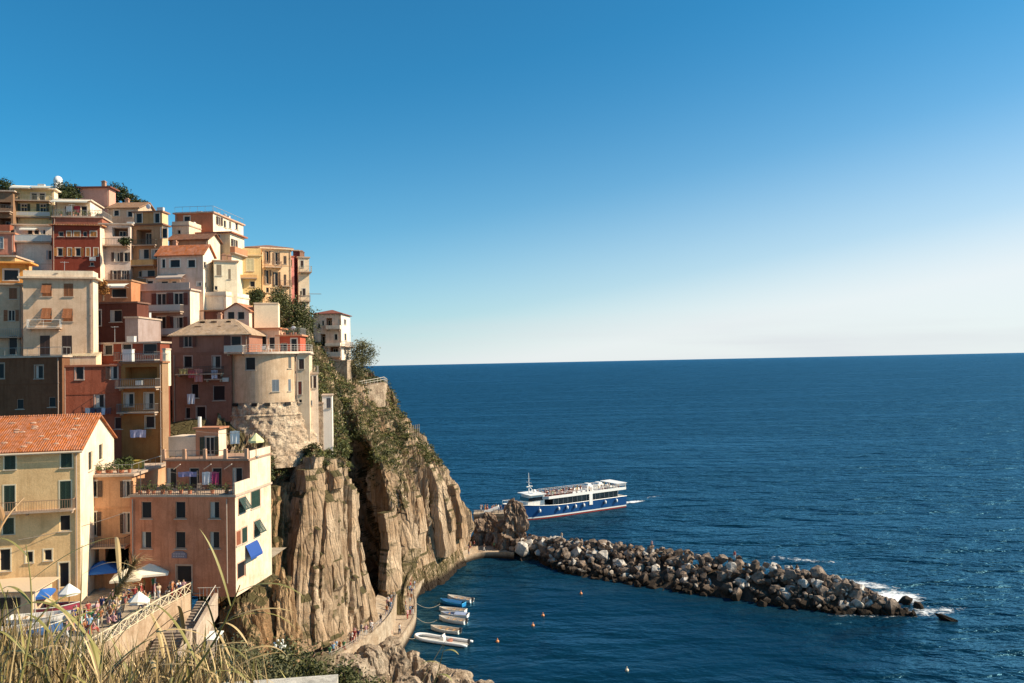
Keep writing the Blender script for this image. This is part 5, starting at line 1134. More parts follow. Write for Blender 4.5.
# ------------------------------------------------------------------ people
def skin_person(pose):
    J = {'pel': (0, 0, .92), 'sp': (0, .0, 1.15), 'ch': (0, .0, 1.36), 'nk': (0, 0, 1.49), 'hd': (0, -.015, 1.60), 'tp': (0, -.01, 1.70)}
    if pose == 'stand':
        J.update(lh=(-.1, 0, .86), lk=(-.11, .0, .48), la=(-.12, .02, .08), lf=(-.13, -.14, .04), rh=(.1, 0, .86), rk=(.12, -.02, .48), ra=(.14, .02, .08), rf=(.16, -.13, .04),
                 ls=(-.18, 0, 1.40), le=(-.24, .03, 1.13), lw=(-.25, -.03, .88), l2=(-.25, -.05, .79), rs=(.18, 0, 1.40), re=(.24, .03, 1.13), rw=(.2, -.12, .95), r2=(.18, -.18, .9))
    elif pose == 'walk':
        J.update(lh=(-.1, 0, .86), lk=(-.1, -.16, .5), la=(-.1, -.26, .1), lf=(-.1, -.4, .07), rh=(.1, 0, .86), rk=(.1, .08, .48), ra=(.1, .3, .12), rf=(.1, .2, .03),
                 ls=(-.18, 0, 1.40), le=(-.23, .12, 1.15), lw=(-.23, .16, .92), l2=(-.23, .14, .84), rs=(.18, 0, 1.40), re=(.23, -.08, 1.14), rw=(.2, -.24, .98), r2=(.19, -.31, .93))
    else:  # sit
        J = {k: (x, y, z-.46) for k, (x, y, z) in J.items()}
        J.update(lh=(-.1, 0, .44), lk=(-.12, -.4, .46), la=(-.12, -.42, .08), lf=(-.12, -.55, .04), rh=(.1, 0, .44), rk=(.12, -.4, .46), ra=(.13, -.44, .08), rf=(.13, -.57, .04),
                 ls=(-.18, 0, .94), le=(-.23, -.08, .7), lw=(-.16, -.28, .6), l2=(-.13, -.34, .57), rs=(.18, 0, .94), re=(.23, -.08, .7), rw=(.16, -.28, .6), r2=(.13, -.34, .57))
    Rd = dict(pel=.14, sp=.125, ch=.15, nk=.055, hd=.095, tp=.075, lh=.1, lk=.065, la=.045, lf=.04, rh=.1, rk=.065, ra=.045, rf=.04, ls=.065, le=.045, lw=.032, l2=.035, rs=.065, re=.045, rw=.032, r2=.035)
    E = [('pel', 'sp'), ('sp', 'ch'), ('ch', 'nk'), ('nk', 'hd'), ('hd', 'tp'), ('pel', 'lh'), ('lh', 'lk'), ('lk', 'la'), ('la', 'lf'), ('pel', 'rh'), ('rh', 'rk'), ('rk', 'ra'), ('ra', 'rf'), ('ch', 'ls'), ('ls', 'le'), ('le', 'lw'), ('lw', 'l2'), ('ch', 'rs'), ('rs', 're'), ('re', 'rw'), ('rw', 'r2')]
    ks = list(J); me = bpy.data.meshes.new('person'); me.from_pydata([J[k] for k in ks], [(ks.index(a), ks.index(b)) for a, b in E], [])
    o = bpy.data.objects.new('person_tmp', me); C.objects.link(o); md = o.modifiers.new('skin', 'SKIN')
    for i, k in enumerate(ks): me.skin_vertices[0].data[i].radius = (Rd[k], Rd[k]*(.8 if k in ('ch', 'sp', 'pel') else 1)); me.skin_vertices[0].data[i].use_root = (k == 'pel')
    sb = o.modifiers.new('sub', 'SUBSURF'); sb.levels = 1
    dg = bpy.context.evaluated_depsgraph_get(); dg.update(); em = bpy.data.meshes.new_from_object(o.evaluated_get(dg)); bpy.data.objects.remove(o)
    off = -.46 if pose == 'sit' else 0
    idx = []
    for p in em.polygons:
        x, y, z = p.center; zz = z-off
        if zz > 1.5: m_ = 1 if (zz > 1.64 or y > .03) else 0
        elif zz > 1.44 and abs(x) < .09: m_ = 0
        elif abs(x) > .2 and zz < 1.24 and zz > .6+(0 if pose != 'sit' else .3): m_ = 0
        elif pose == 'sit': m_ = 2 if (z > .5 and y > -.2) else (0 if z > .5 and y <= -.2 and abs(x) < .2 and z > .55 else (4 if z < .09 else 3))
        elif zz > .9: m_ = 2
        elif zz > .1: m_ = 3 if abs(x) < .2 else 0
        else: m_ = 4
        idx.append(m_)
    em.materials.clear()
    for _ in range(5): em.materials.append(None)
    em.polygons.foreach_set('material_index', idx); em.polygons.foreach_set('use_smooth', [True]*len(idx)); return em
POSE = {k: skin_person(k) for k in ('stand', 'walk', 'sit')}
SHIRT = {'white': (.75, .72, .68), 'red': (.32, .04, .035), 'navy blue': (.03, .04, .12), 'black': (.02, .02, .02), 'light blue': (.25, .42, .6), 'pink': (.5, .27, .28), 'grey': (.25, .25, .26), 'yellow': (.5, .38, .12), 'orange': (.42, .16, .06), 'green': (.06, .2, .08), 'beige': (.5, .4, .28)}
TROU = {'black': (.02, .02, .025), 'blue': (.06, .1, .22), 'beige': (.45, .36, .25), 'white': (.7, .68, .64), 'brown': (.14, .08, .04), 'red': (.35, .04, .03)}
PM = {}; used_l = set(); prr = random.Random(77)
def person(p, rz, pose, where, grp, act=None):
    act = act or {'stand': 'standing', 'walk': 'walking', 'sit': 'sitting'}[pose]
    for _ in range(400):
        s, t = prr.choice(list(SHIRT)), prr.choice(list(TROU)); lb = 'person in %s top, %s trousers, %s %s' % (s, t, act, where)
        if lb not in used_l: break
    used_l.add(lb)
    if (pose, s, t) not in PM:
        me = POSE[pose].copy(); hair = prr.choice([(.03, .015, .01), (.1, .05, .02), (.25, .15, .06), (.3, .28, .25)])
        for i, m_ in enumerate([simple('skin', (.5, .28, .18), .6), simple('hair_%d' % int(hair[0]*100), hair, .7), simple('cloth_'+s.replace(' ', '_'), SHIRT[s], .85), simple('trousers_'+t, TROU[t], .85), simple('shoes', (.06, .04, .03), .7)]): me.materials[i] = m_
        PM[(pose, s, t)] = me
    o = bpy.data.objects.new('person', PM[(pose, s, t)]); C.objects.link(o); o.location = p; o.rotation_euler = (0, 0, rz); k = prr.uniform(.92, 1.06); o.scale = (k, k, k); tag(o, lb, 'person', grp); return o
# on the cliff walkway and the quay
seg_names = [(.0, .2, 'on the walkway behind the shrubs'), (.2, .34, 'on the walkway under the pale slab cliff'), (.34, .46, 'on the walkway near the blue tank'), (.46, .6, 'where the walkway meets the lower quay'), (.6, .8, 'on the quay below the dark gully'), (.8, 1.01, 'on the far end of the cliff walkway')]
for k in range(62):
    t = .1+.9*prr.random()
    i, o = upf(t); f = prr.uniform(.1, .4); q = o.lerp(i, f); wn = next(n for a, b_, n in seg_names if a <= t < b_)
    i2, o2 = upf(min(1, t+.02)); d = (o2-o); rz = math.atan2(d.y, d.x)+math.pi/2+(math.pi if prr.random() < .5 else 0)
    person(q, rz+prr.uniform(-.4, .4), prr.choice(['walk', 'walk', 'stand']), wn, 'people on the cliff walkway')
for k in range(32):
    t = prr.uniform(.06, .97) if k > 14 else prr.uniform(.05, .4); i, o = lof(t); q = o.lerp(i, prr.uniform(.1, .6)); wn = 'on the lower quay by the inflatable boat' if t < .2 else 'on the lower quay opposite the rowing boats' if t < .42 else 'on the lower quay past the rowing boats' if t < .7 else 'on the quay end by the rock stack'
    person(q, prr.uniform(0, 6.28), prr.choice(['walk', 'stand', 'stand']), wn, 'people on the lower quay')
# blue tank, crates and small boats stored at the cliff foot
def tank():
    q = G(358, 612, 7.1); mb = MB(); r = thing('water_tank', q, 0, 'bright blue barrel standing on a beige crate at the cliff foot', 'barrel')
    mb.box(-.9, -.7, 0, .9, .7, 1.1); mb.box(-.95, -.75, 1.1, .95, .75, 1.2); mb.build('crate', simple('crate_beige', (.55, .42, .25), .8), r)
    mb = MB(); mb.tube([(0, 0, 1.2), (0, 0, 1.3), (0, 0, 1.8), (0, 0, 2.3), (0, 0, 2.45)], [.5, .58, .6, .56, .35], 14); mb.build('barrel', simple('blue_plastic', (.02, .15, .5), .45), r)
tank()
for k, (px, py, z, c, lb) in enumerate([(349, 620, 7.3, (.3, .22, .2), 'covered grey bundle stacked beside the blue barrel on the walkway'), (341, 626, 7.6, (.2, .13, .1), 'dark net pile left of the grey bundle on the walkway'), (333, 632, 7.9, (.5, .35, .15), 'ochre box by the cliff foot at the left of the net pile')]):
    mb = MB(); rr = random.Random(k); mb.ball((0, 0, .55), (1.1, .7, .7), 10, 7, .12, rr); mb.box(-.7, -.5, 0, .7, .5, .5); o = mb.build('bundle', simple('bundle_%d' % k, c, .9)); o.location = G(px, py, z); tag(o, lb, 'bundle')
# ------------------------------------------------------------------ hull loft
def loft(stations, closed_ends=True, mb=None):
    mb = mb or MB(); n = len(stations[0]); vs = [p for s in stations for p in s]
    fs = [(i*n+j, (i+1)*n+j, (i+1)*n+j+1, i*n+j+1) for i in range(len(stations)-1) for j in range(n-1)]
    mb.add(vs, fs)
    if closed_ends: mb.add(list(stations[-1]), [tuple(range(n))])
    return mb
def boat_base(L_, Bm, H_, name, label, col, inner, grp='boats moored by the quay', cat='boat', stripe=None, n_th=3):
    """open boat, bow towards +x, origin at the waterline amidships"""
    r = thing(name, (0, 0, 0), 0, label, cat, grp)
    def hw(t): return Bm/2*(math.sin(math.pi*min(1, (1-t)*.62+.12))**.7 if t > .3 else .96-.12*(.3-t)/.3) * (1 if t < .6 else max(0.02, (1-((t-.6)/.4)**2.2)))
    S = []; I = []; N = 14
    for k in range(N+1):
        t = k/N; x = -L_/2+L_*t; w_ = hw(t); sh = H_*(.72+.28*(abs(t-.35)/.65)**2); kz = -.25+(.55*H_*max(0, (t-.75)/.25)**2)
        S.append([(x, -w_, sh), (x, -w_*.94, sh*.5), (x, -w_*.7, kz*.4), (x, 0, kz), (x, w_*.7, kz*.4), (x, w_*.94, sh*.5), (x, w_, sh)])
        wi = max(.01, w_-.07); I.append([(x, -wi, sh), (x, -wi*.9, .12+.3*max(0, t-.75)), (x, 0, .06+.5*max(0, t-.8)), (x, wi*.9, .12+.3*max(0, t-.75)), (x, wi, sh)])
    h_ = loft(S); h_.add(list(S[0]), [tuple(range(7))]); h_.build('hull', simple('hull_%s' % label.split()[0], col, .35), r)
    loft(I).build('inner_hull', simple('inner_%s' % label.split()[0], inner, .6), r)
    g = MB()
    for sgn in (0, 6): g.tube([Vector(s[sgn]) for s in S], .05, 6)
    g.tube([Vector(S[0][0]), Vector(S[0][6])], .06, 6); g.build('gunwale', simple('gun_%s' % label.split()[0], stripe or (.72, .68, .6), .5), r)
    for k in range(n_th):
        t = .22+.24*k; x = -L_/2+L_*t; w_ = hw(t)*.93; m2 = MB(); m2.box(x-.14, -w_, H_*.48, x+.14, w_, H_*.53); m2.build('thwart', simple('thwart_wood', (.42, .25, .12), .6), r)
    return r
def outboard(r, x):
    m2 = MB(); m2.box(x-.25, -.16, .35, x+.12, .16, .95); m2.box(x-.16, -.06, -.3, x+.02, .06, .35); m2.box(x-.2, -.12, .95, x+.06, .12, 1.02); m2.build('outboard_motor', simple('motor_black', (.03, .03, .035), .4), r)
def put(r, xa, ya, xb, yb):
    a, b_ = G(xa, ya, .0), G(xb, yb, .0); c = (a+b_)/2; d = a-b_; r.location = (c.x, c.y, 0.0); r.rotation_euler = (rad(prr.uniform(-3, 3)), 0, math.atan2(d.y, d.x)); return (b_-a).length
def rib(L_, label, Bm=2.6, col=(.8, .79, .76)):
    r = thing('inflatable_boat', (0, 0, 0), 0, label, 'boat', 'boats moored by the quay')
    rt_ = .27; pts = []; rs = []
    for k in range(31):
        u = k/30*2-1; a = abs(u)
        if a > .35: x = L_*.28-(a-.35)/.65*L_*.78; y = math.copysign(Bm/2-rt_, u)
        else: th = u/.35*math.pi/2; x = L_*.28+math.cos(th)*L_*.20; y = math.sin(th)*(Bm/2-rt_)
        pts.append((x, y, .32+.25*max(0, x/(L_/2))**2)); rs.append(rt_*(1-.35*max(0, (a-.9)/.1)))
    m2 = MB(); m2.tube(pts, rs, 10); m2.build('inflatable_tube', simple('rib_tube', col, .45), r, True)
    m2 = MB(); m2.add([(-L_*.46, -Bm/2+.35, .12), (L_*.28, -Bm/2+.35, .15), (L_*.42, 0, .3), (L_*.28, Bm/2-.35, .15), (-L_*.46, Bm/2-.35, .12)], [(0, 1, 2, 3, 4)]); m2.add([(-L_*.46, -Bm/2+.35, .1), (L_*.28, -Bm/2+.35, .1), (L_*.42, 0, .2), (L_*.28, Bm/2-.35, .1), (-L_*.46, Bm/2-.35, .1), (-L_*.44, 0, -.4), (L_*.3, 0, -.3)], [(0, 1, 6, 5), (1, 2, 6), (2, 3, 6), (3, 4, 5, 6), (4, 0, 5)]); m2.build('deck', simple('rib_deck', (.45, .42, .38), .6), r)
    m2 = MB(); m2.box(-.5, -.4, .15, .2, .4, 1.0); m2.box(-.35, -.45, 1.0, -.3, .45, 1.35); m2.build('console', simple('console_white', (.7, .68, .64), .4), r)
    m2 = MB(); m2.box(-1.7, -.6, .15, -1.2, .6, .6); m2.build('seat', simple('rib_seat', (.3, .12, .08), .7), r)
    outboard(r, -L_*.48); return r
a, b_ = G(414, 638, 0), G(471, 646, 0); r = rib((a-b_).length*.96, 'big white inflatable boat, nearest of the boats moored by the quay'); put(r, 414, 638, 471, 646)
r = boat_base(5.6, 1.75, .75, 'rowing_boat', 'wooden rowing boat with brown interior next to the big white inflatable boat', (.76, .72, .64), (.70, .60, .48)); put(r, 428, 629, 463, 634); outboard(r, -2.9)
r = boat_base(5.6, 1.8, .75, 'rowing_boat', 'white rowing boat with a tan floor, third from the big inflatable boat', (.8, .78, .74), (.76, .70, .62)); put(r, 436, 619, 469, 624.5); outboard(r, -2.9)
r = boat_base(5.2, 1.6, .7, 'rowing_boat', 'slim white rowing boat with a pale blue cover over its stern', (.72, .7, .7), (.3, .36, .5)); put(r, 439, 615, 470, 617.5)
m2 = MB(); m2.add([(-2.4, -.7, .62), (-.2, -.75, .62), (-.2, 0, .85), (-2.4, 0, .8), (-.2, .75, .62), (-2.4, .7, .62)], [(0, 1, 2, 3), (3, 2, 4, 5)]); m2.build('boat_cover', simple('cover_paleblue', (.28, .34, .5), .8), r)
r = boat_base(5.2, 1.7, .7, 'rowing_boat', 'cream rowing boat with open brown inside between the blue and the slim boat', (.78, .74, .68), (.72, .62, .5)); put(r, 438, 610.5, 467, 613)
r = boat_base(5.4, 1.7, .8, 'rowing_boat', 'bright blue rowing boat with a blue cover, second from the far end', (.02, .22, .5), (.02, .16, .34), stripe=(.05, .4, .7)); put(r, 438, 602, 467, 607)
m2 = MB(); m2.add([(-2.4, -.75, .66), (1.6, -.7, .68), (1.6, 0, .95), (-2.4, 0, .95), (1.6, .7, .68), (-2.4, .75, .66), (2.5, 0, .85)], [(0, 1, 2, 3), (3, 2, 4, 5), (1, 6, 2), (2, 6, 4)]); m2.build('boat_cover', simple('cover_blue', (.01, .12, .32), .8), r)
r = boat_base(5.6, 1.8, .75, 'rowing_boat', 'white rowing boat with outboard motor, farthest along the row by the quay', (.76, .74, .7), (.55, .48, .4)); put(r, 445, 598, 475, 603); outboard(r, -2.9)
def rope(p0, p1, sag, label):
    mb = MB(); mb.tube([p0.lerp(p1, k/12)+Vector((0, 0, -sag*4*(k/12)*(1-k/12))) for k in range(13)], .03, 5); tag(mb.build('mooring_rope', simple('rope', (.45, .38, .28), .9)), label, 'rope')
rope(G(416, 603, 2.1), G(440, 604, .8), .8, 'mooring rope from the quay to the bright blue rowing boat')
rope(G(415, 616, 2.1), G(437, 620, .8), .8, 'mooring rope from the quay to the white rowing boat with tan floor')
rope(G(404, 634, 2.1), G(415, 638, .7), .4, 'mooring rope from the quay to the big white inflatable boat')
for px, py, lb in [(497.5, 642, 'orange buoy floating right of the big white inflatable boat'), (533, 626, 'small orange buoy in mid bay, lower of the close pair'), (543, 616, 'small orange buoy in mid bay, upper of the close pair'), (581, 594, 'orange buoy floating just off the inner side of the breakwater'), (627, 671, 'pale buoy near the bottom edge of the bay')]:
    mb = MB(); mb.ball((0, 0, .1), .27, 12, 8); mb.tube([(0, 0, .4), (0, 0, .62)], .06, 6); o = mb.build('buoy', simple('buoy_orange' if 'orange' in lb else 'buoy_pale', (.75, .28, .1) if 'orange' in lb else (.7, .6, .45), .5), None, True); o.location = G(px, py, 0); tag(o, lb, 'buoy', 'mooring buoys in the bay')
# ------------------------------------------------------------------ ferry
def ferry():
    st = G(618.5, 505.4, 0); bw = G(521, 519.2, 0); d = (bw-st); d.z = 0; Lv = d.length; d.normalize(); L_ = Lv+6
    root = thing('ferry', st, math.atan2(d.y, d.x), 'blue and white two deck passenger ferry passing behind the breakwater', 'ferry')
    # local: x towards the bow (0 = stern), +y = port side = facing the camera side
    W0 = 8.2; zdk = 3.7
    def hw(x):
        t = x/L_
        return W0/2*(1 if t < .62 else max(.02, 1-((t-.62)/.38)**2.1))
    def sheer(x): return 3.5+1.5*max(0, (x/L_-.55)/.45)**1.6
    xs = [L_*k/40 for k in range(41)]
    def band(z0f, z1f, name, m_, off=0, tap0=1, tap1=1):
        mb = MB()
        for sg in (1, -1):
            S = [[(x, sg*(hw(x)*tap0+off), z0f(x)), (x, sg*(hw(x)*tap1+off), z1f(x))] for x in xs]; loft(S, False, mb)
        mb.quad((0, -hw(0)*tap0-off, z0f(0)), (0, hw(0)*tap0+off, z0f(0)), (0, hw(0)*tap1+off, z1f(0)), (0, -hw(0)*tap1-off, z1f(0)))
        return mb.build(name, m_, root)
    blue = simple('ferry_blue', (.008, .058, .19), .3); wh = simple('ferry_white', (.82, .79, .74), .4); redp = simple('ferry_red', (.40, .05, .035), .45); gl = simple('ferry_glass', (.012, .012, .015), .1)
    band(lambda x: -1.4, lambda x: .42, 'boot_stripe', redp, -.02, .8, .93)
    band(lambda x: .42, lambda x: .78, 'waterline_stripe', wh, .0, .93, .94)
    hb = band(lambda x: .78, sheer, 'hull', blue, 0, .94, 1.0)
    mb = MB(); loft([[(x, -hw(x), sheer(x)-.02), (x, hw(x), sheer(x)-.02)] for x in xs], False, mb); mb.build('main_deck', simple('deck_grey', (.35, .33, .3), .7), root)
    mb = MB()
    for sg in (1, -1): mb.tube([(x, sg*hw(x), sheer(x)+.02) for x in xs], .09, 6)
    mb.build('rubbing_strake', wh, root)
    X0, X1 = 2.2, L_-14.5     # main cabin
    H1 = 5.5; wy = W0/2-.25
    mb = MB(); mb.box(X0+1.2, -wy, zdk-.3, X1, wy, H1); mb.build('cabin_windows', gl, root)
    for k in range(15):
        x = lerp(X0+1.2, X1-.3, k/14); m3 = MB(); m3.box(x-.07, -wy-.03, zdk-.2, x+.07, wy+.03, H1); m3.build('window_pillar', simple('ferry_trim', (.10, .10, .11), .4), root)
    mb = MB(); x = X0+11.5; mb.box(x-.6, wy+.04, 2.3, x+.6, wy+.35, H1+.1); mb.build('boarding_door', wh, root)
    # upper deck slab and bulwark
    mb = MB(); pts = [(X0-2, -W0/2), (X1+1.5, -W0/2), (X1+3.5, -W0/2+1.6), (X1+3.5, W0/2-1.6), (X1+1.5, W0/2), (X0-2, W0/2)]
    n = len(pts); mb.add([(x, y, H1) for x, y in pts]+[(x, y, H1+.25) for x, y in pts], [tuple(range(n))[::-1], tuple(range(n, 2*n))]+[(i, (i+1) % n, (i+1) % n+n, i+n) for i in range(n)]); mb.build('upper_deck', wh, root)
    mb = MB()
    for i in range(n-1):
        a, c = Vector((*pts[i], H1+.25)), Vector((*pts[i+1], H1+.25)); 
        q = (c-a).normalized(); nn = Vector((-q.y, q.x, 0))*.08
        mb.hexa([a, c, c+nn, a+nn, a+Vector((0, 0, .55)), c+Vector((0, 0, .55)), c+nn+Vector((0, 0, .55)), a+nn+Vector((0, 0, .55))])
    mb.build('bulwark', wh, root)
    # wheelhouse
    bx = X1+2.2
    mb = MB(); mb.hexa([(bx, -2.9, zdk-.2), (bx+5.6, -2.2, zdk-.2), (bx+5.6, 2.2, zdk-.2), (bx, 2.9, zdk-.2), (bx, -2.9, 6.9), (bx+4.6, -2.2, 6.6), (bx+4.6, 2.2, 6.6), (bx, 2.9, 6.9)]); wheel = mb.build('wheelhouse', wh, root)
    mb = MB(); mb.hexa([(bx+.5, -2.98, 5.3), (bx+5.25, -2.3, 5.1), (bx+5.25, 2.3, 5.1), (bx+.5, 2.98, 5.3), (bx+.5, -2.98, 6.3), (bx+4.95, -2.3, 6.1), (bx+4.95, 2.3, 6.1), (bx+.5, 2.98, 6.3)]); mb.build('wheelhouse_window', gl, wheel)
    mb = MB(); mb.box(bx-.4, -3.3, 6.9, bx+5.3, 3.3, 7.1); mb.build('wheelhouse_roof', wh, wheel)
    mb = MB(); mb.tube([(bx+3.4, 0, 7.1), (bx+3.4, 0, 13)], [.16, .07], 8); mb.tube([(bx+3.4, -1.3, 10.2), (bx+3.4, 1.3, 10.2)], .07, 6); mb.tube([(bx+2.6, 0, 9), (bx+4.2, 0, 9)], .1, 6); mb.box(bx+2.7, -.9, 9.1, bx+2.95, .9, 9.3); mb.tube([(bx+3.4, -.8, 11.3), (bx+3.4, .8, 11.3)], .05, 6); mb.tube([(bx+1.6, 0, 7.1), (bx+3.4, 0, 9.4)], .07, 6); mb.build('mast', wh, root)
    mb = MB(); mb.ball((bx+2.2, 1.0, 7.8), .45, 10, 7); mb.build('radar_dome', wh, root, True)
    # canopy frame aft, funnel boxes, life raft canisters
    mb = MB(); mb.box(X0-2.4, -W0/2-.05, H1+1.95, X0+1.6, W0/2+.05, H1+2.05); mb.build('aft_canopy', wh, root)
    for x in (X0-2.0, X0+1.3):
        for y in (-W0/2+.3, W0/2-.3): m3 = MB(); m3.tube([(x, y, H1+.2), (x, y, H1+1.95)], .07, 6); m3.build('canopy_post', wh, root)
    for x in (X0+5.4, X0+9.5): m3 = MB(); m3.box(x-1.0, -1.4, H1+.25, x+1.2, 1.4, H1+2.0); m3.box(x-.6, -1.0, H1+2.0, x+.6, 1.0, H1+2.5); m3.build('funnel_casing', wh, root)
    for k in range(3):
        for y in (-W0/2+.9, W0/2-.9): m3 = MB(); m3.tube([(X0+13+k*1.7, y, H1+.75), (X0+14.1+k*1.7, y, H1+.75)], .34, 10); m3.build('life_raft', wh, root)
    for x in (4.2, 8.5, 16.5, 19.5, 22.5, 25.5, L_-10): m3 = MB(); y = hw(x)+.3; m3.tube([(x, y, 2.0), (x, y, 2.2), (x, y, 2.8), (x, y, 3.0)], [.15, .34, .34, .15], 10); m3.tube([(x, y, 3.0), (x, y-.25, 3.6)], .03, 4); m3.build('fender', wh, root, True)
    for k in range(9):
        m3 = MB(); x = X0+15+k*1.35; m3.box(x, -2.9, H1+.6, x+.4, 2.9, H1+.68); m3.box(x-.02, -2.9, H1+.68, x+.04, 2.9, H1+1.05); m3.box(x+.1, -2.4, H1+.25, x+.2, 2.4, H1+.6); m3.build('bench', simple('bench_red', (.32, .12, .09), .6), root)
    # railing lines around upper deck and bow
    mb = MB()
    for zz in (1.35, 1.7): mb.tube([(x, y*.98, H1+zz) for x, y in pts], .035, 5)
    for x in [X0-2+k*1.6 for k in range(int((X1-X0+3)/1.6))]:
        for y in (-W0/2+.05, W0/2-.05): mb.tube([(x, y, H1+1.2), (x, y, H1+1.7)], .03, 4)
    mb.build('railing', wh, root)
    mb = MB(); bp_ = [x for x in xs if x > L_-10]
    for sg in (1, -1):
        mb.tube([(x, sg*hw(x)*.97, sheer(x)+1) for x in bp_], .035, 5)
        for x in bp_: mb.tube([(x, sg*hw(x)*.97, sheer(x)), (x, sg*hw(x)*.97, sheer(x)+1)], .03, 4)
    mb.build('bow_railing', wh, root)
    mb = MB(); mb.tube([(.3, 0, 3.6), (-.5, 0, 6.2)], .05, 5); fl_ = mb.build('flagpole', wh, root)
    # passengers (things of their own)
    M = Matrix.Translation(st) @ Matrix.Rotation(math.atan2(d.y, d.x), 4, 'Z')
    for k in range(106):
        if k < 70: x = prr.choice([X0+15.25+q*1.35 for q in range(9)]) if k < 44 else prr.uniform(X0+11, X1+2); y = prr.uniform(-3.2, 3.5); z = H1+.27
        else: x = prr.uniform(X0-1.5, X0+12); y = prr.choice([-1, 1, 1])*prr.uniform(1.8, 3.6); z = H1+.27
        pose = 'sit' if k < 44 else 'stand'
        if pose == 'sit': z += .3; y = prr.uniform(-2.7, 2.8)
        zone = 'on the ferry deck near its stern' if x < X0+8 else 'on the ferry deck amidships' if x < X0+19 else 'on the ferry deck near its bow'
        q = M @ Vector((x, y, z)); person(q, math.atan2(d.y, d.x)+math.pi/2+(prr.uniform(-2, 2) if pose == 'stand' else 0), pose, zone, 'passengers on the ferry deck')
    for k in range(5): q = M @ Vector((L_-prr.uniform(3.2, 6.5), prr.uniform(-1.5, 1.5), 4.6)); 
    return root, M, L_
FER = ferry()
# landing stage behind the stacks
def landing():
    a, b_ = P(474, 512, 203), P(507, 513, 203); z = a.z
    mb = MB(); mb.box(a.x, 200, z-.7, b_.x, 205, z); mb.box(a.x, 201, z-9, b_.x, 204.5, z-.7); o = mb.build('landing_stage', CONC); tag(o, 'concrete landing stage crowded with people between the headland and the pointed stack', 'pier')
    mb = MB()
    for k in range(9): x = lerp(a.x, b_.x, k/8); mb.tube([(x, 200.1, z), (x, 200.1, z+1.05)], .03, 5)
    for zz in (.55, 1.05): mb.tube([(a.x, 200.1, z+zz), (b_.x, 200.1, z+zz)], .03, 5)
    mb.build('railing', simple('rail_steel', (.35, .3, .26), .5), o)
    mb = MB(); p0, p1 = P(484, 514, 199.5), P(498, 509, 200.4); mb.hexa([p0, p1, p1+Vector((0, 1.2, 0)), p0+Vector((0, 1.2, 0)), p0+Vector((0, 0, .6)), p1+Vector((0, 0, .6)), p1+Vector((0, 1.2, .6)), p0+Vector((0, 1.2, .6))]); tag(mb.build('gangway', simple('gangway_white', (.75, .72, .68), .5)), 'white sloping gangway in front of the crowded landing stage', 'gangway')
    for k in range(20): person((prr.uniform(a.x+.3, b_.x-.3), prr.uniform(200.4, 204.5), z), prr.uniform(0, 6.28), prr.choice(['stand', 'walk']), 'on the landing stage by the ferry bow', 'people on the landing stage')
landing()
for px, py, zz, w_ in [(652, 541, 5.6, 'on the breakwater crest below the ferry stern'), (736, 553, 6.2, 'on the outer breakwater crest'), (562, 535, 5.2, 'on the breakwater crest near the stack')]:
    person(along(ridge, interp([q_[0] for q_ in ridge_px], [i_/(len(ridge_px)-1) for i_ in range(len(ridge_px))], px))+Vector((0, 0, .1)), 0, 'stand', w_, 'people standing on the breakwater')
# ------------------------------------------------------------------ piazza, stairs, lower ground
PAVE = rockmat('paving', (.30, .24, .17), (.46, .38, .28), (.34, .25, .17), 1, 0, 1, 2.0, .2)
ZP = 22.6
fp = [G(192, 594, ZP), G(160, 611, ZP), G(120, 636, ZP), G(80, 660, ZP), G(30, 694, ZP)]
def piazza():
    mb = MB(); top = [(-75, 100, ZP), (-28.5, 100, ZP), (fp[0].x+3, 81, ZP), (fp[0].x+.2, 80, ZP)]+[tuple(p) for p in fp]+[(-75, fp[-1].y-6, ZP)]
    n = len(top); mb.add(top, [tuple(range(n))]); tag(mb.build('square', PAVE), kind='structure')
    mb = MB(); 
    for k in range(len(fp)-1):
        a, b_ = fp[k], fp[k+1]; d = (b_-a).normalized(); nn = Vector((d.y, -d.x, 0))*.35
        if nn.x > 0: nn = -nn
        z = Vector((0, 0, 1))
        mb.hexa([a-z*8, b_-z*8, b_+nn-z*8, a+nn-z*8, a+z*.15, b_+z*.15, b_+nn+z*.15, a+nn+z*.15])
    tag(mb.build('retaining_wall', plaster((.46, .37, .26), 1.0)), 'pale plastered retaining wall holding up the square under the criss cross fence', 'wall')
    r = thing('fence', tuple(fp[0]), 0, 'cream wooden fence with criss cross panels along the edge of the square', 'fence'); L0 = fp[0]
    tot = 0; cream = simple('fence_cream', (.66, .54, .36), .7)
    for k in range(len(fp)-1):
        a, b_ = fp[k]-L0, fp[k+1]-L0; ln = (b_-a).length; m = max(1, round(ln/1.5))
        for q in range(m):
            p0 = a.lerp(b_, q/m); p1 = a.lerp(b_, (q+1)/m); z0, z1 = Vector((0, 0, .25)), Vector((0, 0, 1.15))
            mb = MB(); mb.tube([p0+Vector((0, 0, .1)), p0+Vector((0, 0, 1.25))], .065, 6); mb.build('post', cream, r)
            mb = MB(); mb.tube([p0+z0, p1+z1], .035, 5); mb.tube([p1+z0, p0+z1], .035, 5); mb.tube([p0+z1, p1+z1], .05, 5); mb.tube([p0+z0, p1+z0], .04, 5); mb.build('cross_panel', cream, r)
piazza()
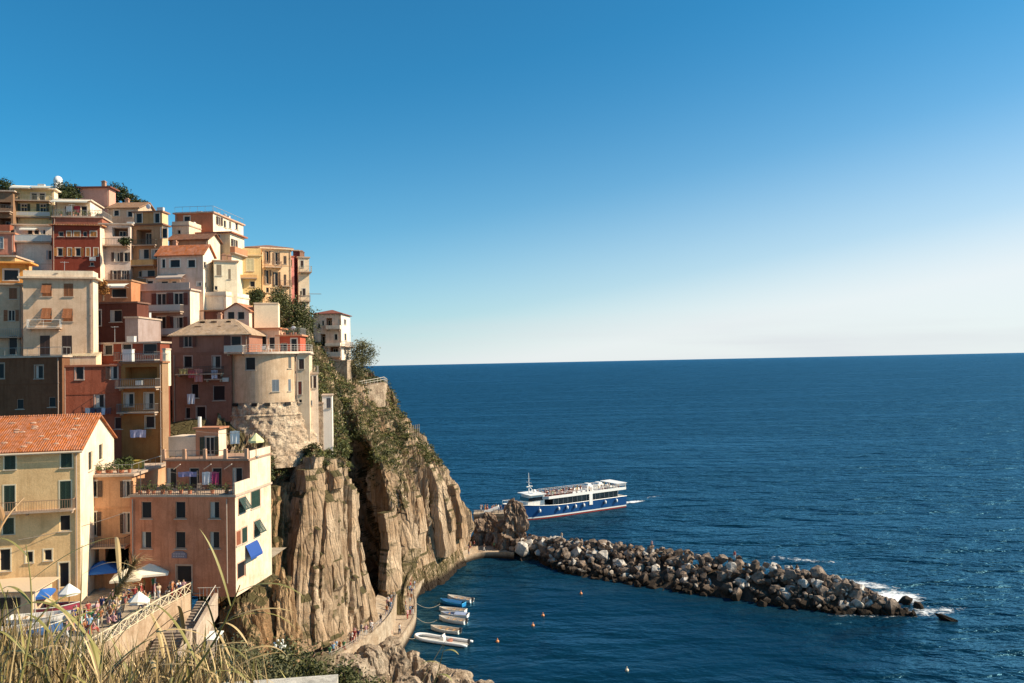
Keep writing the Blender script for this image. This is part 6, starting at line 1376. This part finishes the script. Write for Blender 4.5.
def stairs():
    x0, x1 = P(194, 594, 78).x+.2, P(213, 594, 78).x; r = thing('stairs', (x0, 78, 16), 0, 'stone stairs with pale edges descending from the square past the fence', 'stairs')
    z = ZP; y = 78.3; mb = MB()
    for k in range(10): mb.box(0, y-.36-78, 0, x1-x0, y-78, z-.15*(k+1)-16); z_ = z-.15*(k+1); y -= .36
    mb.box(-1.2, y-1.4-78, 0, x1-x0, y-78, z_-16); y -= 1.4
    for k in range(14): mb.box(-1.6, y-.34-78, 0, 1.3, y-78, z_-.16*(k+1)-16); y -= .34
    mb.build('steps', simple('step_stone', (.26, .2, .15), .9), r)
    mb = MB(); w0 = (x1-x0)
    mb.hexa([(w0, .3, 5.0), (w0+.35, .3, 5.0), (w0+.35, -5, 3.2), (w0, -5, 3.2), (w0, .3, 7.2), (w0+.35, .3, 7.2), (w0+.35, -5, 5.4), (w0, -5, 5.4)]); mb.build('side_wall', plaster((.48, .41, .32), .8), r)
    mb = MB(); mb.hexa([(1.35, -5.2, 2.8), (1.7, -5.2, 2.8), (1.7, -10, .5), (1.35, -10, .5), (1.35, -5.2, 5.6), (1.7, -5.2, 5.6), (1.7, -10, 3.2), (1.35, -10, 3.2)]); mb.build('lower_side_wall', plaster((.48, .41, .32), .8), r)
    mb = MB()
    for k in range(6): mb.tube([(.2+k*.35, .4, 6.6), (.2+k*.35, .4, 7.7)], .025, 5)
    mb.tube([(0, .4, 7.7), (2.2, .4, 7.7)], .03, 5); mb.tube([(w0+.1, .4, 7.9), (w0+.1, -5, 6.2)], .035, 5); mb.build('handrail', simple('rail_pale', (.6, .52, .42), .6), r)
stairs()
def ravine():
    mb = MB(); nx, ny = 50, 70
    for j in range(ny+1):
        Y = 44+j*(106-44)/ny; zb = interp([44, 52, 60, 72, 86, 100, 106], [19, 16, 16.5, 16.8, 13.2, 9.0, 8.2], Y); xe = interp([44, 70, 90, 100, 106], [-14, -16.5, -20.5, -22.8, -22.6], Y)
        for i in range(nx+1):
            X = lerp(-60, xe+7, i/nx); z = zb
            if X > xe: z = max(-1.5, zb-(X-xe)*2.4)
            mb.v.append((X, Y, z+noise.fractal(Vector((X*.3, Y*.3, 3)), 1, 2, 4)*(.35 if X < xe-4 else .9)))
    for j in range(ny):
        for i in range(nx): mb.f.append((j*(nx+1)+i, j*(nx+1)+i+1, (j+1)*(nx+1)+i+1, (j+1)*(nx+1)+i)); mb.mi.append(0)
    tag(mb.build('ravine_ground', rockmat('ravine_rock', (.2, .13, .08), (.5, .38, .26), (.16, .14, .07), .6, .6, 1, 1.2)), kind='structure')
ravine()
def canopy(label, px, py, w_, d_, z, col, h=2.4):
    p = G(px, py, z+h); r = thing('shelter', (p.x, p.y, z), 0, label, 'shelter')
    mb = MB(); mb.hexa([(-w_/2, -d_/2, h-.15), (w_/2, -d_/2, h-.15), (w_/2, d_/2, h+.1), (-w_/2, d_/2, h+.1), (-w_/2, -d_/2, h-.07), (w_/2, -d_/2, h-.07), (w_/2, d_/2, h+.18), (-w_/2, d_/2, h+.18)]); mb.build('roof', simple('shelter_%s' % label.split()[0], col, .7), r)
    for x in (-w_/2+.1, w_/2-.1):
        for y in (-d_/2+.1, d_/2-.1): mb = MB(); mb.tube([(x, y, 0), (x, y, h-.1)], .05, 6); mb.build('post', simple('post_grey', (.4, .38, .35), .6), r)
    return r
canopy('white flat roofed shelter below the stairs beside the reeds', 205, 636, 2.9, 1.8, 17.6, (.8, .78, .72))
canopy('beige flat roofed kiosk at the left edge of the square', 18, 585, 5.6, 4.0, ZP, (.62, .46, .30), 2.7)
def kiosk_body():
    p = G(18, 585, ZP+2.7); r = bpy.data.objects['shelter.001']; mb = MB(); mb.box(-2.4, -1.6, 0, 2.3, 1.5, 2.4); mb.build('wall', plaster((.64, .5, .34)), r)
    mb = MB(); mb.box(-1.2, -1.66, 1.0, 1.2, -1.61, 2.0); mb.build('window', glass_dark(), r)
kiosk_body()
def parasol(label, px, py, rr_, col, z=ZP, h=2.5, square=True, tilt=0):
    p = G(px, py, z+h); r = thing('parasol', (p.x, p.y, z), .3, label, 'parasol', 'parasols on the square'); n = 8 if not square else 4
    mb = MB(); m = 8 if not square else 4; a0 = math.pi/4
    ring = [(rr_*math.cos(a0+2*math.pi*k/m), rr_*math.sin(a0+2*math.pi*k/m), h-.35) for k in range(m)]
    top = (0, 0, h+.45); vs = [top]+ring+[(x, y, z_-.22) for x, y, z_ in ring]
    mb.add(vs, [(0, 1+k, 1+(k+1) % m) for k in range(m)]+[(1+k, 1+m+k, 1+m+(k+1) % m, 1+(k+1) % m) for k in range(m)]); mb.build('canopy', simple('parasol_%d_%d' % (int(col[0]*99), int(col[2]*99)), col, .8), r)
    mb = MB(); mb.tube([(0, 0, 0), (0, 0, h+.5)], .04, 6); mb.build('pole', simple('pole_wood', (.3, .18, .1), .6), r)
    mb = MB(); mb.tube([(0, 0, 0), (0, 0, .12)], .3, 10); mb.build('base', simple('base_grey', (.3, .3, .3), .8), r)
    for k in range(m): mb = MB(); mb.tube([(0, 0, h+.38), tuple(Vector(ring[k])+Vector((0, 0, -.02)))], .015, 4); mb.build('rib', simple('pole_wood', (.3, .18, .1), .6), r)
    return r
parasol('large bright blue parasol in front of the garage openings', 102, 565, 2.3, (.02, .13, .45))
parasol('large cream parasol left of the pink house door', 151, 567, 2.5, (.80, .72, .58))
parasol('cream parasol partly behind the blue and the large cream parasol', 127, 573, 1.9, (.72, .6, .42))
parasol('low blue parasol near the beige kiosk', 36, 590, 1.9, (.02, .12, .42), h=2.2)
parasol('small pale parasol in the crowd near the blue parasols', 69, 588, .95, (.7, .68, .64), h=2.3, square=False)
parasol('small white parasol over a cafe table behind the fence', 139, 596, .9, (.8, .74, .64), h=2.2, square=False)
parasol('tiny yellow parasol on the upper terrace of the pink house', 256, 437, .8, (.72, .68, .34), z=BL['pink']['zt']+BL['pink']['base']+3.4, h=2.1, square=False)
def table(p, label):
    r = thing('cafe_table', p, prr.random(), label, 'table', 'cafe tables on the square'); mb = MB(); mb.tube([(0, 0, .71), (0, 0, .75)], .45, 14); mb.build('tabletop', simple('table_white', (.7, .66, .6), .6), r); mb = MB(); mb.tube([(0, 0, 0), (0, 0, .71)], .035, 6); mb.build('leg', simple('motor_black', (.03, .03, .035), .4), r); mb = MB(); mb.tube([(0, 0, 0), (0, 0, .03)], .25, 10); mb.build('foot', simple('motor_black', (.03, .03, .035), .4), r)
for k in range(9):
    px = 85+k*11; py = 634-(k*5.2)-prr.uniform(8, 22); table(G(px, py, ZP), 'small round cafe table with pale top among the crowd behind the fence')
for k in range(76):
    px = prr.uniform(62, 190); lo_ = interp([60, 190], [655, 598], px); py = prr.uniform(lo_-26, lo_-3)
    zone = 'in the crowd nearer the kiosk' if px < 115 else 'in the crowd nearer the stairs' if px < 160 else 'by the door of the pink house'
    person(G(px, py, ZP), prr.uniform(0, 6.28), prr.choice(['stand', 'sit', 'walk', 'stand']), zone, 'people on the village square')
for k, (px, py, c, inn, lb) in enumerate([(50, 612, (.40, .06, .10), (.3, .04, .07), 'magenta covered boat parked on the square near the kiosk'), (42, 622, (.7, .66, .6), (.03, .1, .35), 'white boat with a blue interior parked on the square'), (28, 634, (.05, .16, .4), (.5, .45, .4), 'dark blue boat with pale inside parked on the square at the left')]):
    r = boat_base(5.2, 1.8, .8, 'rowing_boat', lb, c, inn, 'boats stored on the square'); r.location = G(px, py, ZP+.3); r.rotation_euler = (0, 0, .1+k*.12)
    mb = MB(); mb.box(-1.6, -.5, -.3, -1.3, .5, 0); mb.box(1.2, -.5, -.3, 1.5, .5, 0); mb.build('cradle', simple('old_wood', (.36, .27, .18), .85), r)
# ------------------------------------------------------------------ washing, terrace furniture
def laundry(bi_or_pts, label, p0, w_, h_, col, grp=None):
    mb = MB(); nx, nz = 8, 6; vs = []
    for j in range(nz+1):
        for i in range(nx+1): vs.append((w_*i/nx, .06*math.sin(i*1.9+j*.3)*(j/nz), -h_*j/nz-.03*math.sin(i*1.1)))
    m = (nx+1)*(nz+1); vs2 = [(x, y+.015, z) for x, y, z in vs]
    fs = [(j*(nx+1)+i, j*(nx+1)+i+1, (j+1)*(nx+1)+i+1, (j+1)*(nx+1)+i) for j in range(nz) for i in range(nx)]
    mb.add(vs, fs); mb.add(vs2, fs); o = mb.build('laundry', simple('laundry_%d_%d_%d' % tuple(int(c*99) for c in col), col, .9)); o.location = p0; tag(o, label, 'laundry', grp)
for x, y, Y, w_, h_, c, lb in [(179, 369, 111.7, 1.2, .8, (.6, .5, .2), 'pale yellow cloth hanging at the left of the mauve house balcony'), (188, 370, 111.7, 1.0, 1.1, (.5, .1, .12), 'red cloth hanging on the mauve house balcony'), (194, 369, 111.7, 1.2, 1.8, (.55, .25, .22), 'long pink cloth hanging on the mauve house balcony'), (211, 370, 111.7, .9, 1.2, (.55, .58, .68), 'small pale blue towel hanging under the right window of the mauve house'), (187, 394, 111.5, 1.1, 1.4, (.6, .6, .66), 'white towel hanging low on the mauve house wall'),
    (85, 408, 96, .6, .9, (.6, .58, .56), 'white shirt hanging on the red house washing line'), (90, 408, 96, .6, .8, (.06, .06, .1), 'dark shirt hanging on the red house washing line'), (96, 408, 96, .7, .8, (.08, .07, .1), 'dark trousers hanging on the red house washing line'), (101, 408, 96, .5, .8, (.5, .55, .65), 'pale blue shirt hanging on the red house washing line'), (106, 408, 96, .6, .7, (.12, .05, .06), 'maroon cloth hanging on the red house washing line'),
    (130, 430, 95.6, 1.9, .9, (.45, .42, .55), 'lilac sheet hanging below the ochre house balcony'), (230, 431, 84, 1.0, 1.35, (.8, .78, .74), 'white towel hanging on the top terrace of the pink house'), (202, 472, 82, 1.0, 1.3, (.7, .66, .66), 'white sheet drying on the lower terrace of the pink house'), (210, 472, 82, .9, 1.3, (.4, .04, .12), 'crimson sheet drying on the lower terrace of the pink house'), (178, 472, 82, 1.9, .5, (.3, .25, .42), 'purple cloth on the line of the pink house terrace'), (66, 206, 128.5, 1.0, 1.0, (.75, .72, .68), 'white sheet hanging under the rooftop awning'), (74, 206, 128.5, 1.0, 1.1, (.45, .04, .05), 'red sheet hanging under the rooftop awning')]:
    laundry(None, lb, P(x, y, Y), w_, h_, c)
def line_(a, b_, label, r_=.012):
    mb = MB(); mb.tube([a.lerp(b_, k/10)-Vector((0, 0, .25*4*(k/10)*(1-k/10))) for k in range(11)], r_, 4); tag(mb.build('cable', simple('cable_grey', (.25, .2, .16), .8)), label, 'cable')
line_(P(83, 407, 96), P(112, 407, 96), 'washing line across the front of the red house'); line_(P(178, 368.5, 111.7), P(224, 368.5, 111.7), 'washing line on the mauve house balcony')
line_(P(196, 431, 84), P(252, 431, 84), 'washing line across the top terrace of the pink house', .02); line_(P(170, 472, 82), P(220, 472, 82), 'washing line across the lower terrace of the pink house')
line_(P(18, 540, 76), P(124, 513, 80), 'pale cable slung from the yellow house to the pink house', .03)
def chair(p, rz, label, grp, col=(.8, .78, .72)):
    r = thing('garden_chair', p, rz, label, 'chair', grp); m_ = simple('chair_%d' % int(col[0]*99), col, .5)
    mb = MB(); mb.box(-.27, -.27, .4, .27, .27, .45); mb.build('seat', m_, r); mb = MB(); mb.box(-.27, .23, .45, .27, .28, .9); mb.build('backrest', m_, r)
    for x in (-.25, .25):
        for y in (-.25, .25): mb = MB(); mb.tube([(x, y, 0), (x*.92, y*.92, .4)], .025, 5); mb.build('leg', m_, r)
def on_tower(px, off): 
    root, cx_, cy_, zb_, H1, cp = TW; q = P(px, 352, 114); return Vector((q.x, cy_-5.0+off, zb_+H1+.3))
for k, (px, lb) in enumerate([(234, 'white garden chair at the left end of the round tower terrace'), (238, 'second white garden chair from the left on the round tower terrace'), (270, 'white chair in the middle of the round tower terrace'), (264, 'white chair beside the doors on the round tower terrace')]): chair(on_tower(px, .6+.2*k), k, lb, 'chairs on the round tower terrace')
b = BL['pink']; M_ = Matrix.Translation(b['root'].location) @ Matrix.Rotation(b['root'].rotation_euler.z, 4, 'Z')
def pot(p, label, s=.5, grp='potted plants on the terraces', c=(.45, .17, .09)):
    r = thing('potted_plant', p, 0, label, 'plant', grp); mb = MB(); mb.tube([(0, 0, 0), (0, 0, .35)], [.16, .22], 10); mb.build('pot', simple('terracotta', c, .8), r)
    mb = MB(); rr = random.Random(int(p[0]*100)); 
    for k in range(90):
        c = Vector((rr.gauss(0, s*.4), rr.gauss(0, s*.4), .4+abs(rr.gauss(0, s*.6)))); d1 = Vector((rr.gauss(0, 1), rr.gauss(0, 1), rr.gauss(.4, .6))).normalized()*.14; d2 = Vector((rr.gauss(0, 1), rr.gauss(0, 1), rr.gauss(0, 1))).normalized()*.05; mb.quad(c-d1, c-d2, c+d1, c+d2)
    mb.build('foliage', leafmat('pot_leaves', (.02, .04, .01), (.12, .14, .03), 2), r)
W2, D2, Z2 = b['W']/2, b['D']/2, b['zt']+.22
for k, x in enumerate([-.86, -.74, -.6, -.45, -.28, -.1, .1, .5, .8]):
    pot(M_ @ Vector((W2*x, -D2+.5+.3*(k % 2), Z2)), 'terracotta potted plant standing behind the lower terrace railing of the pink house', .55)
for x, lb in [(-.4, 'dark garden chair on the lower terrace of the pink house, left one'), (.2, 'dark garden chair on the lower terrace of the pink house, right one')]: chair(M_ @ Vector((W2*x, -D2+1.6, Z2)), 1, lb, 'chairs on the pink house terrace', (.1, .08, .07))
for bk, lb, ks in [('beige_mid', 'potted plant on the railed terrace above the garage openings', 8), ('white_mid', 'potted plant on the terrace of the white penthouse', 6), ('brown_mid', 'small potted plant on the brown house', 0), ('awning_base', 'potted plant in front of the rooftop flat', 6), ('red_terrace', 'potted plant on the red roof terrace behind the tower', 3), ('golden', 'potted plant', 0)]:
    bb = BL[bk]; Mb = Matrix.Translation(bb['root'].location) @ Matrix.Rotation(bb['root'].rotation_euler.z, 4, 'Z')
    for k in range(ks): pot(Mb @ Vector((lerp(-bb['W']/2+.4, bb['W']/2-.4, (k+.5)/ks), -bb['D']/2+.6+.5*(k % 2), bb['zt']+.23)), lb, .5)
bb = BL['beige_mid']; Mb = Matrix.Translation(bb['root'].location) @ Matrix.Rotation(bb['root'].rotation_euler.z, 4, 'Z')
mb = MB(); mb.box(-.5, -.3, 0, .5, .3, .8); mb.box(-.54, -.34, .8, .54, .34, .9); o = mb.build('storage_box', simple('box_yellow', (.5, .36, .06), .6)); o.location = Mb @ Vector((bb['W']*.28, 0, bb['zt']+.23)); tag(o, 'yellow storage box on the terrace above the garage openings', 'box')
mb = MB(); n = 12; mb.box(-.6, -.35, 0, .6, .35, 1.5); mb.box(-.64, -.39, 1.5, .64, .39, 1.56); o = mb.build('cupboard', simple('cup_white', (.72, .68, .6), .6)); o.location = P(128.5, 360, 101.5)-Vector((0, 0, .2)); tag(o, 'white cupboard on the balcony of the narrow dark red house', 'cupboard')
# ------------------------------------------------------------------ trees and bushes
def tree(label, p, rx, rz, hgt, n, c1, c2, name='tree', cat='tree', ls=.22, seed=1, trunk=True, grp=None, clumps=26):
    r = thing(name, p, 0, label, cat, grp); rr = random.Random(seed); mb = MB(); cl = []
    for k in range(clumps):
        v = Vector((rr.gauss(0, 1), rr.gauss(0, 1), rr.gauss(0, 1))).normalized()*rr.uniform(.45, 1.0); cl.append(Vector((v.x*rx, v.y*rx, hgt+v.z*rz)))
    if trunk:
        tb = MB(); tb.tube([(0, 0, -1), (.1, 0, hgt*.5), (0, .1, hgt)], [.22*rx/2+.08, .16*rx/2+.05, .06], 8)
        for c in cl[:9]: tb.tube([(0, 0, hgt*.45), tuple(c*.5+Vector((0, 0, hgt*.3))), tuple(c)], [.08, .05, .02], 5)
        tb.build('trunk', simple('bark', (.12, .08, .05), .9), r)
    for k in range(n):
        c = rr.choice(cl); s = min(rx, rz)*.34; q = c+Vector((rr.gauss(0, s), rr.gauss(0, s), rr.gauss(0, s*.8)))
        d1 = Vector((rr.gauss(0, 1), rr.gauss(0, 1), rr.gauss(.2, .8))).normalized()*ls*rr.uniform(.6, 1.4); d2 = Vector((rr.gauss(0, 1), rr.gauss(0, 1), rr.gauss(0, 1))).normalized()*ls*.5; mb.quad(q-d1, q-d2, q+d1, q+d2)
    mb.build('crown', leafmat('tree_%d' % int(c1[0]*1000+c2[1]*1000), c1, c2, .6), r); return r
DG = ((.012, .02, .006), (.07, .085, .022)); MG = ((.02, .03, .008), (.13, .125, .035)); OL = ((.04, .045, .02), (.20, .18, .08))
T = [('big olive green tree at the seaward corner beside the lone white house', 362, 354, 172, 2.3, 2.9, 3.0, 3600, OL, 0), ('second dark olive tree leaning right of the lone white house', 355, 366, 170, 2.0, 2.0, 1.5, 1800, OL, 0),
     ('round dark tree below the golden yellow house', 254, 297, 131, 1.6, 1.1, 1.0, 1700, DG, 0), ('dark round tree below the tall peach house', 277, 298, 140, 1.5, 1.5, 1.0, 1500, DG, 0),
     ('large dark bush on the slope under the peach house', 288, 310, 138, 2.7, 2.6, 1.2, 3600, MG, 0), ('tall bush on the slope left of the lone white house', 300, 322, 140, 2.3, 3.0, 1.0, 3200, MG, 0), ('lower bush on the slope above the tower annexe', 296, 338, 134, 1.8, 2.4, .8, 2200, OL, 0),
     ('dark rooftop palm like tree beside the white dome on the skyline', 66, 190, 139, 2.0, 1.2, 1.0, 1700, DG, 0), ('dark rooftop tree touching the salmon house on the skyline', 74, 192, 138, 1.5, 1.1, .8, 1300, DG, 0), ('rooftop creeper mass under the skyline trees', 68, 196, 135, 2.0, .6, .3, 1200, DG, 0),
     ('dark tree right of the salmon house on the skyline', 117, 193, 145, 1.6, 1.3, 1.2, 1400, DG, 0), ('small shrub on the skyline right of the salmon house', 128, 198, 144, 1.4, .8, .7, 900, DG, 0), ('last small shrub on the skyline before the ochre penthouse', 140, 203, 143, 1.2, .7, .5, 700, DG, 0), ('dark tree on the skyline at the far left edge', 3, 187, 150, 2.5, 1.2, 1.2, 1500, DG, 0),
     ('green hedge plant on the terrace behind the yellow storage box', 124, 463, 87, 1.3, .5, .4, 900, DG, 0), ('leafy plant hanging on the white house balcony', 125, 241, 120, .9, .5, .4, 700, DG, 0), ('orange tinted closed parasol shaped plant on the small awning terrace', 103, 288, 112, .6, 1.3, .8, 500, ((.2, .09, .02), (.4, .18, .05)), 0)]
for k, (lb, px, py, Y, rx, rz, hg, n, cc, _) in enumerate(T):
    q = P(px, py, Y)-Vector((0, 0, hg)); tree(lb, q, rx, rz, hg, n, cc[0], cc[1], 'tree' if hg > .6 else 'bush', 'tree' if hg > .6 else 'bush', .2, k+40, hg > .6)
mb = MB(); q = P(58, 181, 141); mb.ball((0, 0, 0), (.75, .75, .9), 18, 12); mb.tube([(0, 0, -2.5), (0, 0, -.5)], [.72, .74], 16); o = mb.build('dome', simple('dome_white', (.8, .78, .74), .5), None, True); o.location = q; tag(o, 'small white dome standing out on the skyline above the yellow house', 'dome')
# ------------------------------------------------------------------ camera side slope, shrubs, reeds and grass
def slope():
    mb = MB(); nx, ny = 80, 80
    def zf(X, Y):
        z = 43.1-.1*max(0, min(Y, 3))-.62*max(0, Y-3) if Y > 0 else 43.1
        z = max(z, interp([-60, -8, 0, 12], [6, 6, -2, -2], X)) if Y > 52 else z
        z -= max(0, X-2)*.35*min(1, max(0, Y)/5)
        return max(z, -2)
    for j in range(ny+1):
        Y = -12+j*(72+12)/ny
        for i in range(nx+1):
            X = -48+i*(70)/nx; mb.v.append((X, Y, zf(X, Y)+noise.fractal(Vector((X*.3, Y*.3, 8)), 1, 2, 4)*.3*min(1, max(.1, Y/8))))
    for j in range(ny):
        for i in range(nx): mb.f.append((j*(nx+1)+i, j*(nx+1)+i+1, (j+1)*(nx+1)+i+1, (j+1)*(nx+1)+i)); mb.mi.append(0)
    tag(mb.build('near_slope', rockmat('slope_earth', (.12, .085, .05), (.30, .22, .13), (.10, .09, .04), 1, .5, 1, 2)), kind='structure'); return zf
ZF = slope()
def shrub(label, px, py, Y, rx, rz, n, cc, ls, seed, flowers=0):
    q = P(px, py, Y); r = tree(label, q-Vector((0, 0, rz)), rx, rz, rz, n, cc[0], cc[1], 'shrub', 'shrub', ls, seed, True, 'shrubs on the near slope', 22)
    if flowers:
        mb = MB(); rr = random.Random(seed)
        for k in range(flowers):
            c = Vector((rr.gauss(0, .25), rr.gauss(0, .25), rz*1.95+rr.gauss(0, .18))); mb.ball(c, .075, 6, 4)
        mb.build('flower_cluster', simple('petal_white', (.8, .78, .7), .7), r)
for a in [('broad green shrub at the bottom behind the concrete parapet end', 300, 685, 50, 1.9, 1.5, 4200, MG, .13, 1, 0), ('bright leafy shrub left of the concrete parapet', 262, 682, 46, 1.6, 1.6, 3600, OL, .12, 2, 0), ('green shrub right of the concrete parapet end', 345, 690, 48, 1.5, 1.2, 3000, MG, .12, 3, 0),
          ('white flowering shrub behind the reeds', 280, 668, 52, 1.3, 1.5, 2600, MG, .12, 4, 26), ('small olive shrub between the reeds and the flowering shrub', 236, 668, 44, 1.2, 1.2, 2400, OL, .11, 5, 0), ('low dark shrub below the square wall behind the dry grass', 205, 676, 40, 1.3, 1.0, 2200, DG, .11, 6, 0), ('small shrub at the right end of the near slope vegetation', 372, 698, 46, 1.0, 1.0, 1600, MG, .11, 7, 0)]: shrub(*a)
def parapet():
    a = P(335, 676, 5.0); r = thing('parapet', (a.x, a.y, a.z-1.6), rad(8), 'end of a pale grey concrete parapet at the bottom edge of the photo', 'parapet')
    mb = MB(); mb.box(-1.6, -.18, 0, -.03, .18, 1.42); mb.build('body', CONC, r); mb = MB(); mb.box(-1.6, -.24, 1.42, 0, .24, 1.52); mb.build('coping', rockmat('coping_stone', (.4, .36, .3), (.6, .55, .47), (.45, .4, .33), 1, 0, 1, 8, .3), r)
parapet()
def blade(mb, p, dirv, L_, w_, droop, seg=7, fold=.25):
    d = Vector(dirv).normalized(); side = d.cross(Vector((0, 0, 1)));
    side = side.normalized() if side.length > .05 else Vector((1, 0, 0))
    q = Vector(p); vs = []
    for k in range(seg+1):
        t = k/seg; w2 = w_*(math.sin(math.pi*min(.98, t*.85+.12))**.8) if k < seg else .0005
        nrm = side.cross(d).normalized()
        vs += [q-side*w2/2, q+nrm*w2*fold*.5, q+side*w2/2]
        d = (d+Vector((0, 0, -droop/seg*(.4+1.4*t)))).normalized(); q = q+d*(L_/seg)
    mb.add(vs, [(3*k+j, 3*k+j+1, 3*k+4+j, 3*k+3+j) for k in range(seg) for j in (0, 1)])
def grassmat(name, c1, c2):
    m_ = leafmat(name, c1, c2, 3.0); b = m_.node_tree.nodes['Principled BSDF']; b.inputs['Roughness'].default_value = .5; return m_
straw = grassmat('straw', (.13, .08, .03), (.60, .43, .20)); green = grassmat('reed_green', (.07, .07, .02), (.34, .29, .09)); brownst = grassmat('dead_stems', (.05, .03, .015), (.18, .11, .05))
gr = random.Random(99)
def top_at(px): return interp([-30, 20, 60, 110, 160, 210, 240, 300], [606, 624, 630, 650, 658, 646, 664, 702], px)
for nm, mt, n, lb, wd in [('dry_grass', straw, 2700, 'dense straw coloured dry grass filling the bottom left corner', .009), ('dead_stalks', brownst, 1300, 'dark brown dead stalks tangled in the dry grass', .006), ('green_grass', green, 420, 'yellow green grass leaves among the dry grass', .017)]:
    mb = MB()
    for k in range(n):
        Y = gr.uniform(3.0, 7.5); px = gr.uniform(-40, 262); tp = top_at(px)+gr.uniform(-6, 60)
        tip = P(px, tp, Y); L_ = gr.uniform(.35, .95)*Y/4.5; lean = gr.gauss(.55, .55)
        base = tip-Vector((lean*L_, gr.gauss(0, .15), L_*.9)); d = tip-base+Vector((-lean*.3*L_, 0, .25*L_))
        blade(mb, base, d, L_*1.08, wd*gr.uniform(.6, 1.7)*Y/4.5, gr.uniform(.1, 1.1), 6)
    tag(mb.build(nm, mt), lb, 'grass', kind='stuff')
def reed(label, px0, py0, px1, py1, Y, nl, seed, mt, w_=.03, stem=.008, ll=.5, plume=False):
    a, b_ = P(px0, py0, Y), P(px1, py1, Y+gr.uniform(-.3, .3)); r = thing('reed', a, 0, label, 'reed', 'reeds in the near left corner'); rr = random.Random(seed)
    ax = (b_-a); mb = MB(); bend = Vector((rr.uniform(-.06, .06), 0, 0)); pts = [ax*(k/8)+bend*math.sin(math.pi*k/8) for k in range(9)]; mb.tube(pts, [stem*(1-.7*k/8) for k in range(9)], 6); mb.build('stem', mt, r)
    for k in range(nl):
        t = .15+.85*(k+.5)/nl; p = ax*t+bend*math.sin(math.pi*t); sgn = 1 if k % 2 else -1; mb = MB()
        d = ax.normalized()*rr.uniform(.5, 1.1)+Vector((sgn*rr.uniform(.35, .9), rr.uniform(-.4, .4), 0)); blade(mb, p, d, ll*rr.uniform(.6, 1.2), w_*rr.uniform(.6, 1.2), rr.uniform(.5, 1.7), 10, .35); mb.build('leaf', mt, r)
    if plume:
        mb = MB()
        for k in range(260):
            t = rr.uniform(.0, .32); p = ax+ax.normalized()*(-t*.6); blade(mb, p, ax.normalized()+Vector((rr.gauss(0, .3), rr.gauss(0, .3), rr.gauss(0, .1))), rr.uniform(.04, .1), .004, 1.0, 3)
        mb.build('plume', mt, r)
reed('tall green reed with broad yellow green leaves, left of the fence', 52, 690, 60, 622, 3.4, 6, 1, green, .018, .008, .26)
reed('big green reed with its long leaf tips crossing the stairs', 150, 720, 240, 585, 3.6, 8, 2, green, .015, .008, .34)
reed('thin brown reed stalk slanting in front of the yellow house', -6, 556, 24, 498, 3.0, 1, 3, grassmat('reed_brown', (.2, .1, .04), (.42, .24, .1)), .035, .007, .2)
reed('feathery straw plume in front of the parasols', 60, 690, 134, 564, 3.3, 3, 4, straw, .018, .005, .3, True)
reed('bare pale reed stalk rising before the blue parasol', 70, 680, 82, 545, 3.2, 2, 5, straw, .01, .004, .2)
reed('green reed with drooping leaves at the left edge', 18, 690, 26, 545, 3.0, 5, 6, green, .016, .005, .3)
reed('dry reed curving over the square wall', 120, 700, 190, 640, 3.8, 7, 7, straw, .022, .006, .35)
reed('dark bent reed stalk in front of the retaining wall', 90, 700, 180, 612, 3.5, 4, 8, brownst, .012, .005, .3)
reed('pale dry reed right of the big green reed', 190, 720, 252, 640, 4.0, 7, 9, straw, .02, .006, .35)
reed('small green leaf sprig standing before the shore rocks', 428, 700, 444, 646, 4.2, 4, 10, green, .016, .004, .14)
reed('thin dry stalk before the shore rocks', 418, 690, 446, 640, 4.4, 0, 11, straw, .01, .003, .14)
reed('green reed with folded leaves in the middle of the dry grass', 96, 710, 104, 640, 3.3, 6, 12, green, .026, .007, .3)
reed('short green reed low at the left edge', 2, 700, 8, 590, 3.3, 5, 13, green, .022, .006, .3)
reed('long straw leaf arching toward the white shelter', 160, 700, 246, 606, 3.7, 4, 14, straw, .016, .005, .4)
